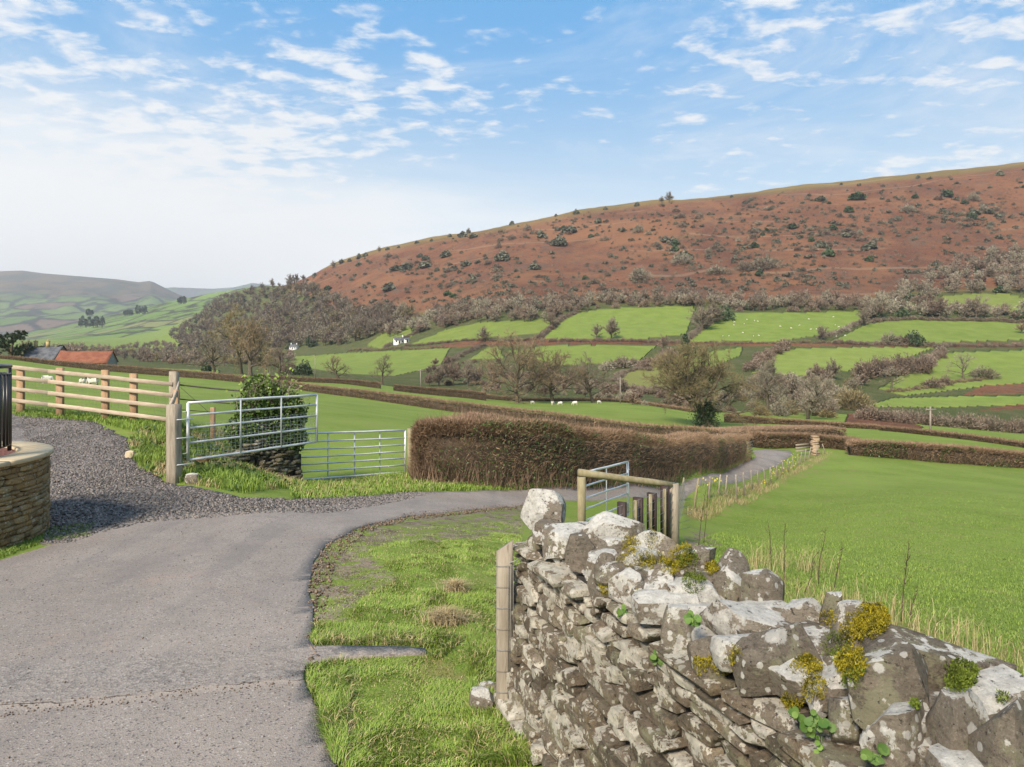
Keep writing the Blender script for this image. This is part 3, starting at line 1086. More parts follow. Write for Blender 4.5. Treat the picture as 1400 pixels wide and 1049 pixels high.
FLAG = flag_material()
DARK_CORE = simple('dark_wall_core', (0.022, 0.019, 0.016), (0.045, 0.038, 0.03), 1.0)
GALV = simple('galvanised_steel', (0.56, 0.57, 0.58), (0.68, 0.69, 0.69), 0.5, 5, 0.25, 0.5, 0.05)
WIRE = simple('fence_wire', (0.20, 0.20, 0.20), (0.32, 0.32, 0.31), 0.5, 5, 0.5)
RUST = simple('rusty_iron', (0.18, 0.065, 0.025), (0.09, 0.05, 0.035), 0.8, 7)
BLACK = simple('black_painted_iron', (0.012, 0.012, 0.013), (0.02, 0.02, 0.022), 0.35, 5, 0.0, 0.5, 0.05)
WOOD_NEW = simple('treated_softwood', (0.36, 0.27, 0.185), (0.48, 0.38, 0.275), 0.85, 2.5, 0, 0.2, 0.4, (1, 1, 9), c2=(0.28, 0.19, 0.12))
WOOD_RAIL = simple('pale_fence_rail', (0.36, 0.285, 0.21), (0.48, 0.395, 0.305), 0.85, 3, 0, 0.2, 0.4, (1, 1, 5), c2=(0.34, 0.26, 0.19))
WOOD_POST = simple('orange_brown_post', (0.30, 0.19, 0.11), (0.40, 0.27, 0.165), 0.85, 4, 0, 0.2, 0.4, (4, 4, 1), c2=(0.22, 0.13, 0.075))
WOOD_OLD = simple('grey_weathered_wood', (0.24, 0.20, 0.155), (0.36, 0.315, 0.25), 0.92, 4, 0, 0.15, 0.6, (5, 5, 0.6), c2=(0.15, 0.125, 0.09))
WOOD_GREEN = simple('green_treated_pole', (0.22, 0.185, 0.105), (0.31, 0.268, 0.17), 0.85, 4, 0, 0.2, 0.4, (4, 4, 1), c2=(0.18, 0.15, 0.075))
WOOD_TAR = simple('tarred_board', (0.028, 0.018, 0.017), (0.055, 0.03, 0.026), 0.6, 4, 0, 0.3, 0.4, (5, 5, 1))


# ------------------------------------------------------------------ the drystone wall beside us
WK = -0.335


def wall_x(base, Y):
    return base + WK * Y


def wz(zo, Y):
    return zo - S0 * Y


def moss_material(name, a, b, c):
    m = Mat(name, 0.95, 0.1)
    col = m.mix(m.island(), a, b)
    col = m.mix(m.step(m.noise(22, 4, 0.6), 0.48, 0.62), col, c)
    return m.done(col)


MOSS = moss_material('golden_moss', (0.20, 0.165, 0.012), (0.36, 0.30, 0.028), (0.075, 0.072, 0.014))
MOSS_G = moss_material('green_moss', (0.09, 0.13, 0.018), (0.17, 0.21, 0.032), (0.045, 0.06, 0.012))
PENNY = leaf_mat('pennywort_leaf', (0.05, 0.11, 0.018), (0.13, 0.205, 0.04), rough=0.6)

# every copestone: centre column, row, width, height as seen; inset from the road face (m); stone tone; lean; words
COPES = [
    (752, 704, 86, 88, .16, .95, 6, 'tall pointed copestone with a white lichen cap at the far end of the wall'),
    (774, 742, 58, 78, .10, .55, -6, 'rounded grey copestone leaning against the tall end stone'),
    (838, 722, 104, 62, .34, .70, 2, 'broad flat copestone whitened with lichen behind the end stones'),
    (800, 760, 54, 64, .10, .20, 5, 'small dark squarish copestone next to the rounded end stones'),
    (836, 765, 70, 62, .20, .35, -4, 'grey wedge of copestone below the broad white flat one'),
    (832, 798, 52, 96, .07, .42, 14, 'narrow greenish copestone leaning over the road face'),
    (868, 790, 92, 92, .17, .72, 6, 'white faced copestone with yellow moss down one side'),
    (893, 748, 84, 46, .36, .78, -3, 'low white copestone edged with thin golden moss'),
    (910, 818, 80, 100, .12, .60, -10, 'tall lichen spotted copestone with a moss tuft on its shoulder'),
    (943, 770, 84, 50, .37, .28, 4, 'brown copestone carrying green and golden moss by the field side'),
    (934, 872, 66, 96, .06, .50, 5, 'upright rectangular copestone above the pennywort plant'),
    (958, 822, 88, 70, .24, .75, -8, 'white topped slab of copestone in the middle of the wall'),
    (999, 780, 74, 52, .38, .45, 10, 'brown copestone with a mossy corner beside the dry grass'),
    (1048, 802, 70, 44, .42, .36, -8, 'low dark copestone at the field edge near the dry stalks'),
    (976, 900, 60, 74, .04, .30, -12, 'small copestone almost covered by moss under the great white one'),
    (1028, 862, 140, 100, .22, .95, 10, 'great white domed copestone, the largest on the wall'),
    (1066, 906, 118, 118, .10, .22, -5, 'big brown grey copestone in front of the great white one'),
    (1100, 840, 92, 50, .40, .85, 4, 'white low copestone behind the great white dome'),
    (1142, 830, 44, 40, .46, .15, 0, 'small dark grey stone cube perched on the field edge'),
    (1176, 860, 104, 66, .36, .55, -4, 'copestone topped by a large cushion of golden moss'),
    (1134, 948, 46, 110, .12, .90, 34, 'thin white slab of copestone leaning diagonally'),
    (1096, 935, 54, 76, .12, .6, 10, 'small pale copestone half hidden in golden moss'),
    (1162, 980, 50, 82, .07, .34, 2, 'small upright grey copestone beside the diagonal white slab'),
    (1232, 925, 112, 150, .16, .12, -9, 'large smooth brown copestone with a rounded shoulder'),
    (1286, 888, 172, 66, .38, .05, 21, 'long dark copestone dotted with round white lichens'),
    (1234, 1008, 92, 110, .07, .62, 6, 'mottled grey copestone low on the road face'),
    (1345, 940, 130, 54, .38, .95, -3, 'flat white copestone with green moss along its edge'),
    (1312, 1000, 100, 120, .16, .55, -4, 'blocky pale copestone with a white ledge near the frame edge'),
    (1388, 1010, 90, 120, .16, .40, 6, 'purple grey copestone in the bottom corner of the picture'),
]


def drystone_wall():
    root = empty('drystone_wall', (1.42 + WK * 2, 2.0, wz(0, 2.0)), 'grey drystone wall with lichen white copestones running towards the camera', 'wall')
    Y0, Y1 = -0.7, 4.12
    core = MB()
    # packed core behind the faces
    V = []
    for Y in (Y0, Y1 - .12):
        V += [(1.34 + WK * Y, Y, wz(-.25, Y)), (1.93 + WK * Y, Y, wz(-.6, Y)), (1.83 + WK * Y, Y, wz(.99, Y)), (1.47 + WK * Y, Y, wz(.99, Y))]
    core.add(V, [[(0, 1, 2, 3), (7, 6, 5, 4), (0, 4, 5, 1), (1, 5, 6, 2), (2, 6, 7, 3), (3, 7, 4, 0)]])
    core.build('wall_core', DARK_CORE, root)
    dirw = np.array((WK, 1.0, -S0))
    dirw /= np.linalg.norm(dirw)
    nrm = np.array((-1.0, WK, 0)) / math.hypot(1, WK)       # out of the road face
    upv = np.cross(dirw, nrm)
    upv = upv if upv[2] > 0 else -upv
    Bm = np.stack([dirw, nrm, upv], 1)
    body = MB()
    rg = np.random.default_rng(42)

    def lay(side, z0, ztop, ya, yb, n=4, l_rng=(.10, .40)):
        z = z0
        course = 0
        while z < ztop - .015:
            h = rg.uniform(.028, .072) * (1.3 if z < .3 else 1.0)
            if ztop - z < .07:
                h = ztop - z
            y = ya - rg.uniform(0, .2)
            while y < yb:
                L = rg.uniform(*l_rng) * (0.75 if h < .06 else 1.05)
                if rg.random() < .18:
                    L *= .45
                L = max(.06, min(L, yb + .06 - y))
                hh = h * rg.uniform(.92, 1.18)
                dep = rg.uniform(.16, .26)
                proud = rg.normal(0, .013)
                Vs, Q = stone((L * 1.02, dep, hh * 1.04), n, rg.uniform(.02, .13), rg.integers(3, 8), .05, (.74, 1.0), rg)
                th = rg.normal(0, .06)
                ca, sa = math.cos(th), math.sin(th)
                Rt = np.array(((ca, 0, -sa), (0, 1, 0), (sa, 0, ca)))
                t2 = rg.normal(0, .07)
                Rz = np.array(((math.cos(t2), -math.sin(t2), 0), (math.sin(t2), math.cos(t2), 0), (0, 0, 1)))
                zc = z + h / 2 + .012 * math.sin(y * 5 + course)
                yc = y + L / 2
                if side > 0:
                    bx = 1.28 + (1.42 - 1.28) * zc / 1.03
                    c = np.array((bx + WK * yc, yc, wz(zc, yc))) - nrm * (dep / 2 - .0 - proud)
                else:
                    bx = 1.99 - .13 * zc / 1.03
                    c = np.array((bx + WK * yc, yc, wz(zc, yc))) + nrm * (dep / 2 - proud)
                body.add((Rz @ Rt @ Vs.T).T @ Bm.T + c, [Q], rg.uniform(0, 1))
                y += L + rg.uniform(.002, .014)
            z += h
            course += 1
    lay(1, -.12, .93, 0.55, Y1, 6)
    lay(1, -.12, .93, Y0, 0.55, 3)
    lay(-1, -.5, .96, Y0, Y1, 3)
    # long flat through-stones under the copes
    y = Y0
    while y < Y1 - .12:
        L = rg.uniform(.16, .42)
        Vs, Q = stone((L, .50, rg.uniform(.035, .06)), 6, .08, 6, .05, (.75, 1.0), rg)
        yc = y + L / 2
        c = np.array((1.64 + WK * yc, yc, wz(.968 + rg.normal(0, .012), yc)))
        body.add(Vs @ Bm.T + c + nrm * (-.0 + rg.normal(0.0, .025)), [Q], rg.uniform(0.1, .9))
        y += L + .01
    # the squared end of the wall
    z = -.12
    while z < .95:
        h = rg.uniform(.07, .16)
        xo = .02
        while xo < .6:
            L = rg.uniform(.18, .4)
            Vs, Q = stone((.22, L, h * 1.02), 4, .22, 5, .05, (.75, 1.0), rg)
            base = 1.28 + .14 * z + .03
            c = np.array((base + WK * Y1, Y1, wz(z + h / 2, Y1))) - nrm * (xo + L / 2) - dirw * .08
            body.add(Vs @ Bm.T + c, [Q], rg.uniform(0, 1))
            xo += L + .01
        z += h
    body.build('wall_face', STONE_BODY, root, smooth=True, sharp=24)
    # the copestones, each shaped to its own stone
    caps = []
    for k, (cx, cy, w, h, inset, tone, lean, words) in enumerate(COPES):
        drop = (1.42 + inset) * (cy - 524.5) / (cx - 387.0)
        d = drop * F / (cy - 524.5)
        wm, hm = w / F * d, h / F * d
        c = P(cx, cy, d)
        rgk = np.random.default_rng(900 + k)
        dep = min(.42, max(.13, (wm + hm) * .5 * rgk.uniform(.8, 1.05)))
        zb = wz(1.0, d)                                    # sits on the through-stones
        ztop = c[2] + hm * .40
        hz = max(hm * .80, ztop - zb)
        Vs, Q = stone((wm * 1.06, dep, hz * 1.04), 14, rgk.uniform(.06, .26), 16, .04, (.50, .88), rgk)
        tp = .34 if k == 0 else rgk.uniform(.05, .34)
        up_ = np.clip(Vs[:, 2] / hz + .5, 0, 1)
        Vs[:, 0] *= 1 - tp * up_ ** 1.5
        Vs[:, 1] *= 1 - .3 * up_ ** 2
        th = math.radians(lean)
        ca, sa = math.cos(th), math.sin(th)
        Ry = np.array(((ca, 0, sa), (0, 1, 0), (-sa, 0, ca)))
        ty = rgk.normal(-.15, .15)
        Rz = np.array(((math.cos(ty), -math.sin(ty), 0), (math.sin(ty), math.cos(ty), 0), (0, 0, 1)))
        Vw = (Rz @ Ry @ Vs.T).T + np.array((c[0], c[1] + dep * .12, ztop - hz / 2))
        mb = MB()
        mb.add(Vw, [Q], tone)
        o = mb.build('copestone', STONE_CAP, root, smooth=True, sharp=20)
        o['label'] = words
        caps.append(Vw)
    # smaller copes closing the row above the road face
    have = [(v[:, 1].mean(), v[:, 0].mean()) for v in caps]
    for row, ins in enumerate((.08, .27)):
        for k in range(22):
            Y = 1.25 + k * .132 + row * .05
            X = 1.42 + ins + WK * Y
            if min(math.hypot(Y - a, X - b) for a, b in have) < (.125 if row == 0 else .14):
                continue
            rgk = np.random.default_rng(2900 + k + 50 * row)
            w_, h_ = rgk.uniform(.12, .19), rgk.uniform(.12, .21)
            Vs, Q = stone((w_, rgk.uniform(.15, .24), h_), 14, rgk.uniform(.08, .3), 12, .045, (.52, .9), rgk)
            th = rgk.normal(0, .22)
            ca, sa = math.cos(th), math.sin(th)
            Vs = Vs @ np.array(((1, 0, 0), (0, ca, -sa), (0, sa, ca))).T
            mb = MB()
            mb.add(Vs @ Bm.T + np.array((X, Y, wz(.985 + h_ * .5, Y))), [Q], rgk.uniform(0.1, .9))
            mb.build('copestone', STONE_CAP, root, smooth=True, sharp=20)
    # copes nearer than the frame, out of the photograph but still on the wall
    for k in range(9):
        Y = 1.0 - k * .2
        rgk = np.random.default_rng(1900 + k)
        Vs, Q = stone((.22, .42, .26), 6, .35, 8, .06, (.6, .92), rgk)
        mb = MB()
        mb.add(Vs @ Bm.T + np.array((1.63 + WK * Y, Y, wz(1.13, Y))), [Q], rgk.uniform())
        mb.build('copestone', STONE_CAP, root, smooth=True, sharp=20)
    hearting = MB()
    for k in range(130):                                    # rubble packed between the copes
        Y = rg.uniform(.95, 4.0)
        s = rg.uniform(.07, .17)
        Vs, Q = stone((s * rg.uniform(.9, 1.7), s, s * .75), 4, .35, 6, .05, (.6, .92), rg)
        hearting.add(Vs + np.array((rg.uniform(1.50, 1.84) + WK * Y, Y, wz(1.04 + rg.uniform(-.01, .05), Y))), [Q], rg.uniform())
    hearting.build('rubble_packing', STONE_CAP, root, smooth=True, sharp=24)
    return np.vstack(caps), root


CAP_V, WALL = drystone_wall()
CAP_PX = px_of(CAP_V)


def on_cap(px, py, rad_px):
    """visible cope surface points round a pixel"""
    m = np.hypot(CAP_PX[:, 0] - px, CAP_PX[:, 1] - py) < rad_px
    v = CAP_V[m]
    if not len(v):
        return v
    return v[v[:, 1] < np.quantile(v[:, 1], .55) + .05]


def moss_clump(px, py, rad, n, mat, label):
    v = on_cap(px, py, rad)
    if len(v) < 4:
        return
    n = n * 3
    k = R.integers(0, len(v), n)
    c = v[k] + R.normal(0, .010, (n, 3)) + np.array((0, -.004, .004))
    rr = np.hypot(*(px_of(c) - np.array((px, py))).T)
    c = c[rr < rad * 1.05]
    bump_ = vnoise(c[:, 0] * 1, c[:, 2] + c[:, 1] * .5, 3, 3, 26)
    c = c + np.array((0, -.5, .8)) * ((bump_ - .30) * .055)[:, None]
    d = R.normal(0, .55, c.shape) + np.array((0, -.35, 1.0))
    V, T = twigs(c, d, R.uniform(.004, .011, len(c)), R.uniform(.0025, .005, len(c)))
    o = np_mesh('moss', V, [T], mat, WALL, loc=np.array(WALL.location))
    o.location = (0, 0, 0)
    o['label'] = label


for (px, py, rad, n, mt, lb) in (
        (838, 800, 20, 1500, MOSS, 'golden moss streak on the leaning greenish copestone'), (862, 772, 20, 1500, MOSS, 'golden moss at the top of the white faced copestone'),
        (884, 768, 12, 600, MOSS, 'golden moss along the far copestones'), (862, 745, 13, 500, MOSS, 'thin golden moss strip by the field'), (893, 741, 12, 400, MOSS, 'thin golden moss edge'),
        (866, 812, 10, 500, MOSS, 'moss tuft on a copestone shoulder'), (922, 763, 24, 1600, MOSS, 'green gold moss on the field side copestone'), (940, 768, 16, 900, MOSS_G, 'fresh green moss on the field side'),
        (972, 778, 10, 500, MOSS, 'moss on the corner of a brown copestone'), (948, 797, 16, 900, MOSS_G, 'fresh green moss in a gap between copestones'),
        (985, 908, 20, 1500, MOSS, 'golden moss below the great white copestone'), (958, 912, 12, 800, MOSS, 'small golden moss cushion'), (1000, 900, 12, 600, MOSS, 'small moss patch under the great white stone'),
        (1100, 920, 22, 2000, MOSS, 'thick golden moss cushion between copestones'), (1082, 962, 16, 1300, MOSS, 'golden moss cushion above the pennywort'), (1112, 945, 18, 1200, MOSS, 'golden moss on the small pale copestone'),
        (1140, 885, 22, 1500, MOSS_G, 'green moss behind the diagonal slab'), (1162, 910, 22, 2000, MOSS, 'golden moss on the back of the diagonal slab'), (1165, 930, 15, 900, MOSS_G, 'dark green moss under the golden'),
        (1190, 850, 24, 2600, MOSS, 'largest golden moss cushion on the wall top'), (1168, 862, 20, 1700, MOSS, 'golden moss beside the largest cushion'), (1130, 850, 12, 600, MOSS, 'golden moss on a low white stone'),
        (1310, 926, 24, 1700, MOSS_G, 'green moss along the flat white copestone'), (1370, 955, 10, 500, MOSS_G, 'green moss in the corner joint'), (1250, 965, 8, 300, MOSS_G, 'moss speck')):
    moss_clump(px, py, rad, n, mt, lb)


def pennywort(px, py, n, spread, label):
    """round dished leaves growing out of a joint"""
    inset = 0.0
    drop = (1.42 + inset) * (py - 524.5) / (px - 387.0)
    d = drop * F / (py - 524.5) - .03
    c = P(px, py, d)
    mb, st = MB(), MB()
    rg = np.random.default_rng(int(px))
    for k in range(n):
        q = c + np.array((rg.normal(0, spread), rg.normal(-.015, .012), rg.normal(0, spread * .8)))
        r = rg.uniform(.006, .014)
        ax = np.array((rg.normal(-.3, .5), rg.normal(-1, .3), rg.normal(.8, .4)))
        ax /= np.linalg.norm(ax)
        u = np.cross(ax, (0, 0, 1.0))
        u /= np.linalg.norm(u)
        w = np.cross(ax, u)
        an = np.linspace(0, 2 * math.pi, 17)[:-1]
        rim = q + r * (1 + .06 * np.cos(an * 8))[:, None] * (np.cos(an)[:, None] * u + np.sin(an)[:, None] * w) + ax * r * .18
        V = np.vstack([rim, q[None]])
        mb.add(V, [[(16, j, (j + 1) % 16) for j in range(16)]])
        st.tube([c + rg.normal(0, .006, 3), (c + q) / 2 + np.array((0, -.01, -.008)), q], .0015, 4)
    root = empty('pennywort', c, label, 'plant')
    mb.build('leaves', PENNY, root, smooth=True)
    st.build('stem', PENNY, root)


pennywort(905, 897, 26, .022, 'largest pennywort plant growing under the upright rectangular copestone')
pennywort(946, 782 + 62, 12, .014, 'small green plant in a joint above the largest pennywort')
pennywort(848, 836, 12, .014, 'pennywort sprig below the leaning greenish copestone')
pennywort(1108, 985, 18, .018, 'bright pennywort beside the diagonal white slab')
pennywort(1118, 1010, 5, .010, 'single round pennywort leaf hanging below the others')
pennywort(1086, 975, 9, .012, 'pennywort cluster under the golden moss cushion')
pennywort(1192, 1030, 9, .013, 'pennywort sprig at the foot of the mottled grey copestone')
pennywort(758, 790, 10, .013, 'small plant tucked below the rounded end copestones')


# ------------------------------------------------------------------ half-log post wired to the end of the wall
def wall_post():
    d = 4.02
    b = P(690, 968, d)
    b[2] = gz(b[0], b[1]) - .1
    t = P(690, 742, d)
    root = empty('wall_end_post', (b[0], b[1], b[2] + .1), 'half round wooden post wired to the end of the drystone wall', 'post')
    mb = MB()
    n = 14
    an = np.linspace(-math.pi, 0, n)
    V = []
    for z, s in ((b[2], 1.0), (t[2] - .25, .97), (t[2] - .02, .95)):
        for a in an:
            V.append((b[0] + (t[0] - b[0]) * (z - b[2]) / (t[2] - b[2]) + .052 * s * math.cos(a), b[1] + .055 * s * math.sin(a) + .02, z + (0.035 * math.cos(a) if z > t[2] - .1 else 0)))
    Fq = [(r * n + i, r * n + i + 1, (r + 1) * n + i + 1, (r + 1) * n + i) for r in range(2) for i in range(n - 1)] + [(r * n + n - 1, r * n, (r + 1) * n, (r + 1) * n + n - 1) for r in range(2)]
    c = np.mean(V[2 * n:], axis=0)
    V.append(tuple(c))
    mb.add(V, [Fq, [(2 * n + i, 2 * n + (i + 1) % n, 3 * n) for i in range(n)]])
    mb.build('post', WOOD_OLD, root)
    w = MB()
    for z in np.linspace(b[2] + .12, t[2] - .13, 8):
        a = np.linspace(-math.pi * 1.1, .1, 12)
        ring = np.stack([b[0] + .058 * np.cos(a), b[1] + .02 + .061 * np.sin(a), z + .004 * np.sin(3 * a)], 1)
        ring = np.vstack([ring, [(b[0] + .12, b[1] + .05, z + .01)]])
        w.tube(ring, .0016, 4)
    for x in (.02, .035, .05):
        w.tube([(b[0] + x, b[1] - .035, b[2] + .1), (b[0] + x, b[1] - .037, t[2] - .12)], .0014, 4)
    w.tube([(b[0] - .05, b[1], t[2] - .14), (b[0] + .06, b[1] - .03, t[2] - .10), (b[0] + .14, b[1] + .03, t[2] - .07)], .003, 5)
    w.build('wire', WIRE, root)


wall_post()


# ------------------------------------------------------------------ curved stone wall with railings, left edge
def curved_wall():
    cx, cy, rad = -7.56, 8.35, 1.58
    zb = float(gz(cx + 1.2, cy))
    top = P(68, 612, 9.25)[2]
    root = empty('curved_stone_wall', (cx, cy, zb), 'low curved wall of golden coursed stone with pale flag coping', 'wall')
    rg = np.random.default_rng(8)
    body = MB()
    z = zb - .2
    while z < top - .06:
        h = rg.uniform(.035, .085)
        h = min(h, top - .055 - z)
        if h < .02:
            break
        a = rg.uniform(0, .2)
        a_end = a + 2 * math.pi
        while a < a_end - .03:
            L = rg.uniform(.09, .30)
            da = min(L / rad, a_end - a)
            Vs, Q = stone((L * 1.0, .16, h * 1.0), 3, rg.uniform(.08, .22), 3, .03, (.8, 1.0), rg)
            am = a + da / 2
            rr = rad - .08 + rg.normal(0, .006)
            t = np.array((-math.sin(am), math.cos(am), 0))
            o = np.array((math.cos(am), math.sin(am), 0))
            body.add(Vs @ np.stack([t, o, (0, 0, 1.0)], 1).T + np.array((cx, cy, z + h / 2)) + o * rr, [Q], rg.uniform())
            a += da + .004
        z += h + .003
    body.build('wall_face', STONE_GOLD, root, smooth=True)
    an = np.linspace(0, 2 * math.pi, 61)[:-1]
    core = MB()
    ring = lambda r, z: np.stack([cx + r * np.cos(an), cy + r * np.sin(an), np.full(60, z)], 1)
    V = np.vstack([ring(rad - .05, zb - .3), ring(rad - .05, top - .06), ring(rad - .36, top - .06), ring(rad - .36, zb)])
    j = np.arange(60)
    k = (j + 1) % 60
    core.add(V, [np.vstack([np.stack([a * 60 + j, a * 60 + k, a * 60 + 60 + k, a * 60 + 60 + j], 1) for a in range(3)])])
    core.build('wall_core', DARK_CORE, root)
    for i in range(14):                                       # coping flags
        a0, a1 = i * 2 * math.pi / 14 + .3, (i + 1) * 2 * math.pi / 14 + .3 - .006
        aa = np.linspace(a0, a1, 9)
        V = []
        for r, zz in ((rad + .045, top - .055), (rad + .045, top - .008), (rad + .035, top), (rad - .36, top), (rad - .37, top - .055)):
            V.append(np.stack([cx + r * np.cos(aa), cy + r * np.sin(aa), np.full(9, zz)], 1))
        q = []
        for a in range(5):
            b = (a + 1) % 5
            for s in range(8):
                q.append((a * 9 + s, a * 9 + s + 1, b * 9 + s + 1, b * 9 + s))
        mb = MB()
        mb.add(np.vstack(V), [q, [(0, 9, 18), (0, 18, 27), (8, 26, 17), (8, 35, 26)], [(0, 27, 36)], [(8, 44, 35)]], rg.uniform())
        mb.build('coping_flag', FLAG, root)
    bed = MB()
    V = np.vstack([ring(rad - .37, top - .03), [(cx, cy, top + .01)]])
    bed.add(V, [np.stack([j, k, np.full(60, 60)], 1)])
    m = Mat('red_chippings', 0.9, .2)
    g = m.N('ShaderNodeSeparateColor')
    m.L(m.voro(45, out=1), g.inputs[0])
    m.bump(m.voro(45), 1.0, .02)
    o = bed.build('chipping_bed', m.done(m.mix(g.outputs[0], (0.12, 0.045, 0.035), (0.27, 0.13, 0.11))), root)
    # railing standing on the bed just inside the coping
    rr = rad - .43
    railing = empty('iron_railing', (cx, cy, top), 'black iron railing with flat bars standing inside the curved wall', 'railing')
    ztop = P(20, 500, 9.3)[2]
    hr = MB()
    full = np.linspace(0, 2 * math.pi, 73)
    c3 = np.stack([cx + rr * np.cos(full), cy + rr * np.sin(full), np.full(73, 0.)], 1)
    hr.tube(c3 + np.array((0, 0, ztop)), .024, 8, cap=False)
    hr.build('handrail', BLACK, railing, smooth=True)
    lo = MB()
    lo.tube(c3 + np.array((0, 0, ztop - .10)), .012, 6, cap=False)
    lo.tube(c3 + np.array((0, 0, top + .09)), .012, 6, cap=False)
    lo.build('lower_rail', BLACK, railing, smooth=True)
    for i in range(64):
        a = i * 2 * math.pi / 64
        b = MB()
        x, y = cx + rr * math.cos(a), cy + rr * math.sin(a)
        if i % 8 == 0:
            b.box((x, y, (top - .03 + ztop) / 2), (.045, .045, ztop - top + .03), a)
            b.build('post', BLACK, railing)
        else:
            b.box((x, y, (top + .09 + ztop - .1) / 2), (.03, .03, ztop - top - .19), a)
            b.build('bar', BLACK, railing)


curved_wall()


# ------------------------------------------------------------------ gates
def field_gate(name, label, A0, A1, B0, B1, rails, verts, mat=GALV, rad=.027, mesh=None, brace=False):
    """A0/A1 foot and head of the hinge stile, B0/B1 of the other stile"""
    A0, A1, B0, B1 = (np.asarray(v, float) for v in (A0, A1, B0, B1))
    root = empty(name, A0, label, 'gate')
    for a, b in ((A0, A1), (B0, B1)):
        f = MB()
        f.tube([a, b], rad * 1.15, 8)
        f.build('stile', mat, root, smooth=True)
    for i, t in enumerate(rails):
        r = MB()
        pts = resample(np.array([A0 + (A1 - A0) * t, B0 + (B1 - B0) * t]), .6)
        pts[1:-1] += R.normal(0, .004, pts[1:-1].shape)
        r.tube(pts, rad if i in (0, len(rails) - 1) else rad * .8, 8)
        r.build('rail', mat, root, smooth=True)
    for s in verts:
        v = MB()
        a, b = A0 + (B0 - A0) * s, A1 + (B1 - A1) * s
        n = np.cross(B0 - A0, A1 - A0)
        n /= np.linalg.norm(n)
        v.beam(a + n * .024, b + n * .024, .008, .035, up=(B0 - A0) / np.linalg.norm(B0 - A0), bev=.001)
        v.build('upright', mat, root)
    if brace:
        v = MB()
        v.tube([A0 + (A1 - A0) * .05, (A1 + B1) / 2], rad * .6, 6)
        v.build('brace', mat, root, smooth=True)
    if mesh:
        w = MB()
        nx, nz, ztop = mesh
        off = np.array((0, .012, 0))
        for i in range(nx + 1):
            s = i / nx
            w.tube([A0 + (B0 - A0) * s + off, A0 + (B0 - A0) * s + (A1 + (B1 - A1) * s - A0 - (B0 - A0) * s) * ztop + off], .0022, 4, cap=False)
        for i in range(nz + 1):
            t = ztop * i / nz
            w.tube([A0 + (A1 - A0) * t + off, B0 + (B1 - B0) * t + off], .0022, 4, cap=False)
        w.build('wire_mesh', GALV, root)
    for t in (.12, .85):
        h = MB()
        p = A0 + (A1 - A0) * t
        u = (A0 - B0) / np.linalg.norm(A0 - B0)
        h.beam(p, p + u * .12, .035, .012, bev=.001)
        h.build('hinge', mat, root)
    return root


# open gate by the big post
g = field_gate('open_field_gate', 'open galvanised gate with wire netting hung on the thick post', P(257, 629, 13.5), P(257, 551, 13.5), P(433, 604, 16.3), P(433, 540, 16.3),
               (0, .30, .56, .79, 1.0), (.36, .68), mesh=(34, 9, .62))
b = P(238, 661, 12.9)
b[2] = float(gz(b[0], b[1]))
t = P(238, 553, 12.9)
post = empty('gate_post', b, 'thick grey square post holding the open galvanised gate', 'post')
mb = MB()
mb.beam(b - (0, 0, .2), t, .215, .20, up=(0.25, 1, 0), bev=.02, wob=.006)
mb.build('post', WOOD_OLD, post)
for z in (.35, .85, 1.2):
    mb = MB()
    mb.tube([b + (.07, -.09, z), b + (.15, -.02, z), b + (.29, .15, z + .0)], .011, 6)
    mb.build('hinge_bracket', GALV, post, smooth=True)
# the closed gate into the pasture
field_gate('closed_field_gate', 'closed seven bar galvanised gate between rusty post and hedge', P(554, 645.5, 20), P(554, 588.5, 20), P(405, 657, 17.8), P(405, 593, 17.8),
           (0, .17, .33, .49, .65, .82, 1.0), (.25, .49, .73), mesh=None)
b = hit1(562, 651)
b = P(562, 651, 20.1)
mb = MB()
mb.beam(b - (0, 0, .5), P(561, 586, 20.1), .16, .16, bev=.015)
o = mb.build('timber_gate_post', WOOD_GREEN, None)
tag(o, 'yellowish square post at the hedge end of the closed gate', 'post')
b = P(402, 664, 17.6)
mb = MB()
mb.beam(b - (0, 0, .4), P(402, 606, 17.6), .08, .08, bev=.008)
o = mb.build('iron_gate_post', RUST, None)
tag(o, 'narrow rusty iron post where the closed gate latches', 'post')

# the short gate by the roadside rails
field_gate('roadside_gate', 'half hidden galvanised gate behind the round wooden rail', P(859, 703, 15), P(858, 631.5, 15), P(797, 730, 12.5), P(798, 647, 12.5), (0, .2, .4, .58, .78, 1.0), (.5,), rad=.024)
b = P(864, 702, 15.0)
b[2] = float(gz(b[0], b[1])) - .1
mb = MB()
mb.beam(b, P(864, 630.5, 15.0), .17, .17, bev=.015)
o = mb.build('roadside_gate_post', WOOD_NEW, None)
tag(o, 'square brown post carrying the half hidden roadside gate', 'post')


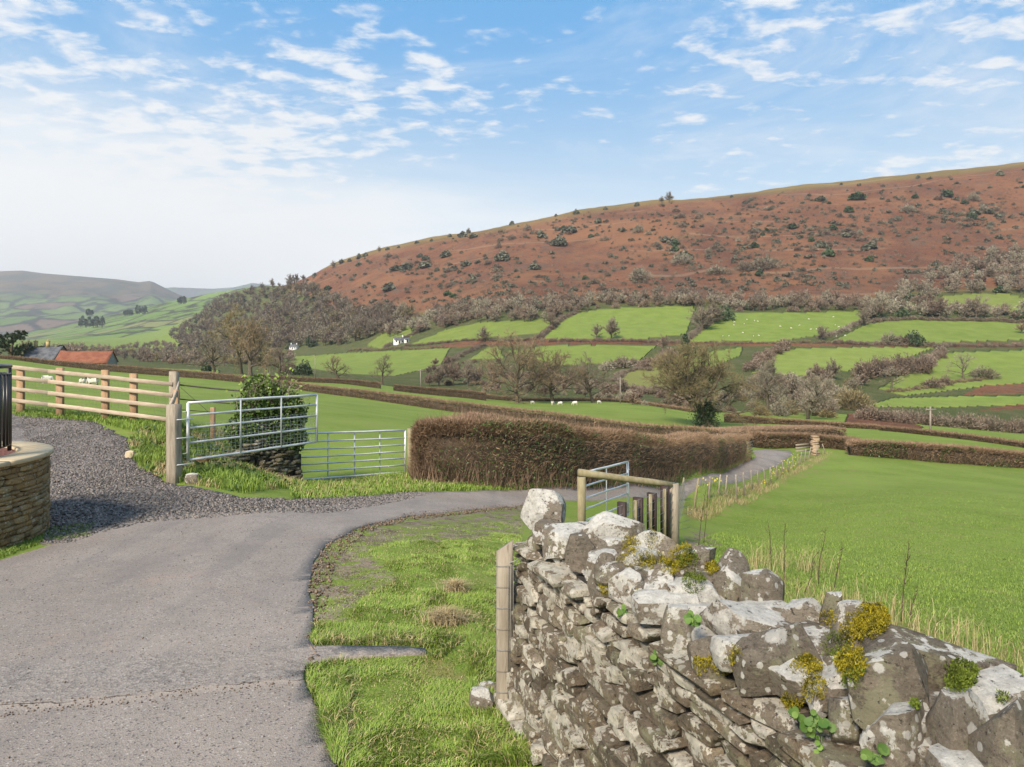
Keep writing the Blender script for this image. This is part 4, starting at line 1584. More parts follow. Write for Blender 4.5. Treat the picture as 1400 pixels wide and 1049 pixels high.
def roadside_rails():
    a, c = P(791, 646, 11.4), P(921, 664, 12.0)
    base = P(921, 746, 12.0)
    base[2] = float(gz(base[0], base[1]))
    root = empty('post_and_rail_barrier', base, 'round rail on two posts with tarred uprights and netting beside the lane', 'fence')
    r = MB()
    pts = resample(np.array([a, c + (c - a) * .02]), .4)
    pts[1:-1, 2] += R.normal(0, .006, len(pts) - 2)
    r.tube(pts, np.linspace(.062, .055, len(pts)), 12)
    r.build('top_rail', WOOD_GREEN, root, smooth=True)
    p = MB()
    q = P(795, 652, 11.42)
    p.tube([(q[0], q[1], float(gz(q[0], q[1])) - .1), q], .07, 12)
    p.build('post', WOOD_GREEN, root, smooth=True)
    p = MB()
    q = P(921, 663, 12.02)
    p.tube([(q[0], q[1], float(gz(q[0], q[1])) - .2), (q[0] + .0, q[1], (q[2] + base[2]) / 2), q + (0, 0, .03)], (.10, .095, .09), 14)
    p.build('corner_post', WOOD_OLD, root, smooth=True)
    E = np.array(P(912, 664, 11.9))
    S = np.array(P(844, 690, 10.2))
    for t, w in ((.95, .14), (.66, .15), (.38, .15), (.08, .13)):
        q = S + (E - S) * t
        p = MB()
        g0 = float(gz(q[0], q[1])) - .1
        p.beam((q[0], q[1], g0), (q[0], q[1], q[2] + R.uniform(-.03, .03)), w * 1.05, .07, up=(E - S) / np.linalg.norm(E - S), bev=.006)
        p.build('tarred_upright', WOOD_TAR, root)
    for t in (.83, .52, .22):
        q = S + (E - S) * t + np.array((.10, .06, -.02))
        p = MB()
        p.beam((q[0], q[1], float(gz(q[0], q[1])) - .1), (q[0], q[1], q[2]), .05, .04, up=(E - S), bev=.006)
        p.build('pale_stake', WOOD_GREEN, root)
    w = MB()
    E2 = np.array(P(945, 660, 12.4))
    for k in range(7):
        z = -.02 - k * .13
        w.tube([S + (-.1, -.18, z), (S + E) / 2 + (0.05, -.05, z - .01), E + (0, -.09, z), E2 + (0, 0, z)], .0035, 4)
    for t in np.linspace(0, 1, 13):
        q = S + (E - S) * t + np.array((.03, -.06, -.02))
        w.tube([q, q - (0, 0, .8)], .002, 4)
    w.build('wire_netting', WIRE, root)


roadside_rails()


# ------------------------------------------------------------------ timber rail fence on the left
def rail_fence():
    dl, dr = 20.5, 19.3
    tops = [(26, 501.5), (80, 503), (142, 506), (181, 511)]
    at = lambda px: dl + (dr - dl) * (px - 26) / (238 - 26)
    e = P(238, 583, dr)
    root = empty('timber_rail_fence', e, 'four rail timber fence between the gravel drive and pasture', 'fence')
    for px, ty in tops:
        d = at(px)
        q = P(px, ty, d)
        q[1] += .07
        p = MB()
        p.beam((q[0], q[1], float(gz(q[0], q[1])) - .3), q, .20, .11, up=(0, 1, 0), bev=.01)
        p.build('post', WOOD_POST, root)
    q = P(238, 508, dr + .05)
    p = MB()
    p.beam((q[0], q[1], float(gz(q[0], q[1])) - .3), q, .21, .2, up=(0, 1, 0), bev=.015)
    p.build('corner_post', WOOD_OLD, root)
    ext = P(-120, 0, 21.2)
    for (yl, yr) in ((503.5, 525.5), (517, 541), (532.5, 557), (548, 574.5)):
        a, b = P(14, yl - 1.3, 20.55), P(236, yr, dr - .06)
        a = a + (a - b) * .45
        r = MB()
        r.beam(a, (a * .52 + b * .48), .04, .115, bev=.008, wob=.006, tone=R.uniform(.3, .7))
        r.beam((a * .52 + b * .48), b, .04, .115, bev=.008, wob=.006, tone=R.uniform(.3, .7))
        r.build('rail', WOOD_RAIL, root)
    for px in (-40, -105):
        q = P(px, 500, 20.9)
        p = MB()
        p.beam((q[0], q[1], float(gz(q[0], q[1])) - .3), q, .16, .11, up=(0, 1, 0), bev=.01)
        p.build('post', WOOD_POST, root)
    w = MB()
    for k in range(9):
        a, b = P(14, 507 + k * 6.2, 20.7), P(236, 528 + k * 5.8, dr + .1)
        w.tube([a, b], .002, 4, cap=False)
    for s in np.linspace(0, 1, 46):
        a, b = P(14 + 222 * s, 507 + 21 * s, 20.7 - 1.3 * s), P(14 + 222 * s, 558 + 19 * s, 20.7 - 1.3 * s)
        w.tube([a, b], .0018, 4, cap=False)
    w.build('sheep_netting', WIRE, root)
    # return panel to the gate post
    rt = empty('rail_fence_return', P(238, 661, 13.2), 'short rail panel seen end on behind the thick gate post', 'fence')
    for (yb, yf) in ((524, 556), (541, 583), (557, 612), (574, 641)):
        r = MB()
        r.beam(P(245, yb, dr - .1), P(233, yf, 13.05), .045, .13, bev=.008, wob=.006)
        r.build('rail', WOOD_RAIL, rt)
    q = P(241, 533, 16.2)
    p = MB()
    p.beam((q[0], q[1], float(gz(q[0], q[1])) - .2), q, .12, .1, up=(0, 1, 0), bev=.01)
    p.build('post', WOOD_POST, rt)
    # strained wires and their stake, running off towards the ivy
    ws = empty('strained_wire_fence', P(291, 577, 18.5), 'sagging wires on a reddish stake beside the ivy stump', 'fence')
    q = P(291, 557, 18.5)
    p = MB()
    p.beam((q[0], q[1], float(gz(q[0], q[1])) - .2), q, .11, .09, up=(0, 1, 0), bev=.008)
    p.build('stake', WOOD_POST, ws)
    w = MB()
    for (ya, yb, rr) in ((526, 535, .022), (545.5, 553, .018), (560, 566, .01)):
        w.tube([P(243, ya, 19.1), P(290, (ya + yb) / 2 + .6, 18.6), P(345, yb + 1, 18.0)], rr, 5)
    w.tube([P(247, 530, 19.0), P(288, 566, 18.5)], .006, 4)
    w.build('wire', simple('dark_wire', (0.04, 0.035, 0.03), (0.07, 0.06, 0.05), .7), ws)


rail_fence()

# ------------------------------------------------------------------ stake and netting fence along the field side of the lane
STAKES = [(935, 653, 25.0), (955, 654, 24), (971, 652, 26.5), (985, 649, 28), (994, 650, 29), (1006, 649, 31), (1016, 646, 33), (1027, 643, 36), (1036, 643, 38), (1044, 641, 39.5), (1053, 639, 41), (1062, 638, 43.5), (1070, 634, 46),
          (1077, 629, 48.5), (1084, 625, 51), (1090, 621, 53.5), (1096, 618, 55.5), (1102, 614, 57.5), (1109, 611, 59.5), (1117, 609, 61.5), (1124, 607, 63.5)]


def stake_fence():
    b0 = P(945, 693, 25)
    root = empty('stake_and_wire_fence', (b0[0], b0[1], float(gz(b0[0], b0[1]))), 'leaning thin stakes with wire netting along the field side of the lane', 'fence')
    tops = []
    for i, (px, py, d) in enumerate(STAKES):
        q = P(px, py, d)
        lean = R.normal(0, .10)
        if i in (0, 1):
            lean = (-.14, -.20)[i]
        z0 = float(gz(q[0], q[1]))
        q[2] = max(q[2], z0 + .85)
        p = MB()
        th = R.uniform(.032, .045) * (1.25 if i == 2 else 1)
        p.tube([(q[0] + lean, q[1], z0 - .2), (q[0] + lean * .5, q[1], (z0 + q[2]) / 2), q], (th, th * .95, th * .85), 7, tone=R.uniform(.2, .9))
        p.build('stake', WOOD_GREEN if i in (0, 1) else WOOD_OLD, root, smooth=True)
        tops.append(q)
    w = MB()
    c = np.array(P(921, 668, 12.1))
    line = np.vstack([[c], tops])
    for k in range(7):
        off = np.array([(.03, 0, -.08 - k * .13)] * len(line))
        w.tube(line + off, .003 if k else .005, 4, cap=False)
    dense = resample(line, .3)
    for q in dense:
        w.tube([q + (.03, 0, -.08), q + (.03, 0, -.86)], .0016, 4, cap=False)
    w.build('wire_netting', WIRE, root)


stake_fence()

# small timber gate and stone pillar at the bend, hurdle leaning on the hedge end
def bend_furniture():
    a, b = P(1088, 617, 61), P(1112, 615, 63)
    z = float(gz(a[0], a[1]))
    root = empty('timber_field_gate', (a[0], a[1], z), 'small timber gate beside the stone pillar at the bend', 'gate')
    for k, dz in enumerate((0, -.28, -.56)):
        r = MB()
        r.beam(a + (0, 0, dz + .55), b + (0, 0, dz + .55), .05, .14, bev=.01)
        r.build('rail', WOOD_OLD, root)
    for s in (0, 1):
        q = a if s == 0 else b
        r = MB()
        r.beam((q[0], q[1] - .06, float(gz(q[0], q[1])) - .2), (q[0], q[1] - .06, q[2] + .65), .12, .12, bev=.01)
        r.build('post', WOOD_OLD, root)
    q = P(1114, 607, 62.3)
    z = float(gz(q[0], q[1]))
    mb = MB()
    for i in range(14):
        Vs, Q = stone((.62, .6, .17), 3, .15, 3, .04)
        mb.add(Vs + np.array((q[0] + .03 * R.normal(), q[1], z - .2 + i * .145)), [Q], R.uniform())
    o = mb.build('stone_pillar', simple('sandstone_pillar', (0.36, 0.25, 0.16), (0.48, 0.36, 0.25), .9), None, smooth=True)
    tag(o, 'warm sandstone gate pillar at the bend of the lane', 'pillar')
    a, b = P(1020, 607, 53), P(1029, 603.5, 57)
    root = empty('leaning_hurdle', (a[0], a[1], float(gz(a[0], a[1]))), 'grey five rail hurdle at the end of the roadside hedge', 'hurdle')
    for k in range(5):
        r = MB()
        r.beam(a + (0, 0, -k * .24), b + (0, 0, -k * .24), .04, .10, bev=.008)
        r.build('rail', WOOD_OLD, root)
    for s in (.05, .5, .95):
        q = a + (b - a) * s
        r = MB()
        r.beam(q + (0, -.05, .08), q + (0, -.05, -1.25), .07, .07, bev=.008)
        r.build('upright', WOOD_OLD, root)


bend_furniture()

# loose stones
for (px, py, w, h, lb, mt) in ((264, 655, 19, 17, 'rounded pale stone at the foot of the thick gate post', STONE_CAP), (659, 958, 34, 34, 'cream field stone in the grass by the wall end', STONE_CAP), (178, 622, 12, 12, 'pinkish stone in the dry grass beside the gravel', FLAG),
                               (668, 940, 26, 14, 'flat cream stone leaning on the wall foot', STONE_CAP)):
    q = hit1(px, py + h * .35)
    s = w / F * q[1]
    Vs, Q = stone((s, s * .8, h / F * q[1]), 14, .6, 9, .05, (.6, .92), np.random.default_rng(int(px)))
    mb = MB()
    mb.add(Vs + q + (0, 0, h / F * q[1] * .32), [Q], .6)
    tag(mb.build('loose_stone', mt, None, smooth=True), lb, 'stone')
# ------------------------------------------------------------------ plant materials
T_GREY = twig_mat('grey_brown_twigs', (0.148, 0.119, 0.087), (0.257, 0.215, 0.164))
T_TAN = twig_mat('tan_twigs', (0.18, 0.132, 0.082), (0.32, 0.245, 0.155))
T_PURPLE = twig_mat('purple_brown_twigs', (0.145, 0.106, 0.080), (0.245, 0.186, 0.142))
T_OLIVE = twig_mat('olive_twigs', (0.165, 0.135, 0.068), (0.30, 0.25, 0.135))
T_PALE = twig_mat('pale_lichened_twigs', (0.203, 0.179, 0.129), (0.328, 0.292, 0.218))
T_HEDGE = twig_mat('hedge_twigs', (0.115, 0.074, 0.048), (0.28, 0.19, 0.12))
T_HEDGE_TIP = twig_mat('cut_hedge_tips', (0.20, 0.132, 0.09), (0.37, 0.26, 0.18))
BARK = simple('bark', (0.075, 0.06, 0.045), (0.15, 0.125, 0.09), 0.95, 3, 0, .1, .6)
L_DARK = leaf_mat('dark_evergreen_leaves', (0.03, 0.052, 0.024), (0.075, 0.105, 0.045), rough=.55)
L_GORSE = leaf_mat('gorse_leaves', (0.10, 0.108, 0.072), (0.19, 0.188, 0.135), rough=.7)
L_IVY = leaf_mat('ivy_leaves', (0.03, 0.065, 0.014), (0.14, 0.205, 0.045), rough=.4)
L_HOLLY = leaf_mat('hedge_green_leaves', (0.03, 0.055, 0.016), (0.085, 0.125, 0.035), rough=.45)
G_BLADE = leaf_mat('grass_blade', (0.098, 0.165, 0.018), (0.245, 0.325, 0.060), c2=(0.165, 0.24, 0.04), rough=.6)
G_DRY = leaf_mat('dry_grass_blade', (0.28, 0.21, 0.10), (0.52, 0.42, 0.24), rough=.8)
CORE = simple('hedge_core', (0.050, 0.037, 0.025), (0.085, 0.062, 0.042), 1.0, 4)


def tmesh(name, V, faces, mat, parent=None, tone=None, loc=None, smooth=False, local=False):
    if tone is None:
        tone = np.full(len(V), .5)
    if loc is None and parent is not None and not local:
        loc = np.array(parent.location)
    o = np_mesh(name, V, faces, mat, parent, smooth, attrs={'tone': tone}, loc=loc)
    if parent is not None:
        o.location = (0, 0, 0)
    return o


def unit(v):
    return v / (np.linalg.norm(v, axis=-1, keepdims=True) + 1e-9)


# ------------------------------------------------------------------ bare trees with real limbs
def grow_tree(seed, H, r0, spread, limbs=9, sub=7, fine=6, tw=12, clear=.16, up=.25, twl=.05, tww=.0032, ntrunk=1):
    """trunk and limbs as tubes, the outer spray as thin twigs; foot at the origin"""
    rg = np.random.default_rng(seed)
    wood = MB()
    tb, td = [], []

    def shoot(p, d, L, r, level):
        k = 5 if level < 2 else 4
        pts, rad = [p], [r]
        for i in range(k):
            d = d + rg.normal(0, .13 + .04 * level, 3) + np.array((0, 0, up * (.10 if level else .0)))
            d = d / np.linalg.norm(d)
            p = p + d * L / k
            pts.append(p)
            rad.append(r * (1 - .72 * (i + 1) / k))
        pts = np.array(pts)
        wood.tube(pts, np.array(rad), (8, 6, 5, 3)[min(level, 3)], cap=False)
        return pts, rad

    def kids(pts, rad, n, level, L, lo=.3):
        for j in range(n):
            t = lo + (1 - lo) * (j + rg.random()) / n
            x = t * (len(pts) - 1)
            i = min(int(x), len(pts) - 2)
            f = x - i
            p = pts[i] * (1 - f) + pts[i + 1] * f
            r = (rad[i] * (1 - f) + rad[i + 1] * f) * .62
            ax = unit(pts[i + 1] - pts[i])
            rnd = rg.normal(size=3)
            per = unit(rnd - ax * (rnd @ ax))
            an = math.radians(rg.uniform(28, 62))
            d = unit(ax * math.cos(an) + per * math.sin(an))
            yield p, d, L * (1.1 - .55 * t) * rg.uniform(.75, 1.15), r

    for tr in range(ntrunk):
        off = np.array((0, 0, 0.)) if ntrunk == 1 else np.array((rg.uniform(-.06, .06) * H, rg.uniform(-.03, .03) * H, 0))
        lean = rg.normal(0, .05 + .1 * (ntrunk > 1), 3)
        d0 = unit(np.array((lean[0], lean[1], 1.0)))
        hgt = H * .58
        tp, tr_ = shoot(off + np.array((0, 0, -.03 * H)), d0, hgt, r0, 0)
        fl = MB()
        wood.tube([off + (0, 0, -.03 * H), off + (0, 0, .03 * H)], (r0 * 1.45, r0 * .95), 8, cap=False)
        for j in range(limbs):
            t = clear / .58 + (1 - clear / .58) * (j + .5) / limbs
            x = t * (len(tp) - 1)
            i = min(int(x), len(tp) - 2)
            p = tp[i] + (tp[i + 1] - tp[i]) * (x - i)
            az = j * 2.4 + rg.uniform(-.4, .4)
            el = math.radians(rg.uniform(8, 30) + 48 * t * t)
            d = np.array((math.cos(az) * math.cos(el), math.sin(az) * math.cos(el), math.sin(el)))
            L = spread * H * (1.0 - .38 * t) * rg.uniform(.8, 1.1)
            lp, lr = shoot(p, d, L, r0 * .48 * (1 - .45 * t), 1)
            for p2, d2, L2, r2 in kids(lp, lr, sub, 2, L * .62):
                sp, sr = shoot(p2, d2, L2, r2, 2)
                for p3, d3, L3, r3 in kids(sp, sr, fine, 3, L2 * .55, .2):
                    if L3 > .07 * H:
                        fp, fr = shoot(p3, d3, L3, max(r3, .0011 * H), 3)
                    else:
                        fp = np.array([p3 + d3 * L3 * q for q in (0, .33, .66, 1)])
                    m = rg.integers(0, 3, tw)
                    f = rg.random(tw)[:, None]
                    tb.append(fp[m] * (1 - f) + fp[m + 1] * f)
                    td.append(unit(fp[m + 1] - fp[m]) + rg.normal(0, .55, (tw, 3)) + np.array((0, 0, .15)))
    tb, td = np.vstack(tb), np.vstack(td)
    V, T = twigs(tb, td, rg.uniform(.6, 1.5, len(tb)) * twl * H, tww * H)
    return wood, V, T


def big_tree(name, label, px, py, d, hpx, seed, mat, group=None, **kw):
    foot = P(px, py, d)
    foot[2] = float(gz(foot[0], foot[1]))
    H = hpx / F * d
    kw = dict(dict(r0=.045 * H, spread=.40), **kw)
    wood, V, T = grow_tree(seed, H, **kw)
    top = np.quantile(V[:, 2], .995)
    s = H / top
    root = empty(name, foot, label, 'tree', group)
    o = np_mesh('trunk', np.vstack(wood.v) * s, [np.vstack(x) for x in wood.f.values() if x], BARK, root, True, attrs={'tone': np.concatenate(wood.a)})
    rr = np.linalg.norm(V * (1, 1, .8) - (0, 0, top * .4), axis=1)
    tone = .25 + .5 * np.repeat(R.random(len(V) // 3), 3)
    tmesh('crown', V * s, [T], mat, root, tone, local=True)
    return root


oak = big_tree('bare_oak', 'largest bare oak in the valley field, its wide crown starting low', 707, 551, 150, 97, 3, T_TAN, r0=.6, spread=.86, limbs=14, sub=9, fine=7, tw=15, clear=.14, up=.16)
big_tree('bare_oak', 'bare oak of middling size between the two other field oaks', 756, 553, 150, 78, 8, T_TAN, r0=.45, spread=.78, limbs=13, sub=8, fine=7, tw=14, up=.18)
big_tree('bare_oak', 'smallest of the three bare oaks in the valley field', 811, 552, 152, 68, 14, T_GREY, r0=.38, spread=.74, limbs=12, sub=8, fine=6, tw=13, up=.18)
t = big_tree('ivy_clad_tree', 'broad olive tree with thick ivy covered trunks behind the roadside hedge', 965, 584, 98, 116, 21, T_OLIVE, r0=.5, spread=.74, limbs=12, sub=9, fine=8, tw=18, ntrunk=2, clear=.2, twl=.05, tww=.0022, up=.14)
c = R.normal(size=(5000, 3)) * (.75, .5, 0) + np.array((0, 0, 0))
c[:, 2] = R.uniform(-.2, 3.6, 5000)
V, Q = leaves(c, R.uniform(.10, .2, 5000))
tmesh('ivy', V, [Q], L_DARK, t, local=True)
big_tree('bare_tree', 'brown bare tree with a dark trunk beyond the left pasture', 343, 515, 168, 76, 31, T_TAN, r0=.5, spread=.40, limbs=11, sub=7, fine=6, tw=15)
big_tree('bare_tree', 'pale lichened bare tree left of the brown one beyond the pasture', 292, 508, 175, 56, 37, T_PALE, r0=.35, spread=.46, limbs=10, sub=7, fine=6, tw=13)
big_tree('bare_tree', 'tall olive tinted bare tree behind the brown one beyond the pasture', 330, 508, 205, 92, 41, T_OLIVE, r0=.5, spread=.42, limbs=11, sub=7, fine=6, tw=15)
big_tree('bare_tree', 'bare tree right of the brown one beyond the pasture hedge', 385, 512, 190, 48, 43, T_GREY, r0=.35, spread=.46, limbs=9, sub=7, fine=6, tw=12)
big_tree('bare_tree', 'wide bare tree standing by the green strip below the white house', 464, 513, 205, 34, 47, T_TAN, r0=.4, spread=.6, limbs=9, sub=7, fine=6, tw=11)
big_tree('bare_tree', 'small upright bare tree alone on the green strip', 523, 517, 205, 42, 53, T_GREY, r0=.35, spread=.42, limbs=9, sub=6, fine=6, tw=9)
big_tree('pale_bare_tree', 'tall pale bare tree right of the ivy clad tree', 1050, 575, 150, 78, 59, T_PALE, r0=.3, spread=.34, limbs=11, sub=7, fine=6, tw=12)
big_tree('pale_bare_tree', 'round crowned pale tree in the scrub right of the lane', 1105, 580, 140, 60, 61, T_PALE, r0=.3, spread=.46, limbs=10, sub=7, fine=6, tw=13)
big_tree('pale_bare_tree', 'spreading pale tree standing in the right hand valley field', 1318, 519, 260, 38, 67, T_PALE, r0=.35, spread=.5, limbs=9, sub=6, fine=6, tw=10)
big_tree('pale_bare_tree', 'small pale tree by the lower hedge of the right hand field', 1219, 540, 230, 32, 71, T_PALE, r0=.3, spread=.5, limbs=9, sub=6, fine=5, tw=10)
big_tree('dark_evergreen', 'dark green tree beside the old slate roof', 15, 500, 168, 50, 73, L_DARK, r0=.4, spread=.36, limbs=9, sub=7, fine=6, tw=30, twl=.035, tww=.012)
big_tree('bare_tree', 'rust brown bare tree beside the dark evergreen by the barns', 33, 498, 175, 40, 79, T_PURPLE, r0=.35, spread=.42, limbs=9, sub=7, fine=6, tw=14)


# ------------------------------------------------------------------ smaller trees for the slopes: a few grown forms, copied
def fuzzy(seed, n, kind):
    """unit-height crown and trunk as arrays"""
    rg = np.random.default_rng(seed)
    if kind == 'tree':
        nb = 26
        az, el = rg.uniform(0, 6.28, nb), np.radians(rg.uniform(15, 85, nb))
        d = np.stack([np.cos(az) * np.cos(el), np.sin(az) * np.cos(el), np.sin(el)], 1)
        L = rg.uniform(.42, .60, nb) * (.82 + .25 * np.sin(el))
        st = np.stack([np.zeros(nb), np.zeros(nb), rg.uniform(.12, .42, nb)], 1)
        L = np.minimum(L, (1.0 - st[:, 2]) / np.maximum(np.sin(el), .2))
        w = MB()
        w.tube([(0, 0, -.06), (0, 0, .25), (.01, 0, .6)], (.035, .026, .008), 5, cap=False)
        for i in range(nb):
            w.tube([st[i], st[i] + d[i] * L[i] * .5 + (0, 0, .02), st[i] + d[i] * L[i]], (.011, .007, .002), 3, cap=False)
        i = rg.integers(0, nb, n)
        t = rg.uniform(.25, 1, n)[:, None]
        b = st[i] + d[i] * L[i][:, None] * t + rg.normal(0, .03, (n, 3))
        dd = d[i] + rg.normal(0, .6, (n, 3)) + (0, 0, .25)
        return w, b, dd, rg.uniform(.05, .13, n)
    if kind == 'shrub':
        w = MB()
        for k in range(7):
            a = k * .9
            w.tube([(0.05 * math.cos(a), .05 * math.sin(a), -.05), (.3 * math.cos(a), .3 * math.sin(a), .6)], (.02, .008), 3, cap=False)
        az, el = rg.uniform(0, 6.28, n), np.arcsin(rg.uniform(.02, 1, n))
        rad = rg.uniform(.35, 1, n) ** .5
        lump = .8 + .25 * np.sin(az * 3 + seed) * np.cos(el * 2)
        b = np.stack([np.cos(az) * np.cos(el) * .62, np.sin(az) * np.cos(el) * .62, np.sin(el) * .88], 1) * (rad * lump)[:, None]
        return w, b, unit(b + 1e-6) + rg.normal(0, .5, (n, 3)) + (0, 0, .3), rg.uniform(.08, .2, n)
    if kind == 'conifer':
        w = MB()
        w.tube([(0, 0, -.05), (0, 0, .9)], (.04, .008), 5, cap=False)
        z = rg.uniform(.05, 1, n)
        az = rg.uniform(0, 6.28, n)
        rad = (.34 * (1 - z) ** .7 * rg.uniform(.4, 1, n) * (.8 + .3 * np.sin(z * 30))) + .01
        b = np.stack([np.cos(az) * rad, np.sin(az) * rad, z], 1)
        return w, b, np.stack([np.cos(az), np.sin(az), rg.normal(.1, .4, n)], 1), rg.uniform(.04, .09, n)


KINDS = {}
KMAT = {'grey_tree': ('tree', T_GREY), 'tan_tree': ('tree', T_TAN), 'purple_tree': ('tree', T_PURPLE), 'olive_tree': ('tree', T_OLIVE), 'pale_tree': ('tree', T_PALE),
        'grey_shrub': ('shrub', T_GREY), 'purple_shrub': ('shrub', T_PURPLE), 'pale_shrub': ('shrub', T_PALE), 'olive_shrub': ('shrub', T_OLIVE), 'gorse': ('shrub', L_GORSE), 'holly': ('shrub', L_DARK), 'conifer': ('conifer', L_DARK)}
TREE_NAME = {'tree': 'bare_tree', 'shrub': 'shrub', 'conifer': 'conifer'}


def template(kind, v, n, wd):
    k = (kind, v, n, wd)
    if k not in KINDS:
        form, mat = KMAT[kind]
        w, b, d, L = fuzzy(sum(map(ord, kind)) * 7 + v * 13, n, form)
        if mat in (L_GORSE, L_DARK):
            b2 = b + unit(d) * (L * .5)[:, None]
            V, T = leaves(b2, R.uniform(.6, 1.3, n) * wd * 3.2, aspect=1.5)
        else:
            V, T = twigs(b, d, L, wd)
        per = T.shape[1]
        tone = np.repeat(np.clip(.5 + (R.random(n) - .5) * .7, 0, 1), per)
        KINDS[k] = (np.vstack(w.v), [np.vstack(x) for x in w.f.values() if x], V, T, tone, {})
    return KINDS[k]


def plant(kind, foot, H, label, group=None, wide=1.0, name=None, v=None, n=None):
    """one tree or shrub on the slope: trunk and crown share mesh data with the others of its form"""
    form, mat = KMAT[kind]
    d = foot[1]
    hp = H * F / d
    n = n or (2600 if hp > 26 else 1100 if hp > 12 else 420)
    wd = round(float(np.clip(.55 / hp, .006, .05)) * (1.6 if n < 500 else 1.0), 2 if n < 500 else 3)
    v = R.integers(0, 3) if v is None else v
    wv, wf, V, T, tone, made = template(kind, v, n, wd)
    root = empty(name or TREE_NAME[form], foot, label, 'shrub' if form == 'shrub' else 'tree', group, rz=R.uniform(0, 6.28))
    root.scale = (H * wide, H * wide, H)
    if hp < 13:                                          # a few pixels: one mesh
        if 'one' not in made:
            nw = len(wv)
            vv = np.vstack([wv, V])
            fs = wf + [T + nw]
            ni = sum(len(f) for f in wf)
            o = np_mesh('crown', vv, fs, [BARK, mat], None, attrs={'tone': np.concatenate([np.full(nw, .5), tone])}, matidx=np.concatenate([np.zeros(ni), np.ones(len(T))]))
            made['one'] = o.data
            bpy.data.objects.remove(o)
        nm, lb, ct, gp, sc_, rz = root.name, root['label'], root['category'], group, root.scale.copy(), root.rotation_euler.z
        bpy.data.objects.remove(root)
        o = bpy.data.objects.new(nm, made['one'])
        o.location = tuple(float(q) for q in foot)
        o.scale = sc_
        o.rotation_euler = (0, 0, rz)
        link(o)
        return tag(o, lb, ct, gp)
    if 'two' not in made:
        a = np_mesh('trunk', wv, wf, BARK, None, True, attrs={'tone': np.full(len(wv), .5)})
        b = np_mesh('crown', V, [T], mat, None, attrs={'tone': tone})
        made['two'] = (a.data, b.data)
        bpy.data.objects.remove(a)
        bpy.data.objects.remove(b)
    for nm, me in zip(('trunk', 'crown'), made['two']):
        link(bpy.data.objects.new(nm, me), root)
    return root


def plant_px(kind, px, py, hpx, label, group=None, wide=1.0, dmin=100, **kw):
    foot = hit1(px, py, dmin)
    foot[2] -= .1
    return plant(kind, foot, hpx / F * foot[1], label, group, wide, **kw)


# trees one can tell apart on the far fields
ONE_BY_ONE = [
    ('grey_tree', 662, 468, 22, 1.3, 'domed bare tree on the hedge line of the second field up'),
    ('purple_tree', 755, 449, 26, 1.0, 'bare tree at the corner of the brightest upper field'),
    ('grey_tree', 816, 463, 22, 1.0, 'left one of a pair of bare trees in the middle of the upper field'),
    ('grey_tree', 836, 464, 30, 1.0, 'right and darker one of a pair of bare trees in the upper field'),
    ('conifer', 937, 486, 29, 1.0, 'dark upright conifer beside the field corner'),
    ('purple_tree', 906, 482, 26, .9, 'purple brown bare tree left of the dark conifer'),
    ('grey_tree', 1123, 465, 21, 1.1, 'small bare tree alone in the sheep field'),
    ('holly', 1249, 472, 24, 1.05, 'nearly black round evergreen on the field hedge to the right'),
    ('pale_shrub', 1216, 470, 20, 1.2, 'pale shrub left of the black evergreen'),
    ('purple_shrub', 1233, 471, 16, 1.4, 'purple shrub touching the black evergreen'),
    ('grey_tree', 960, 452, 36, 1.2, 'large grey bare tree in the gap between two upper fields'),
    ('holly', 990, 438, 26, .9, 'dark evergreen behind the large grey tree in the field gap'),
    ('grey_tree', 975, 444, 32, 1.1, 'second grey tree in the gap beside the dark evergreen'),
    ('grey_tree', 1182, 446, 24, 1.1, 'bare tree at the left corner of the long right hand field'),
    ('pale_tree', 1205, 434, 36, 1.0, 'tall pale tree above the long right hand field'),
    ('grey_tree', 1335, 436, 34, 1.1, 'bare tree on the upper edge of the long right hand field'),
    ('purple_tree', 1285, 437, 30, 1.1, 'purplish bare tree on the upper edge of the long right hand field'),
    ('tan_tree', 1397, 456, 18, 1.2, 'tan bare tree at the right hand frame edge on the field hedge'),
    ('grey_tree', 1140, 520, 30, .9, 'dark bare tree in the valley scrub below the yellow green field'),
    ('olive_shrub', 1165, 560, 40, 1.2, 'large olive thicket bush below the dark bare tree'),
    ('purple_shrub', 1275, 530, 17, 1.6, 'rounded purple shrub by the hedge of the right field'),
    ('purple_shrub', 1292, 526, 15, 1.2, 'smaller purple shrub next to the rounded one'),
    ('grey_shrub', 1345, 517, 20, 1.7, 'grey shrub under the spreading pale tree'),
    ('holly', 415, 513, 24, 1.0, 'dark evergreen bush on the green strip near the wooden pole'),
    ('purple_shrub', 392, 512, 18, 1.2, 'purple shrub beside the dark evergreen bush'),
    ('holly', 282, 508, 16, .7, 'dark bush at the foot of the pale lichened tree'),
    ('holly', 397, 477, 12, .8, 'dark yew left of the white cottage'),
    ('holly', 422, 472, 14, .5, 'narrow dark yew right of the white cottage'),
    ('holly', 541, 470, 10, .7, 'dark bush beside the second white house'),
    ('purple_tree', 620, 527, 33, 1.0, 'purple bare tree behind the hedge left of the great oak'),
    ('grey_tree', 640, 528, 36, .9, 'grey tree crowding behind the great oak'),
    ('grey_tree', 600, 528, 30, 1.0, 'grey tree in the thicket left of the oaks'),
    ('purple_tree', 655, 525, 26, 1.0, 'purple tree right behind the great oak'),
]
for kind, px, py, h, wide, lb in ONE_BY_ONE:
    plant_px(kind, px, py, h, lb, wide=wide)

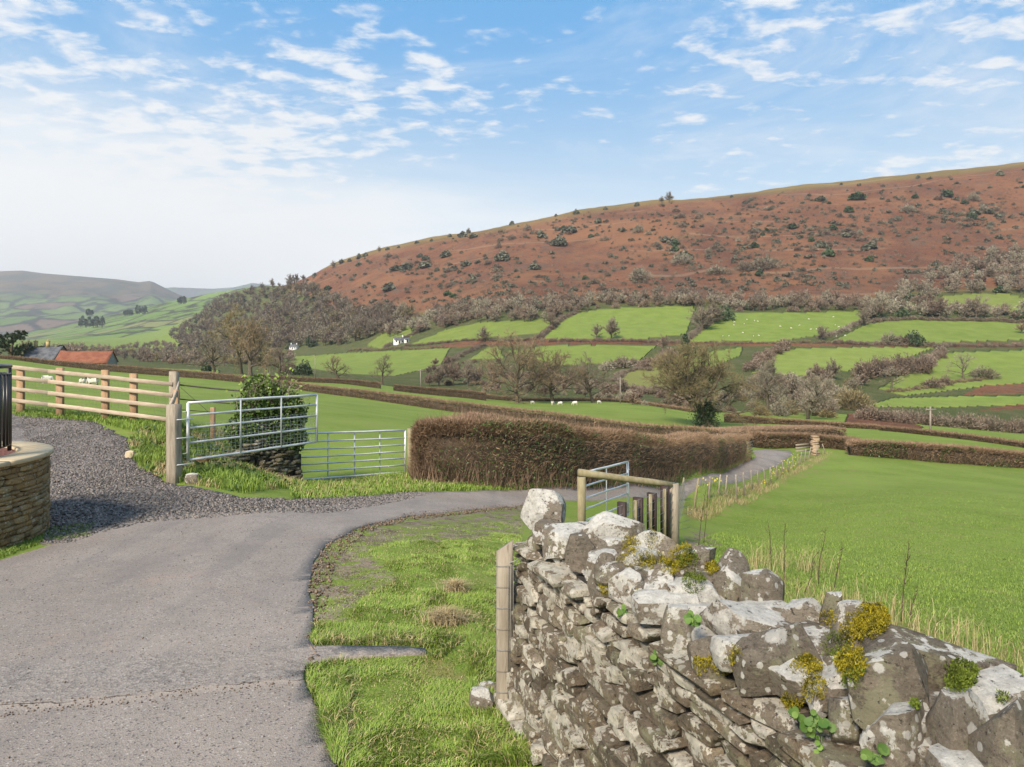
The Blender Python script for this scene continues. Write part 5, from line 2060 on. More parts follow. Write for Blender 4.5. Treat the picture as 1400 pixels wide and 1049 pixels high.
# lone trees and bushes against the sky
SKYT = [(455, 365, 9), (467, 358, 5), (491, 352, 6), (500, 349, 5), (518, 343, 7), (530, 340, 4), (405, 386, 11), (388, 388, 10), (415, 383, 8), (430, 377, 5), (372, 389, 8), (397, 387, 12), (641, 318, 7), (570, 331, 4), (590, 328, 3), (660, 313, 5),
        (700, 306, 5), (788, 291, 6), (871, 280, 5), (905, 276, 8), (915, 275, 12), (640, 317, 4), (1255, 242, 4), (1150, 251, 3), (760, 294, 3), (828, 285, 4), (478, 356, 4), (545, 337, 3), (615, 322, 4), (1000, 268, 3)]
for px, py, h in SKYT:
    a = hit1(px, py + 2, 600)
    plant('grey_tree' if h > 6 else 'gorse', a, h / F * a[1] * 1.25, 'tiny tree standing out against the sky along the hill crest', 'trees along the hill crest', name='crest_tree', v=int(px) % 3)

# bushes scattered over the bracken
BUSH = {'gorse': ('dark green gorse bush scattered on the rust coloured bracken slope', 'gorse bushes on the bracken hill'),
        'holly': ('near black holly bush dotted on the rust coloured bracken slope', 'holly bushes on the bracken hill'),
        'grey_shrub': ('grey leafless thorn bush on the rust coloured bracken slope', 'bare thorn bushes on the bracken hill'),
        'pale_shrub': ('pale lichened thorn bush on the rust coloured bracken slope', 'pale thorn bushes on the bracken hill'),
        'purple_shrub': ('purplish leafless bush low on the rust coloured bracken slope', 'purple bushes on the bracken hill')}
spots = [('holly', 1172, 273, 13), ('holly', 1160, 290, 10), ('holly', 1133, 350, 12), ('holly', 935, 355, 14), ('pale_shrub', 1046, 368, 24), ('grey_shrub', 1018, 370, 18), ('holly', 1038, 377, 8), ('pale_shrub', 1330, 275, 15), ('pale_shrub', 1240, 290, 13),
         ('gorse', 688, 356, 15), ('gorse', 730, 368, 9), ('gorse', 765, 336, 16), ('gorse', 740, 325, 12), ('gorse', 780, 318, 10), ('pale_shrub', 875, 383, 22), ('holly', 612, 404, 7), ('holly', 620, 406, 6), ('gorse', 532, 397, 12), ('holly', 800, 382, 6),
         ('gorse', 633, 324, 9), ('gorse', 647, 325, 7), ('pale_shrub', 932, 362, 22), ('gorse', 555, 368, 10), ('gorse', 580, 366, 10), ('pale_shrub', 873, 318, 14), ('pale_shrub', 980, 375, 16), ('pale_shrub', 1195, 330, 9), ('gorse', 818, 305, 8)]
rg = np.random.default_rng(77)
sky_x = np.array([s[0] for s in sky_line])
sky_y = np.array([s[1] for s in sky_line])
low_y = lambda x: np.interp(x, [420, 450, 500, 600, 750, 900, 1150, 1400], [385, 405, 425, 415, 400, 395, 390, 345])
clus = [(690, 325, 60, 14), (780, 312, 60, 14), (560, 362, 40, 10), (1080, 285, 80, 16), (1040, 310, 90, 22), (900, 300, 70, 10), (1260, 285, 90, 18), (1180, 320, 60, 14), (1000, 350, 70, 14), (900, 340, 60, 12), (1340, 300, 50, 18), (640, 370, 50, 12), (1110, 330, 60, 14)]
while len(spots) < 235:
    if rg.random() < .68:
        cx, cy, sx, sy = clus[rg.integers(len(clus))]
        x, y = rg.normal(cx, sx * .6), rg.normal(cy, sy * .8)
    else:
        x = rg.uniform(430, 1400)
        y = rg.uniform(220, 420)
    if not 425 < x < 1410 or y < np.interp(x, sky_x, sky_y) + 8 or y > low_y(x):
        continue
    k = rg.choice(['gorse', 'gorse', 'grey_shrub', 'grey_shrub', 'grey_shrub', 'pale_shrub', 'pale_shrub', 'purple_shrub', 'purple_shrub', 'holly'])
    spots.append((k, x, y, rg.uniform(3.5, 9.5)))
H_ = hit([s[1] for s in spots], [s[2] for s in spots], 300)
for (k, x, y, h), foot in zip(spots, H_):
    foot = foot.copy()
    foot[2] -= .2
    plant(k, foot, h / F * foot[1], BUSH[k][0], BUSH[k][1], wide=rg.uniform(.9, 1.7), name='bush')


# low heath and young thorn too dense to count
def heath():
    rg = np.random.default_rng(5)
    xs, ys = [], []
    while len(xs) < 2600:
        x, y = rg.uniform(415, 1440), rg.uniform(222, 425)
        if y < np.interp(x, sky_x, sky_y) + 4 or y > low_y(x) + 8:
            continue
        dens = .30 + .7 * vnoise(np.array([x]), np.array([y * 1.6]), 15, 3, 1 / 60.)[0]
        for cx, cy, sx, sy in clus:
            dens += .5 * math.exp(-((x - cx) / sx) ** 2 - ((y - cy) / sy) ** 2)
        dens += .35 * np.clip((y - low_y(x) + 45) / 45, 0, 1)
        if rg.random() < (dens - .5) * 1.6:
            xs.append(x)
            ys.append(y)
    feet = hit(xs, ys, 300)
    kinds = ('gorse', 'grey_shrub', 'pale_shrub', 'purple_shrub', 'gorse')
    Vs, Fc, mats, mi, tone = merge_plants(feet, rg.uniform(1.2, 4.6, len(feet)), kinds, rg, 70, .05)
    o = np_mesh('heath', Vs, Fc, mats, matidx=mi, attrs={'tone': tone})
    tag(o, 'low grey green heath and thorn mottling the bracken hillside', 'heath', kind='stuff')


# ------------------------------------------------------------------ woods: one mass each
def woodland(name, label, poly, n, hr, kinds, dmin=150, seed=1, tw=330, near_first=True):
    rg = np.random.default_rng(seed)
    poly = np.array(poly, float)
    lo, hi = poly.min(0), poly.max(0)
    xs, ys = [], []
    while len(xs) < n:
        x, y = rg.uniform(lo[0], hi[0], 4000), rg.uniform(lo[1], hi[1], 4000)
        m = in_poly(x, y, poly)
        xs += list(x[m])
        ys += list(y[m])
    foot = hit(xs[:n], ys[:n], dmin)
    foot[:, 2] -= .2
    mats, Vs, Fs, Ms, tones, nv = [], [], {3: [], 4: []}, {3: [], 4: []}, [], 0
    names = list(kinds)
    mats = [BARK] + [KMAT[k][1] for k in names]
    pr = np.array([kinds[k] for k in names], float)
    pr /= pr.sum()
    for f in foot:
        ki = rg.choice(len(names), p=pr)
        H = rg.uniform(*hr) * (.6 if KMAT[names[ki]][0] == 'shrub' else 1)
        hp = H * F / f[1]
        wv, wf, V, T, tone, _ = template(names[ki], int(rg.integers(3)), tw, round(float(np.clip(.85 / hp, .012, .07)), 2))
        a = rg.uniform(0, 6.28)
        Rm = np.array(((math.cos(a), -math.sin(a), 0), (math.sin(a), math.cos(a), 0), (0, 0, 1)))
        S = np.array((H * rg.uniform(.9, 1.3), H * rg.uniform(.9, 1.3), H))
        tt = rg.uniform(-.28, .28)
        for vv, ff, mi, tn in ((wv, wf, 0, None), (V, [T], ki + 1, tone)):
            Vs.append((vv * S) @ Rm.T + f)
            tones.append(np.clip((np.full(len(vv), .5) if tn is None else tn) + tt, 0, 1))
            for q in ff:
                Fs[q.shape[1]].append(q + nv)
                Ms[q.shape[1]].append(np.full(len(q), mi))
            nv += len(vv)
    ks = [k for k in (3, 4) if Fs[k]]
    o = np_mesh(name, np.vstack(Vs), [np.vstack(Fs[k]) for k in ks], mats, matidx=np.concatenate([np.concatenate(Ms[k]) for k in ks]), attrs={'tone': np.concatenate(tones)})
    return tag(o, label, 'woodland', kind='stuff')


woodland('hanging_wood', 'grey brown leafless wood covering the left shoulder of the hill', [(232, 452), (262, 428), (300, 408), (350, 397), (385, 390), (425, 392), (455, 410), (500, 432), (535, 425), (562, 432), (545, 446), (505, 462), (470, 474), (420, 474), (360, 482), (300, 480), (255, 478), (235, 468)],
         950, (8.5, 14), {'grey_tree': 4, 'pale_tree': 2, 'purple_tree': 2.5, 'olive_tree': 1.6, 'holly': .5}, seed=2)
woodland('field_top_wood', 'purplish wood along the top of the hill fields', [(505, 452), (560, 440), (600, 425), (680, 413), (760, 412), (850, 408), (945, 405), (1000, 412), (1100, 412), (1170, 416), (1170, 425), (1100, 427), (1000, 427), (948, 419), (830, 422), (778, 430), (752, 440), (660, 441), (600, 452), (530, 462)],
         420, (5.5, 10), {'purple_tree': 4, 'grey_tree': 3, 'pale_tree': 2, 'holly': .4, 'purple_shrub': 2}, seed=3, tw=420)
woodland('corner_wood', 'mixed pale wood above the right hand fields', [(1165, 425), (1200, 412), (1240, 392), (1290, 372), (1330, 352), (1400, 345), (1440, 350), (1440, 405), (1385, 402), (1330, 402), (1290, 412), (1285, 428), (1400, 428), (1440, 430), (1440, 440), (1300, 438), (1230, 436), (1185, 442)],
         260, (6, 11), {'pale_tree': 4, 'grey_tree': 3, 'purple_tree': 2, 'holly': 1.2}, seed=4, tw=520)
woodland('valley_floor_wood', 'dark leafless trees lining the valley floor to the left', [(60, 482), (150, 474), (235, 470), (300, 478), (400, 482), (400, 494), (300, 502), (180, 494), (60, 488)],
         420, (4.5, 9), {'purple_tree': 3, 'grey_tree': 3, 'olive_tree': 1, 'purple_shrub': 3}, seed=5, tw=420)
woodland('stream_thicket', 'tangled scrub and thorn along the stream behind the oaks', [(560, 522), (585, 505), (610, 492), (660, 490), (690, 498), (730, 508), (800, 515), (850, 530), (930, 532), (960, 540), (1000, 552), (1000, 565), (900, 562), (800, 545), (680, 540), (600, 532)],
         150, (2.2, 4.8), {'purple_shrub': 4, 'purple_tree': 3, 'grey_tree': 2, 'pale_shrub': 1}, seed=6, tw=900)
woodland('lane_scrub', 'mixed thorn scrub between the lane and the right hand fields', [(1010, 540), (1040, 515), (1100, 518), (1180, 512), (1200, 530), (1170, 545), (1180, 560), (1120, 578), (1020, 572)],
         70, (3, 7), {'pale_shrub': 2, 'purple_tree': 2, 'grey_tree': 3, 'pale_tree': 2, 'olive_shrub': 2}, seed=7, tw=1100)


# ------------------------------------------------------------------ hedges
def hedge(label, ctl, width, ntw, tw_len, tw_w, mat=T_HEDGE, tip=T_HEDGE_TIP, green=0.0, gmat=L_HOLLY, name='hedge', ragged=.12, leaf=.035, bias=1.0, shoots=0):
    """trimmed hedge through (column, top row, foot row, metres) stations"""
    A = []
    for px, yt, yb, d in ctl:
        p = P(px, yb, d)
        g0 = float(gz(p[0], p[1]))
        A.append((p[0], p[1], g0, max(.6, P(px, yt, d)[2] - g0)))
    A = np.array(A)
    step = max(.25, width * .35)
    B = resample(A, step)
    for _ in range(6):
        B[1:-1] = (B[:-2] + 2 * B[1:-1] + B[2:]) / 4
    B[:, 2] = gz(B[:, 0], B[:, 1])
    m = len(B)
    tan = np.gradient(B[:, :2], axis=0)
    tan /= np.linalg.norm(tan, axis=1, keepdims=True)
    nor = np.stack([-tan[:, 1], tan[:, 0]], 1)
    s = np.concatenate([[0], np.cumsum(np.linalg.norm(np.diff(B[:, :2], axis=0), axis=1))])
    root = empty(name, (B[0, 0], B[0, 1], B[0, 2]), label, 'hedge')
    prof = np.array([(-.16, -.1), (-.22, .3), (-.22, .58), (-.16, .70), (0, .74), (.16, .70), (.22, .58), (.22, .3), (.16, -.1)])
    taper = np.clip(np.minimum(s, s[-1] - s) / (width * .45) + .55, 0, 1)
    V = np.zeros((m, len(prof), 3))
    for j, (u, h) in enumerate(prof):
        jw = 1 + .22 * (vnoise(s, np.full(m, j * 3.3), 51, 3, 1.3 / width) - .5)
        V[:, j, :2] = B[:, :2] + nor * (u * width * jw * taper)[:, None]
        V[:, j, 2] = B[:, 2] + h * B[:, 3] * (1 + .12 * (vnoise(s, np.full(m, j * 1.7), 52, 3, .9 / width) - .5)) * np.where(h > 0, taper ** .5, 1)
    k = len(prof)
    i = np.arange(m - 1)[:, None] * k + np.arange(k - 1)[None]
    q = np.stack([i, i + 1, i + k + 1, i + k], -1).reshape(-1, 4)
    VV = V.reshape(-1, 3)
    ends = [[(0, j, j + 1) for j in range(1, k - 1)], [((m - 1) * k, (m - 1) * k + j + 1, (m - 1) * k + j) for j in range(1, k - 1)]]
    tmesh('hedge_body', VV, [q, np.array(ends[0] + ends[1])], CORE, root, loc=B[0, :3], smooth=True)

    def scatter(n, lo, hi, top_only=False):
        x = s[-1] * R.random(n) ** bias
        ii = np.clip(np.searchsorted(s, x) - 1, 0, m - 2)
        f = ((x - s[ii]) / (s[ii + 1] - s[ii] + 1e-9))[:, None]
        c = B[ii] * (1 - f) + B[ii + 1] * f
        nn = unit(nor[ii] * (1 - f) + nor[ii + 1] * f)
        tp = np.clip(np.minimum(x, s[-1] - x) / (width * .45) + .55, 0, 1)
        th = np.radians(R.uniform(55, 125, n)) if top_only else np.radians(R.uniform(-12, 192, n))
        su, sv = np.cos(th), np.sin(th)
        e = .42
        su = np.sign(su) * np.abs(su) ** e
        sv = np.where(sv > 0, np.abs(sv) ** e, sv)
        rr = R.uniform(lo, hi, n) * (1 + ragged * 2 * (vnoise(x, th * 2, 61, 3, 1.0 / width) - .5))
        hv = np.clip(.5 + sv * .46 * rr, .0, 1.1)
        side = (R.random(n) < .5)
        hv = np.where(np.abs(su) > .93, R.uniform(0, .95, n), hv)
        p = np.stack([c[:, 0] + nn[:, 0] * su * width / 2 * rr * tp, c[:, 1] + nn[:, 1] * su * width / 2 * rr * tp, c[:, 2] + hv * c[:, 3] * tp ** .5], 1)
        out = np.stack([nn[:, 0] * su, nn[:, 1] * su, np.maximum(hv - .45, 0) * 1.3], 1)
        return p, out, hv, x
    p, out, hv, x = scatter(ntw, .55, 1.0)
    d = out + R.normal(0, .55, p.shape) + np.array((0, 0, .35)) + np.where(hv < .35, 1.0, 0)[:, None] * np.array((0, 0, .9))
    Vt, T = twigs(p, d, R.uniform(.6, 1.4, ntw) * tw_len, R.uniform(.7, 1.3, ntw) * tw_w)
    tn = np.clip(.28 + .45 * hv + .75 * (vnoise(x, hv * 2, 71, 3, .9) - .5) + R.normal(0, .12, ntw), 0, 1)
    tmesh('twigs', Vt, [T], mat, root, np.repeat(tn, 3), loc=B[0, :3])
    n2 = int(ntw * .45)
    p, out, hv, x = scatter(n2, .9, 1.04, True)
    d = out * .6 + R.normal(0, .5, p.shape) + np.array((0, 0, .9))
    Vt, T = twigs(p, d, R.uniform(.3, .8, n2) * tw_len * .8, R.uniform(.7, 1.2, n2) * tw_w)
    tmesh('cut_tips', Vt, [T], tip, root, np.repeat(np.clip(.55 + R.normal(0, .15, n2), 0, 1), 3), loc=B[0, :3])
    if shoots:
        p, out, hv, x = scatter(shoots, .9, 1.05, True)
        Vt, T = twigs(p, out * .25 + R.normal(0, .28, p.shape) + (0, 0, 1.0), R.uniform(.15, .42, shoots), tw_w * 1.1)
        tmesh('shoots', Vt, [T], tip, root, loc=B[0, :3])
        p, out, hv, x = scatter(shoots * 3, .8, 1.02)
        p[:, 2] = gz(p[:, 0], p[:, 1])
        Vt, T = twigs(p, R.normal(0, .22, p.shape) + (0, 0, 1.0), R.uniform(.35, .9, len(p)), tw_w * 1.7)
        tmesh('stems', Vt, [T], tip, root, loc=B[0, :3])
    if green:
        n3 = int(ntw * green)
        p, out, hv, x = scatter(n3 * 3, .88, 1.05)
        keep = (vnoise(x, hv * 2, 81, 2, .55 / width * 1.5) > .56)
        p = p[keep][:n3]
        Vt, Q = leaves(p, R.uniform(.6, 1.3, len(p)) * leaf)
        tmesh('leaves', Vt, [Q], gmat, root, loc=B[0, :3])
    return root


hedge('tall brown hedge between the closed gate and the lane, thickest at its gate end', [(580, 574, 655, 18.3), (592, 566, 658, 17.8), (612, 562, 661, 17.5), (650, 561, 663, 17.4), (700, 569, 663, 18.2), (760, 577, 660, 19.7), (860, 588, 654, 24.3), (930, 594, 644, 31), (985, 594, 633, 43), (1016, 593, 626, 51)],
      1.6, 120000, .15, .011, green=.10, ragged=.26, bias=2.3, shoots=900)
hedge('long low hedge across the far side of the left pasture', [(-120, 480, 489, 138), (10, 489, 498, 135), (60, 492, 501, 132), (150, 499, 508, 128), (240, 506, 515, 124), (300, 511, 521, 120), (400, 523, 533, 112), (500, 534, 545, 103), (600, 546, 560, 94), (700, 558, 572, 87), (800, 570, 584, 80), (900, 582, 596, 75), (985, 588, 600, 72)],
      1.6, 34000, .35, .055, green=.05, leaf=.1)
hedge('dark hedge round the outside of the lane bend', [(1026, 590, 611, 66), (1080, 591, 612, 69), (1130, 596, 612, 69), (1172, 600, 618, 66)], 1.6, 12000, .3, .04, green=.06, leaf=.08)
hedge('broad pale topped hedge behind the lane bend', [(985, 587, 598, 74), (1030, 584, 598, 80), (1085, 583, 597, 84), (1150, 584, 598, 86)], 3.4, 12000, .3, .045, mat=T_HEDGE_TIP)
hedge('thick hedge along the top of the right hand field', [(1160, 602, 621, 62.5), (1200, 603, 624, 63), (1280, 607, 631, 64), (1340, 612, 636, 65), (1400, 618, 641, 66), (1520, 628, 651, 68)], 1.7, 26000, .3, .038, green=.22, leaf=.09)
hedge('clipped hedge on the green strip below the cottage', [(352, 512, 517, 150), (400, 516, 523, 148), (470, 519, 527, 146), (520, 523, 530, 143)], 1.3, 6000, .35, .07, green=.05, leaf=.1)
hedge('short brown hedge left of the oaks', [(538, 526, 533, 142), (600, 531, 538, 142), (665, 537, 544, 143)], 1.3, 5000, .35, .07)
hedge('thin hedge behind the three oaks', [(660, 538, 545, 160), (760, 545, 552, 162), (850, 551, 558, 160), (950, 560, 568, 140)], 1.4, 6000, .4, .07)
hedge('low hedge running down from the ivy clad tree to the pole', [(990, 565, 574, 112), (1060, 573, 582, 110), (1110, 576, 586, 108), (1170, 581, 590, 105), (1202, 585, 593, 102)], 1.4, 8000, .35, .055)
hedge('low hedge under the wooden pole at the right', [(1204, 586, 593, 100), (1300, 597, 605, 90), (1400, 609, 618, 84), (1500, 620, 629, 80)], 1.4, 9000, .35, .05, green=.04, leaf=.09)


# overgrown hedgerows on the far slope: thorn bushes grown into one another
def merge_plants(feet, heights, kinds, rg, tw, wmin=.012):
    Vs, Fs, Ms, tones, nv = [], {3: [], 4: []}, {3: [], 4: []}, [], 0
    mats = [BARK] + [KMAT[k][1] for k in kinds]
    for f, H in zip(feet, heights):
        ki = int(rg.integers(len(kinds)))
        hp = H * F / f[1]
        wv, wf, V, T, tone, _ = template(kinds[ki], int(rg.integers(3)), tw, round(float(np.clip(.85 / hp, wmin, .07)), 2))
        a = rg.uniform(0, 6.28)
        Rm = np.array(((math.cos(a), -math.sin(a), 0), (math.sin(a), math.cos(a), 0), (0, 0, 1)))
        wd = rg.uniform(.95, 1.5)
        S = np.array((H * wd, H * wd, H))
        tt = rg.uniform(-.25, .25)
        for vv, ff, mi, tn in ((wv, wf, 0, None), (V, [T], ki + 1, tone)):
            Vs.append((vv * S) @ Rm.T + f)
            tones.append(np.clip((np.full(len(vv), .5) if tn is None else tn) + tt, 0, 1))
            for q in ff:
                Fs[q.shape[1]].append(q + nv)
                Ms[q.shape[1]].append(np.full(len(q), mi))
            nv += len(vv)
    ks = [k for k in (3, 4) if Fs[k]]
    return np.vstack(Vs), [np.vstack(Fs[k]) for k in ks], mats, np.concatenate([np.concatenate(Ms[k]) for k in ks]), np.concatenate(tones)


def hedgerow(label, line, h, w, *kinds):
    rg = np.random.default_rng(len(label) * 31 + int(line[0][0]))
    h, w = h * .8, w * .75
    p = trace(line, 110)
    q = resample(p, max(.8, h * .33))
    reps = max(1, int(w / 2.2))
    feet = []
    for _ in range(reps):
        z = q.copy()
        z[:, :2] += rg.normal(0, .3 + w * .22, (len(q), 2))
        feet.append(z)
    feet = np.vstack(feet)
    feet = feet[rg.random(len(feet)) > .07]
    feet[:, 2] = gz(feet[:, 0], feet[:, 1]) - .15
    V, Fc, mats, mi, tone = merge_plants(feet, h * rg.uniform(.55, 1.25, len(feet)), kinds, rg, 420)
    o = np_mesh('hedgerow', V, Fc, mats, matidx=mi, attrs={'tone': tone})
    tag(o, label, 'hedgerow')


ROWS = [
    ('dark curved bank cut into the bracken slope', [(1056, 399), (1068, 393), (1085, 390), (1108, 390)], 1.5, 1.5, "purple_shrub"),
    ('wide purple brown thicket across the valley floor at the right', [(1180, 573), (1230, 577), (1290, 583), (1350, 588), (1420, 593), (1500, 600)], 4.6, 7, "purple_shrub", "grey_shrub", "purple_shrub"),
    ('broken scrub along the left foot of the right hand fields', [(1010, 545), (1060, 540), (1110, 540), (1160, 548)], 4.0, 7, "grey_shrub", "purple_shrub", "pale_shrub"),
    ('scrub bank between the stream and the olive field', [(700, 515), (760, 520), (830, 532), (900, 540)], 3.2, 7, "purple_shrub", "grey_shrub"),
    ('scrubby hedgerow under the second field from the left', [(556, 473), (600, 470), (640, 466), (690, 467), (745, 465)], 2.2, 2.4, "purple_shrub", "grey_shrub"),
    ('hedgerow with dark bushes below the brightest upper field', [(745, 468), (800, 467), (870, 467), (940, 470)], 2.6, 2.6, "purple_shrub", "purple_shrub"),
    ('rising hedgerow on the left side of the brightest upper field', [(738, 463), (755, 448), (770, 436), (790, 427)], 3.4, 2.6, "grey_shrub", "purple_shrub"),
    ('hedgerow below the sheep field', [(945, 470), (1000, 470), (1060, 470), (1135, 469)], 1.8, 2.2, "purple_shrub", "olive_shrub"),
    ('rising hedgerow left of the sheep field', [(938, 466), (955, 452), (972, 440), (985, 432)], 3.2, 3, "grey_shrub", "grey_shrub"),
    ('rising hedgerow right of the sheep field', [(1120, 463), (1145, 455), (1165, 447), (1185, 438)], 3.0, 3, "grey_shrub", "pale_shrub"),
    ('long hedgerow under the right hand upper field', [(1140, 470), (1200, 471), (1260, 473), (1330, 474), (1410, 474)], 2.8, 3, "purple_shrub", "grey_shrub"),
    ('hedgerow along the top of the right hand upper field', [(1190, 441), (1250, 437), (1330, 439), (1410, 442)], 3.2, 3, "grey_shrub", "purple_shrub"),
    ('tall purple hedgerow running down beside the yellow green field', [(1078, 474), (1060, 484), (1042, 494), (1022, 508)], 6.0, 5, "purple_tree", "purple_shrub"),
    ('purple hedgerow climbing to the dark conifer', [(918, 486), (905, 492), (892, 499), (878, 505)], 5.0, 4, "purple_shrub", "purple_shrub"),
    ('big thicket of purple stems in the middle of the right fields', [(1178, 515), (1200, 512), (1235, 509), (1270, 507)], 8.0, 8, "purple_tree", "purple_shrub"),
    ('hedgerow down the left side of the right valley field', [(1290, 482), (1275, 491), (1262, 500), (1250, 506)], 4.0, 4, "purple_shrub", "grey_shrub"),
    ('dry hedgerow at the foot of the right valley field', [(1215, 536), (1260, 531), (1300, 524), (1350, 518)], 1.6, 2, "olive_shrub", "purple_shrub"),
    ('hedgerow between the olive field and the middle field', [(885, 507), (870, 504), (850, 512), (838, 522)], 2.4, 2.5, "grey_shrub", "grey_shrub"),
    ('pale thicket at the end of the olive field', [(832, 505), (850, 500), (868, 499)], 6.0, 5, "pale_shrub", "purple_shrub"),
    ('hedgerow beside the small field under the great oak crown', [(612, 497), (640, 482), (662, 473)], 3.0, 3, "grey_shrub", "grey_shrub"),
    ('dark hedgerow below the second white house', [(478, 480), (520, 479), (560, 478), (610, 476)], 2.0, 2.6, "purple_shrub", "olive_shrub"),
    ('hedgerow on the right of the first small hill field', [(525, 476), (548, 466), (568, 456), (585, 450)], 3.4, 4, "purple_shrub", "grey_shrub"),
    ('low dark hedgerow above the valley bottom on the left', [(180, 488), (250, 492), (320, 498), (400, 502)], 3.0, 3, "purple_shrub", "grey_shrub"),
]
for r in ROWS:
    hedgerow(*r)

heath()
# ------------------------------------------------------------------ grass
def blades(name, label, foot, h, w, mat, lean=.45, tone=None, cat=None, kind='stuff', parent=None, clump=None):
    """bent grass blades rooted at the points foot"""
    n = len(foot)
    h = np.broadcast_to(h, (n,))[:, None] * R.uniform(.55, 1.25, (n, 1))
    w = np.broadcast_to(w, (n,))[:, None]
    az = R.uniform(0, 6.28, n)
    if clump is not None:
        az = clump + R.normal(0, .8, n)
    dv = np.stack([np.cos(az), np.sin(az), np.zeros(n)], 1)
    sd = np.stack([-np.sin(az + R.normal(0, .6, n)), np.cos(az), np.zeros(n)], 1)
    ln = R.uniform(.1, 1.0, (n, 1)) * lean
    b = foot - (0, 0, .01)
    mid = b + dv * h * ln * .4 + np.array((0, 0, 1.0)) * h * .62
    tip = b + dv * h * ln * 1.3 + np.array((0, 0, 1.0)) * h * (1.02 - .35 * ln)
    V = np.stack([b - sd * w / 2, b + sd * w / 2, mid + sd * w * .4, mid - sd * w * .4, tip], 1).reshape(-1, 3)
    i = np.arange(n)[:, None] * 5
    q = i + np.array([[0, 1, 2, 3]])
    t = i + np.array([[3, 2, 4]])
    tn = np.full(n, .5) if tone is None else tone
    o = tmesh(name, V, [t, q], mat, parent, np.repeat(tn, 5))
    if kind:
        tag(o, label, cat, kind=kind)
    return o


def sow(poly_px, n, dmin=2.4, dmax=60, fade=None):
    """random feet inside an outline laid on the ground, even over the ground unless fade"""
    P3 = trace(poly_px, dmin, dmax)[:, :2]
    lo, hi = P3.min(0), P3.max(0)
    out = []
    tot = 0
    while tot < n:
        x, y = R.uniform(lo[0], hi[0], n * 2), R.uniform(lo[1], hi[1], n * 2)
        m = in_poly(x, y, P3)
        if fade:
            m &= R.random(len(x)) < np.clip(fade / np.maximum(np.hypot(x, y), .5), 0, 1) ** 1.6
        out.append(np.stack([x[m], y[m]], 1))
        tot += m.sum()
    p = np.vstack(out)[:n]
    return np.column_stack([p, gz(p[:, 0], p[:, 1])])


VERGE = [(455, 1049), (438, 985), (424, 950), (418, 925), (420, 912), (455, 904), (590, 897), (596, 890), (560, 884), (425, 884), (430, 840), (428, 800), (436, 768), (452, 745), (500, 728), (600, 720), (715, 712), (712, 760), (688, 960), (735, 1049)]
f = sow(VERGE, 120000, fade=3.6)
pp = px_of(f)
bare = np.zeros(len(f), bool)
jn = vnoise(f[:, 0], f[:, 1], 31, 3, 1.6) - .5
for poly in MUD:
    bare |= in_poly(pp[:, 0] + jn * 30, pp[:, 1] + jn * 16, poly)
cl = vnoise(f[:, 0], f[:, 1], 91, 3, 2.6)
keep = (~bare | (R.random(len(f)) < .34)) & (R.random(len(f)) < .35 + 1.1 * cl)
f, cl, pp, bare = f[keep], cl[keep], pp[keep], bare[keep]
hh = .020 + .075 * np.clip(cl - .25, 0, 1) ** 1.2
hh += .05 * in_poly(pp[:, 0], pp[:, 1], [(424, 886), (430, 855), (520, 862), (640, 872), (600, 905), (560, 886)])
hh += .04 * in_poly(pp[:, 0], pp[:, 1], [(640, 860), (690, 860), (740, 1049), (640, 1049)])
hh += .04 * in_poly(pp[:, 0], pp[:, 1], [(418, 912), (470, 905), (480, 960), (470, 1049), (440, 1049)])
hh = np.where(bare, .014 + .02 * cl, hh)
ca = vnoise(f[:, 0], f[:, 1], 93, 2, 3.0) * 12
blades('verge_grass', 'long green grass on the verge between the drive and the drystone wall', f, hh, .0048, G_BLADE, .8, np.clip(.25 + .8 * cl + R.normal(0, .12, len(f)), 0, 1), 'grass', clump=ca)
m = R.random(len(f)) < .18
d2 = vnoise(f[:, 0], f[:, 1], 97, 3, 1.4)
m |= (d2 > .58) & (R.random(len(f)) < .4)
blades('withered_grass', 'withered straw coloured blades among the verge grass', f[m] + (0.004, 0, 0), hh[m] * .95, .0045, G_DRY, 1.2, None, 'grass')

# pasture close behind the wall
FIELD_R = [(945, 770), (955, 740), (1010, 700), (1100, 665), (1400, 680), (1500, 700), (1500, 960), (1400, 950), (1250, 900), (1100, 850), (1000, 800)]
f = sow(FIELD_R, 90000, dmin=5, dmax=40, fade=9)
cl = vnoise(f[:, 0], f[:, 1], 101, 4, .8)
blades('pasture_grass', 'short cropped grass of the pasture right of the wall', f, .03 + .04 * cl, .008, G_BLADE, .8, np.clip(.3 + .7 * cl + R.normal(0, .1, len(f)), 0, 1), 'grass')
# bank by the gates and the foot of the roadside hedge
BANK = [(395, 672), (405, 660), (480, 655), (560, 648), (700, 655), (860, 650), (960, 636), (1025, 624), (1030, 628), (1000, 640), (955, 652), (880, 661), (760, 667), (640, 672), (540, 675), (480, 681), (400, 684)]
f = sow(BANK, 34000, dmin=12, dmax=55, fade=18)
cl = vnoise(f[:, 0], f[:, 1], 103, 3, 1.2)
blades('bank_grass', 'green grass bank at the foot of the roadside hedge and gates', f, .03 + .20 * cl ** 1.5, .016, G_BLADE, .7, np.clip(.2 + .8 * cl, 0, 1), 'grass')
f = f[R.random(len(f)) < .06]
blades('bank_dry_grass', 'dry bents along the foot of the roadside hedge', f, .20, .010, G_DRY, .8, None, 'grass')
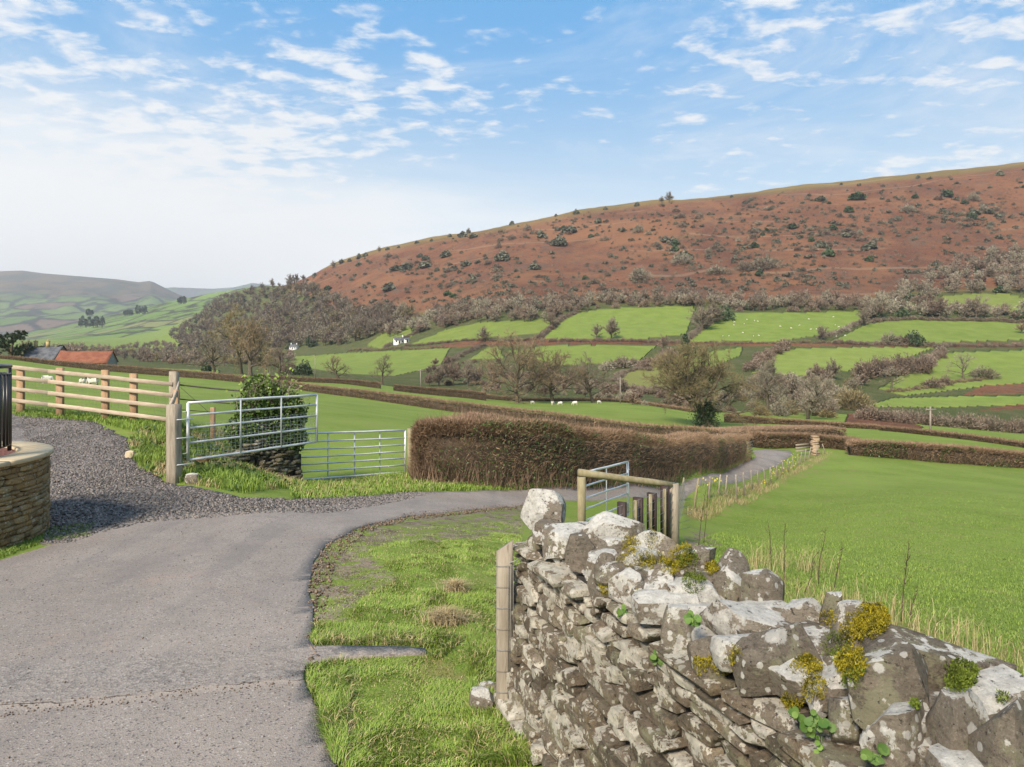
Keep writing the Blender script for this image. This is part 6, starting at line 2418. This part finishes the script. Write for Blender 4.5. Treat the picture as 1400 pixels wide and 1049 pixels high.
# mound under the open gate
MOUND = [(175, 605), (200, 585), (236, 582), (300, 590), (400, 625), (402, 668), (340, 676), (270, 666), (240, 660), (205, 648), (180, 630)]
f = sow(MOUND, 15000, dmin=11, dmax=22)
cl = vnoise(f[:, 0], f[:, 1], 107, 3, 1.3)
g = cl > .40
blades('mound_grass', 'rough grass on the mound round the thick gate post', f[g], .10 + .16 * cl[g], .013, G_BLADE, .7, np.clip(cl[g], 0, 1), 'grass')
blades('mound_dry_grass', 'straw coloured tussocks on the mound by the gravel', f[~g], .12 + .2 * cl[~g], .012, G_DRY, .9, None, 'grass')
c = f[(vnoise(f[:, 0], f[:, 1], 111, 2, 1.1) > .54)][:1600] + (0, 0, .07) + R.normal(0, .05, (1, 3))
V, Q = leaves(c + R.normal(0, .05, c.shape), R.uniform(.04, .09, len(c)), up=2)
tag(tmesh('low_weeds', V, [Q], L_IVY, None), 'dark leafy weeds along the foot of the ivy stump', 'weeds', kind='stuff')
# along the rail fence and edge of the gravel
FB = [(20, 560), (140, 567), (236, 577), (225, 592), (180, 590), (130, 577), (20, 570)]
f = sow(FB, 6000, dmin=14, dmax=26)
blades('fence_foot_grass', 'uncut grass along the foot of the timber rail fence', f, .14, .014, G_BLADE, .7, None, 'grass')
CW = [(0, 765), (0, 752), (66, 722), (130, 716), (125, 735), (60, 742)]
f = sow(CW, 3500, dmin=7, dmax=12)
blades('wall_foot_grass', 'patch of grass between the curved wall and the drive', f, .05, .007, G_BLADE, .8, None, 'grass')
# dry grass behind the wall and along the netting fence
for nm, lb, poly, n, h, w, dm in (('tall_dry_grass', 'tall bleached grass standing behind the drystone wall', [(1010, 800), (1035, 765), (1120, 775), (1200, 815), (1290, 850), (1420, 890), (1420, 950), (1200, 890), (1060, 830)], 2300, .36, .005, 14),
                                  ('fence_dry_grass', 'dry bleached grass along the netting fence by the lane', [(935, 700), (1000, 668), (1060, 645), (1118, 614), (1140, 620), (1080, 652), (1010, 690), (950, 712)], 5200, .22, .012, 66)):
    f = sow(poly, n, dmin=5, dmax=dm, fade=8 if dm < 20 else 40)
    cl = vnoise(f[:, 0], f[:, 1], 113, 2, .9)
    k = R.random(n) < np.clip(cl * 2.2 - .45, .06, 1)
    blades(nm, lb, f[k], h * (.5 + cl[k]), w, G_DRY, .75, None, 'grass')

# grit and chippings lying loose
def chippings(name, label, f, size, mat):
    U, Q = UC[3]
    n = len(f)
    B8 = np.array([(-1, -1, -1), (1, -1, -1), (1, 1, -1), (-1, 1, -1), (-1, -1, 1), (1, -1, 1), (1, 1, 1), (-1, 1, 1)], float)
    FQ = np.array([(0, 3, 2, 1), (4, 5, 6, 7), (0, 1, 5, 4), (1, 2, 6, 5), (2, 3, 7, 6), (3, 0, 4, 7)])
    V = B8[None] * R.uniform(.45, 1.1, (n, 8, 1)) * R.uniform(.6, 1.2, (n, 1, 3)) * (size * R.uniform(.5, 1.3, n))[:, None, None] / 2
    a = R.uniform(0, 6.28, n)
    c, s_ = np.cos(a)[:, None], np.sin(a)[:, None]
    X, Y = V[..., 0] * c - V[..., 1] * s_, V[..., 0] * s_ + V[..., 1] * c
    V = np.stack([X, Y, V[..., 2]], -1) + f[:, None] + (0, 0, .014)
    tmesh(name, V.reshape(-1, 3), [(np.arange(n)[:, None, None] * 8 + FQ[None]).reshape(-1, 4)], mat, None, np.repeat(R.random(n), 8))
    return tag(bpy.data.objects[name], label, 'gravel', kind='stuff')


CHIP = leaf_mat('stone_chippings', (0.05, 0.044, 0.040), (0.30, 0.262, 0.235), rough=.9)
SOIL = leaf_mat('soil_crumbs', (0.07, 0.05, 0.036), (0.24, 0.175, 0.125), rough=.95)
f = sow(GRAVEL_PX[:-3], 16000, dmin=7, dmax=30, fade=10)
chippings('loose_gravel', 'loose stone chippings over the gravel drive', f, .032, CHIP)
f = sow([(425, 930), (418, 860), (420, 800), (426, 768), (446, 742), (490, 720), (560, 702), (640, 694), (720, 688), (720, 694), (560, 712), (498, 730), (458, 772), (442, 850), (434, 930)], 1500, dmin=4, dmax=20)
chippings('soil_crumbs', 'crumbs of bare brown soil along the verge edge of the drive', f, .022, SOIL)
f = sow([(0, 1049), (0, 775), (200, 722), (420, 706), (425, 800), (415, 930), (450, 1049)], 500, dmin=3, dmax=14)
f2 = sow([(0, 965), (200, 950), (420, 925), (420, 940), (200, 966), (0, 985)], 260, dmin=3.4, dmax=7)
chippings('road_grit', 'scattered grit and soil pellets on the tarmac drive', np.vstack([f, f2]) + (0, 0, .006), .009, SOIL)


# straw clumps on the verge
for px, py, r, n, lb in ((610, 853, .17, 700, 'flattened straw clump lying on the verge by the tarmac tongue'), (622, 810, .09, 450, 'small pale tuft of dead grass further up the verge')):
    c = hit1(px, py)
    a, q = R.uniform(0, 6.28, n), np.abs(R.normal(0, .5, n))
    f = np.stack([c[0] + np.cos(a) * q * r * 1.2, c[1] + np.sin(a) * q * r * .7, np.zeros(n)], 1)
    f[:, 2] = gz(f[:, 0], f[:, 1]) + .03 * np.exp(-q * q * 3)
    o = blades('dry_grass_clump', '', f, .11, .005, G_DRY, 1.7, None, kind=None, clump=a * .5)
    tag(o, lb, 'grass clump')


# dead dock and hogweed stems
def stem(px, py_foot, py_top, label, lean, dmin=5, dmax=20, side=9):
    foot = hit1(px, py_foot, dmin, dmax)
    H = (py_foot - py_top) / F * foot[1]
    top = foot + (lean * H, R.normal(0, .03), H)
    root = empty('dead_weed_stem', foot, label, 'plant')
    m = MB()
    line = resample(np.array([foot - (0, 0, .03), foot + (top - foot) * .4 + R.normal(0, .015, 3), foot + (top - foot) * .75 + R.normal(0, .015, 3), top]), H / 9)
    m.tube(line, np.linspace(.008, .003, len(line)), 5)
    m.build('stem', STEM, root)
    s = MB()
    for k in range(side):
        t = R.uniform(.35, .98)
        p = foot + (top - foot) * t
        d = np.array((R.normal(0, .5), R.normal(0, .5), 1.0))
        L = H * R.uniform(.06, .2) * (1.3 - t)
        s.tube([p, p + d * L * .5, p + d * L + (0, 0, .01)], (.003, .0025, .0015), 4)
    s.build('side_twig', STEM, root)


STEM = simple('dead_stem', (0.05, 0.035, 0.025), (0.10, 0.07, 0.045), .95)
stem(1232, 850, 742, 'tallest dark dead weed stem behind the long lichen dotted copestone', .09, side=16)
stem(1243, 848, 800, 'short dark dead stem at the foot of the tallest one', .25)
stem(1098, 812, 752, 'leaning dead stem in the middle of the tall bleached grass', .35)
stem(1118, 800, 720, 'thin upright dead stem beside the leaning one', .12, side=6)
stem(1055, 790, 712, 'thin dead stem above the small dark copestone cube', -.05, side=5)
stem(1072, 795, 716, 'twin dead stem right of the thin one at the edge of the bleached grass', .03, side=5)
stem(1140, 805, 740, 'thin reddish stem at the right of the bleached grass', .15, side=6)
stem(955, 745, 670, 'thin dead stem against the netting by the corner post', .12, side=5)
stem(962, 742, 655, 'taller dead stem against the netting by the corner post', .10, side=6)


# ------------------------------------------------------------------ ivy covered stump of wall by the closed gate
def ivy_stump():
    c = P(366, 655, 17.0)
    z0 = float(gz(c[0], c[1]))
    root = empty('old_wall_stump', (c[0], c[1], z0), 'broken stump of stone wall between the two gates', 'wall')
    rg = np.random.default_rng(3)
    mb = MB()
    core = MB()
    a, b = P(282, 640, 15.6), P(400, 655, 17.3)
    L = np.linalg.norm((b - a)[:2])
    t = (b - a) / np.linalg.norm(b - a)
    t[2] = 0
    t /= np.linalg.norm(t)
    o = np.array((t[1], -t[0], 0))
    Bm = np.stack([t, o, (0, 0, 1.0)], 1)
    hgt = lambda s: .10 + .72 * min(1, max(0, (s - .25) / .35))
    s = 0.0
    while s < 1:
        p = a + (b - a) * s
        zb = float(gz(p[0], p[1])) - .1
        z = zb
        while z < zb + hgt(s) + .1:
            h = rg.uniform(.05, .12)
            l = rg.uniform(.12, .32)
            Vs, Q = stone((l, .5, h), 3, .25, 4, .05, (.7, .98), rg)
            mb.add(Vs @ Bm.T + np.array((p[0], p[1], z + h / 2)) + o * rg.normal(0, .03) + t * rg.uniform(-.06, .06), [Q], rg.uniform())
            z += h
        core.box((p[0], p[1], zb + hgt(s) * .5), (.24, .42, hgt(s)), math.atan2(t[1], t[0]))
        s += .17 / L * 1.0
    mb.build('stonework', STONE_FIELD, root, smooth=True)
    core.build('wall_core', DARK_CORE, root)
    ir = empty('ivy_bush', P(372, 600, 16.8), 'dense ivy bush with pale sprays sprawling over the broken wall stump', 'ivy')
    n = 16000
    k = rg.integers(0, 9, n)
    cen = np.array([P(*q) for q in ((345, 560, 16.6), (365, 550, 16.9), (385, 556, 17.1), (398, 570, 17.2), (355, 585, 16.7), (380, 590, 17), (398, 598, 17.2), (330, 590, 16.4), (352, 535, 16.9))])
    rad = np.array([.40, .48, .48, .36, .5, .55, .38, .36, .36])
    d = rg.normal(size=(n, 3))
    d /= np.linalg.norm(d, axis=1, keepdims=True)
    q = cen[k] + d * (rad[k] * (rg.uniform(.62, 1.12, n) + .30 * (vnoise(d[:, 0] * 2 + k, d[:, 2] * 2, 7, 2, 2.0) - .35)))[:, None] * (1, .8, 1)
    V, Q = leaves(q, rg.uniform(.035, .075, n), aspect=1.15)
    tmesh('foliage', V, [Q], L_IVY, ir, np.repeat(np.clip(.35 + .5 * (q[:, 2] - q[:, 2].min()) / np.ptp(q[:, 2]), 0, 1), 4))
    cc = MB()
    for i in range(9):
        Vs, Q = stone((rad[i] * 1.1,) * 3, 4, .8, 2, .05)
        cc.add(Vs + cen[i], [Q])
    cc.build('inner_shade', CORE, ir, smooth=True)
    m = 420
    b_ = cen[rg.integers(0, 4, m)] + rg.normal(0, .2, (m, 3)) + (0, 0, .22)
    V, T = twigs(b_, rg.normal(0, .55, (m, 3)) + (.25, 0, 1), rg.uniform(.2, .55, m), .014)
    tmesh('spray', V, [T], T_PALE, ir)
    V, Q = leaves(b_ + rg.normal(0, .12, b_.shape) + (0.05, 0, .25), rg.uniform(.035, .075, m), aspect=1.3)
    tmesh('young_leaves', V, [Q], G_BLADE, ir, np.full(len(V), .9))


ivy_stump()
# broken brick in the mound
q = P(278, 616, 14.6)
mb = MB()
mb.box((q[0], q[1], float(gz(q[0], q[1])) + .16), (.26, .12, .08), .3)
tag(mb.build('broken_brick', simple('orange_brick', (0.40, 0.12, 0.04), (0.5, 0.18, 0.07), .9), None), 'orange brick lying among stones behind the open gate netting', 'brick')

# daffodils
PET = leaf_mat('daffodil_petals', (0.72, 0.56, 0.02), (0.85, 0.72, 0.12), rough=.6)
f = np.vstack([sow([(1040, 668), (1060, 640), (1085, 626), (1100, 624), (1080, 650)], 75, dmin=30, dmax=66), sow([(940, 672), (965, 664), (990, 660), (985, 672), (955, 682)], 14, dmin=18, dmax=40)])
z = R.uniform(.26, .38, len(f))
V1, Q1 = leaves(f + np.stack([np.zeros(len(f)), np.zeros(len(f)), z], 1), R.uniform(.05, .08, len(f)), aspect=1.1)
V2, Q2 = leaves(f + np.stack([np.zeros(len(f)), np.zeros(len(f)), z], 1), R.uniform(.05, .08, len(f)), aspect=1.1)
tag(tmesh('daffodils', np.vstack([V1, V2]), [np.vstack([Q1, Q2 + len(V1)])], PET), 'yellow daffodils scattered along the grass verge of the lane', 'daffodils', kind='stuff')
f2 = np.repeat(f, 7, 0) + R.normal(0, .04, (len(f) * 7, 3)) * (1, 1, 0)
blades('daffodil_leaves', 'blue green daffodil leaves along the verge of the lane', f2, .3, .016, G_BLADE, .3, None, 'daffodils')


# ------------------------------------------------------------------ buildings
def roof_mat(name, a, b, c, rib=None):
    m = Mat(name, .85, .2)
    col = m.mix(m.step(m.noise(.7, 6, .7, vec=m.obj), .35, .65), a, b)
    col = m.mix(m.mth('MULTIPLY', m.step(m.noise(2.3, 5, .7, vec=m.obj), .55, .7), .8), col, c)
    if rib:
        w = m.N('ShaderNodeTexWave', wave_type='BANDS', bands_direction='X')
        m.L(m.obj, w.inputs[0])
        w.inputs['Scale'].default_value = rib
        m.bump(w.outputs[1], .6, .05)
    return m.done(col)


def gable(name, label, c, L, W, eave, ridge, rz, wall_m, roof_m, sag=0.0, chimneys=(), wins=(), door=None, cat='barn'):
    c = np.asarray(c, float)
    root = empty(name, c, label, cat, rz=rz)

    def put(mb, nm, m, smooth=False, par=root):
        o = mb.build(nm, m, None, smooth)
        o.parent = par
        return o
    x, y = L / 2, W / 2
    b = MB()
    V = [(-x, -y, -1), (x, -y, -1), (x, y, -1), (-x, y, -1), (-x, -y, eave), (x, -y, eave), (x, y, eave), (-x, y, eave), (-x, 0, ridge), (x, 0, ridge)]
    b.add(V, [[(0, 1, 5, 4), (2, 3, 7, 6), (1, 2, 6, 5), (3, 0, 4, 7)], [(4, 8, 7), (5, 6, 9)]])
    put(b, 'wall', wall_m)
    ro = MB()
    nx = 14
    for sd in (-1, 1):
        V = []
        for j in range(nx + 1):
            u = -x - .25 + (L + .5) * j / nx
            sg = sag * (math.sin(math.pi * j / nx) + .35 * math.sin(5.1 * j / nx * 2 + sd))
            for (yy, zz) in ((y + .3, eave - .16), (y * .5, (eave + ridge) / 2 + .05 - sg * .8), (0, ridge + .09 - sg)):
                V.append((u, sd * yy, zz))
            for (yy, zz) in ((y + .3, eave - .26), (y * .5, (eave + ridge) / 2 - .06 - sg * .8), (0, ridge - .02 - sg)):
                V.append((u, sd * yy, zz))
        q = []
        for j in range(nx):
            for r in range(2):
                for off in (0, 3):
                    a = j * 6 + off + r
                    q.append((a, a + 1, a + 7, a + 6))
            a = j * 6
            q.append((a, a + 6, a + 9, a + 3))
        q += [(0, 3, 4, 1), (1, 4, 5, 2), (nx * 6, nx * 6 + 1, nx * 6 + 4, nx * 6 + 3), (nx * 6 + 1, nx * 6 + 2, nx * 6 + 5, nx * 6 + 4)]
        ro.add(V, [q])
    rf = put(ro, 'roof', roof_m)
    for cx in chimneys:
        m = MB()
        m.box((cx, 0, ridge + .3), (.7, .6, 1.5))
        m.box((cx, 0, ridge + 1.1), (.82, .72, .14))
        m.tube([(cx, 0, ridge + 1.15), (cx, 0, ridge + 1.5)], .13, 8)
        put(m, 'chimney', wall_m if cat != 'farmhouse' else CHIM, par=rf)
    for (wx, wz_) in wins:
        m = MB()
        m.box((wx, -y - .02, wz_), (.95, .08, 1.0))
        put(m, 'window', GLASS_D)
    if door is not None:
        m = MB()
        m.box((door, -y - .02, 1.0), (1.0, .09, 2.0))
        put(m, 'door', WOOD_TAR)
    return root


CHIM = simple('ochre_chimney', (0.38, 0.29, 0.13), (0.48, 0.38, 0.2), .9)
GLASS_D = simple('dark_window', (0.02, 0.024, 0.03), (0.04, 0.045, 0.05), .2)
SLATE = roof_mat('sagging_slates', (0.06, 0.065, 0.075), (0.14, 0.145, 0.155), (0.20, 0.195, 0.185))
RUSTY = roof_mat('rusty_corrugated_iron', (0.21, 0.072, 0.042), (0.29, 0.12, 0.072), (0.15, 0.075, 0.055), rib=2.2)
BARN_W = simple('grey_boards', (0.20, 0.20, 0.21), (0.30, 0.295, 0.29), .9, 2)
STONE_W = simple('rubble_wall', (0.16, 0.13, 0.105), (0.26, 0.22, 0.18), .9, 2)
WHITE_W = simple('white_render', (0.74, 0.73, 0.70), (0.82, 0.81, 0.79), .85, 1)


def on_ground(px, py, d):
    p = P(px, py, d)
    p[2] = float(gz(p[0], p[1]))
    return p


def barn_at(px_l, px_r, y_ridge, d, name, **kw):
    a, b = P(px_l, y_ridge, d), P(px_r, y_ridge, d)
    c = (a + b) / 2
    z = float(gz(c[0], c[1]))
    kw['ridge'] = max(3.2, c[2] - z)
    kw['eave'] = kw['ridge'] - kw.pop('rise')
    return gable(name, c=(c[0], c[1], z), L=(px_r - px_l) / F * d, **kw)


barn_at(44, 84, 472.5, 172, 'slate_roofed_barn', label='old barn with a sagging dark slate roof and two ochre chimneys', W=8.5, rise=3.4, rz=.10, wall_m=STONE_W, roof_m=SLATE, sag=.5, chimneys=(-2.6, .3), cat='farmhouse')
barn_at(88, 150, 480, 166, 'rusty_roofed_barn', label='low barn with an orange rusty corrugated roof', W=7.5, rise=2.6, rz=.22, wall_m=BARN_W, roof_m=RUSTY, sag=.15)
p = hit1(402, 478, 300)
gable('white_cottage', 'larger white cottage among the trees below the hanging wood', p, 6.5, 5, 2.6, 4.4, -.3, WHITE_W, SLATE, chimneys=(-2.8, 2.8), wins=((-2, 1.5), (2, 1.5)), door=0, cat='house')
p = hit1(545, 470, 300)
gable('white_house', 'smaller white house by the second hill field', p, 6.5, 4.5, 2.6, 4.4, .4, WHITE_W, SLATE, chimneys=(2.8,), wins=((-2, 1.5), (2, 1.5)), door=0, cat='house')
p = hit1(556, 468, 300)
gable('white_outhouse', 'tiny white outhouse to the right of the smaller white house', p, 3, 3, 1.9, 2.8, .4, WHITE_W, SLATE, cat='outhouse', door=0)


# ------------------------------------------------------------------ poles
POLE = simple('pole_timber', (0.22, 0.19, 0.16), (0.33, 0.29, 0.25), .9)
for px, yt, yb, d, lb in ((1272, 556, 598, 98, 'weathered wooden pole with a short crossarm right of the lane'), (848, 516, 553, 153, 'pale thin pole beside the field with the oaks'), (575, 505, 530, 215, 'pole with a crossarm in front of the stream thicket'),
                          (431, 487, 512, 210, 'pale pole with a crossarm on the green strip below the cottage')):
    b = on_ground(px, yb, d)
    t = P(px, yt, d)
    root = empty('utility_pole', b, lb, 'pole')
    m = MB()
    m.tube([b - (0, 0, .3), t], (.15, .11), 8)
    m.build('pole', POLE, root, smooth=True)
    m = MB()
    m.beam(t + (-.75, -.1, -.4), t + (.75, -.1, -.4), .12, .14)
    m.build('crossarm', POLE, root)
    for sx in (-.6, .6, 0):
        m = MB()
        m.tube([t + (sx, -.1, -.33), t + (sx, -.1, -.14)], .05, 6)
        m.build('insulator', POLE, root)


# ------------------------------------------------------------------ sheep
def wool(name, face):
    m = Mat(name, .95, .1)
    s = m.N('ShaderNodeSeparateXYZ')
    m.L(m.obj, s.inputs[0])
    c = m.mix(m.noise(9, 4, .6, vec=m.obj), (0.50, 0.46, 0.38), (0.74, 0.71, 0.63))
    leg = m.mth('MAXIMUM', m.step(s.outputs[0], .50, .54), m.mth('SUBTRACT', 1.0, m.step(s.outputs[2], .25, .30)))
    c = m.mix(leg, c, face)
    m.bump(m.noise(30, 4, .7, vec=m.obj), .7, .03)
    return m.done(c)


def sheep_mesh(name, mat, grazing):
    """one skinned body: trunk, neck, head, four jointed legs"""
    J = {'rump': ((-.42, 0, .62), .20), 'loin': ((-.15, 0, .64), .25), 'chest': ((.2, 0, .62), .24), 'brisket': ((.38, 0, .62), .17)}
    if grazing:
        J.update(neck=((.52, 0, .42), .10), poll=((.60, 0, .24), .085), nose=((.68, 0, .08), .045))
    else:
        J.update(neck=((.50, 0, .82), .10), poll=((.58, 0, .93), .085), nose=((.76, 0, .85), .05))
    E = [('rump', 'loin'), ('loin', 'chest'), ('chest', 'brisket'), ('brisket', 'neck'), ('neck', 'poll'), ('poll', 'nose')]
    J['tail'] = ((-.58, 0, .48), .04)
    E.append(('rump', 'tail'))
    for s in (-1, 1):
        a, b, c_, d = 'ear%d' % s, 'h%d' % s, 'hk%d' % s, 'hf%d' % s
        px, py, pz = J['poll'][0]
        J[a] = ((px - .02, .13 * s, pz + .02), .02)
        E.append(('poll', a))
        J[b] = ((-.36, .12 * s, .40), .09)
        J[c_] = ((-.44, .12 * s, .22), .04)
        J[d] = ((-.40, .12 * s, .0), .035)
        E += [('rump', b), (b, c_), (c_, d)]
        J['f%d' % s] = ((.30, .12 * s, .38), .075)
        J['fk%d' % s] = ((.31, .12 * s, .2), .04)
        J['ff%d' % s] = ((.30, .12 * s, .0), .033)
        E += [('chest', 'f%d' % s), ('f%d' % s, 'fk%d' % s), ('fk%d' % s, 'ff%d' % s)]
    names = list(J)
    me = bpy.data.meshes.new(name)
    me.from_pydata([J[k][0] for k in names], [(names.index(a), names.index(b)) for a, b in E], [])
    o = bpy.data.objects.new(name, me)
    link(o)
    sk = o.modifiers.new('skin', 'SKIN')
    sk.use_smooth_shade = True
    for i, k in enumerate(names):
        v = me.skin_vertices[0].data[i]
        v.radius = (J[k][1], J[k][1])
        v.use_root = k == 'loin'
    ss = o.modifiers.new('smooth', 'SUBSURF')
    ss.levels = ss.render_levels = 1
    me.materials.append(mat)
    return o


W_WHITE, W_BLACK = wool('cream_wool', (0.62, 0.58, 0.52)), wool('cream_wool_dark_face', (0.03, 0.028, 0.026))
protos = {}
SHEEP = [(65, 527, 66, 1, 0, .3, .95, 'cream sheep behind the second gap of the rail fence', None), (112, 528, 66, 1, 0, 2.6, .8, 'small cream sheep between two other sheep in the left pasture', None),
         (127, 528.5, 65, 0, 1, 3.3, .92, 'cream sheep with a black face in the left pasture', None), (121, 527, 68, 0, 1, 1.2, .65, 'black faced lamb standing by the black faced sheep', None),
         (728, 557, 145, 1, 0, .4, .8, 'sheep at the foot of the second field oak', None), (756, 557, 140, 1, 0, 1.0, .95, 'sheep grazing in the middle of the oak field', None), (766, 557.5, 139, 1, 0, 2.9, .9, 'sheep close beside the one in the middle of the oak field', None),
         (786, 557, 138, 1, 0, 3.0, 1.0, 'largest looking sheep in the oak field, under the smallest oak', None), (819, 552, 148, 1, 0, .2, .8, 'sheep right of the smallest oak', None)]
g2 = np.random.default_rng(12)
for _ in range(26):
    x, y = g2.uniform(985, 1165), g2.uniform(434, 462)
    SHEEP.append((x, y, 0, 1, 0, g2.uniform(0, 6.28), .8, 'tiny white sheep dotted over the far sheep field', 'sheep in the far hill field'))
for px, py, d, gr, dark, rz, sc, lb, gp in SHEEP:
    if d:
        q = on_ground(px, py, d)
    else:
        q = hit1(px, py, 200)
    k = (gr, dark)
    if k not in protos:
        o = protos[k] = sheep_mesh('sheep', W_BLACK if dark else W_WHITE, gr)
    else:
        o = protos[k].copy()
        link(o)
        if 'group' in o:
            del o['group']
    o.location = tuple(float(v) for v in q)
    o.rotation_euler = (0, 0, rz)
    o.scale = (sc,) * 3
    tag(o, lb, 'sheep', gp)

# far conifer plantation block and field trees on the distant green hill
for px, py, h, w, lb in ((124, 446, 13, 2.2, 'small dark plantation block on the distant green hill'), (193, 428, 10, 1.5, 'dark clump of trees on the crest of the distant green hill'), (250, 414, 8, 1.2, 'dark tree on the skyline of the distant green hill'),
                         (175, 430, 6, 1.6, 'low dark trees left of the crest clump on the distant hill'), (122, 430, 7, 1.0, 'single dark tree far up the valley')):
    d = 2150.0 if py < 440 else 1800.0
    a = P(px, py, d)
    root = tag(empty('distant_trees', a, lb, 'trees'), kind='stuff')
    tr, cr = MB(), []
    for k in range(16):
        x = R.uniform(-.5, .5) * h * w / F * d
        yv = R.uniform(-.5, .5) * h * w / F * d * .6
        Hh = h / F * d * R.uniform(.6, 1.05)
        tr.tube([a + (x, yv, -4), a + (x, yv, Hh * .6)], .5, 5)
        n = 90
        z = R.uniform(.1, 1, n)
        rad = .24 * Hh * np.sqrt(np.clip(1.05 - z, 0, 1))
        an = R.uniform(0, 6.28, n)
        cr.append(np.stack([a[0] + x + rad * np.cos(an), a[1] + yv + rad * np.sin(an), a[2] + z * Hh], 1))
    tr.build('trunk', BARK, root)
    cr = np.vstack(cr)
    V, Q = leaves(cr, R.uniform(2.0, 4.5, len(cr)))
    tmesh('crown', V, [Q], L_DARK, root)

# ------------------------------------------------------------------ the valley air
hz = MB()
hz.box((0, 4300, 300), (15000, 10600, 900))
hm = bpy.data.materials.new('valley_air')
hm.use_nodes = True
hn = hm.node_tree
hn.nodes.clear()
ho = hn.nodes.new('ShaderNodeOutputMaterial')
hv = hn.nodes.new('ShaderNodeVolumePrincipled')
hv.inputs['Color'].default_value = (0.88, 0.93, 1.0, 1)
hv.inputs['Density'].default_value = 0.0001
hv.inputs['Anisotropy'].default_value = 0.2
hn.links.new(hv.outputs[0], ho.inputs['Volume'])
o = hz.build('haze', hm, None)
tag(o, 'thin blue air filling the valley', kind='stuff')
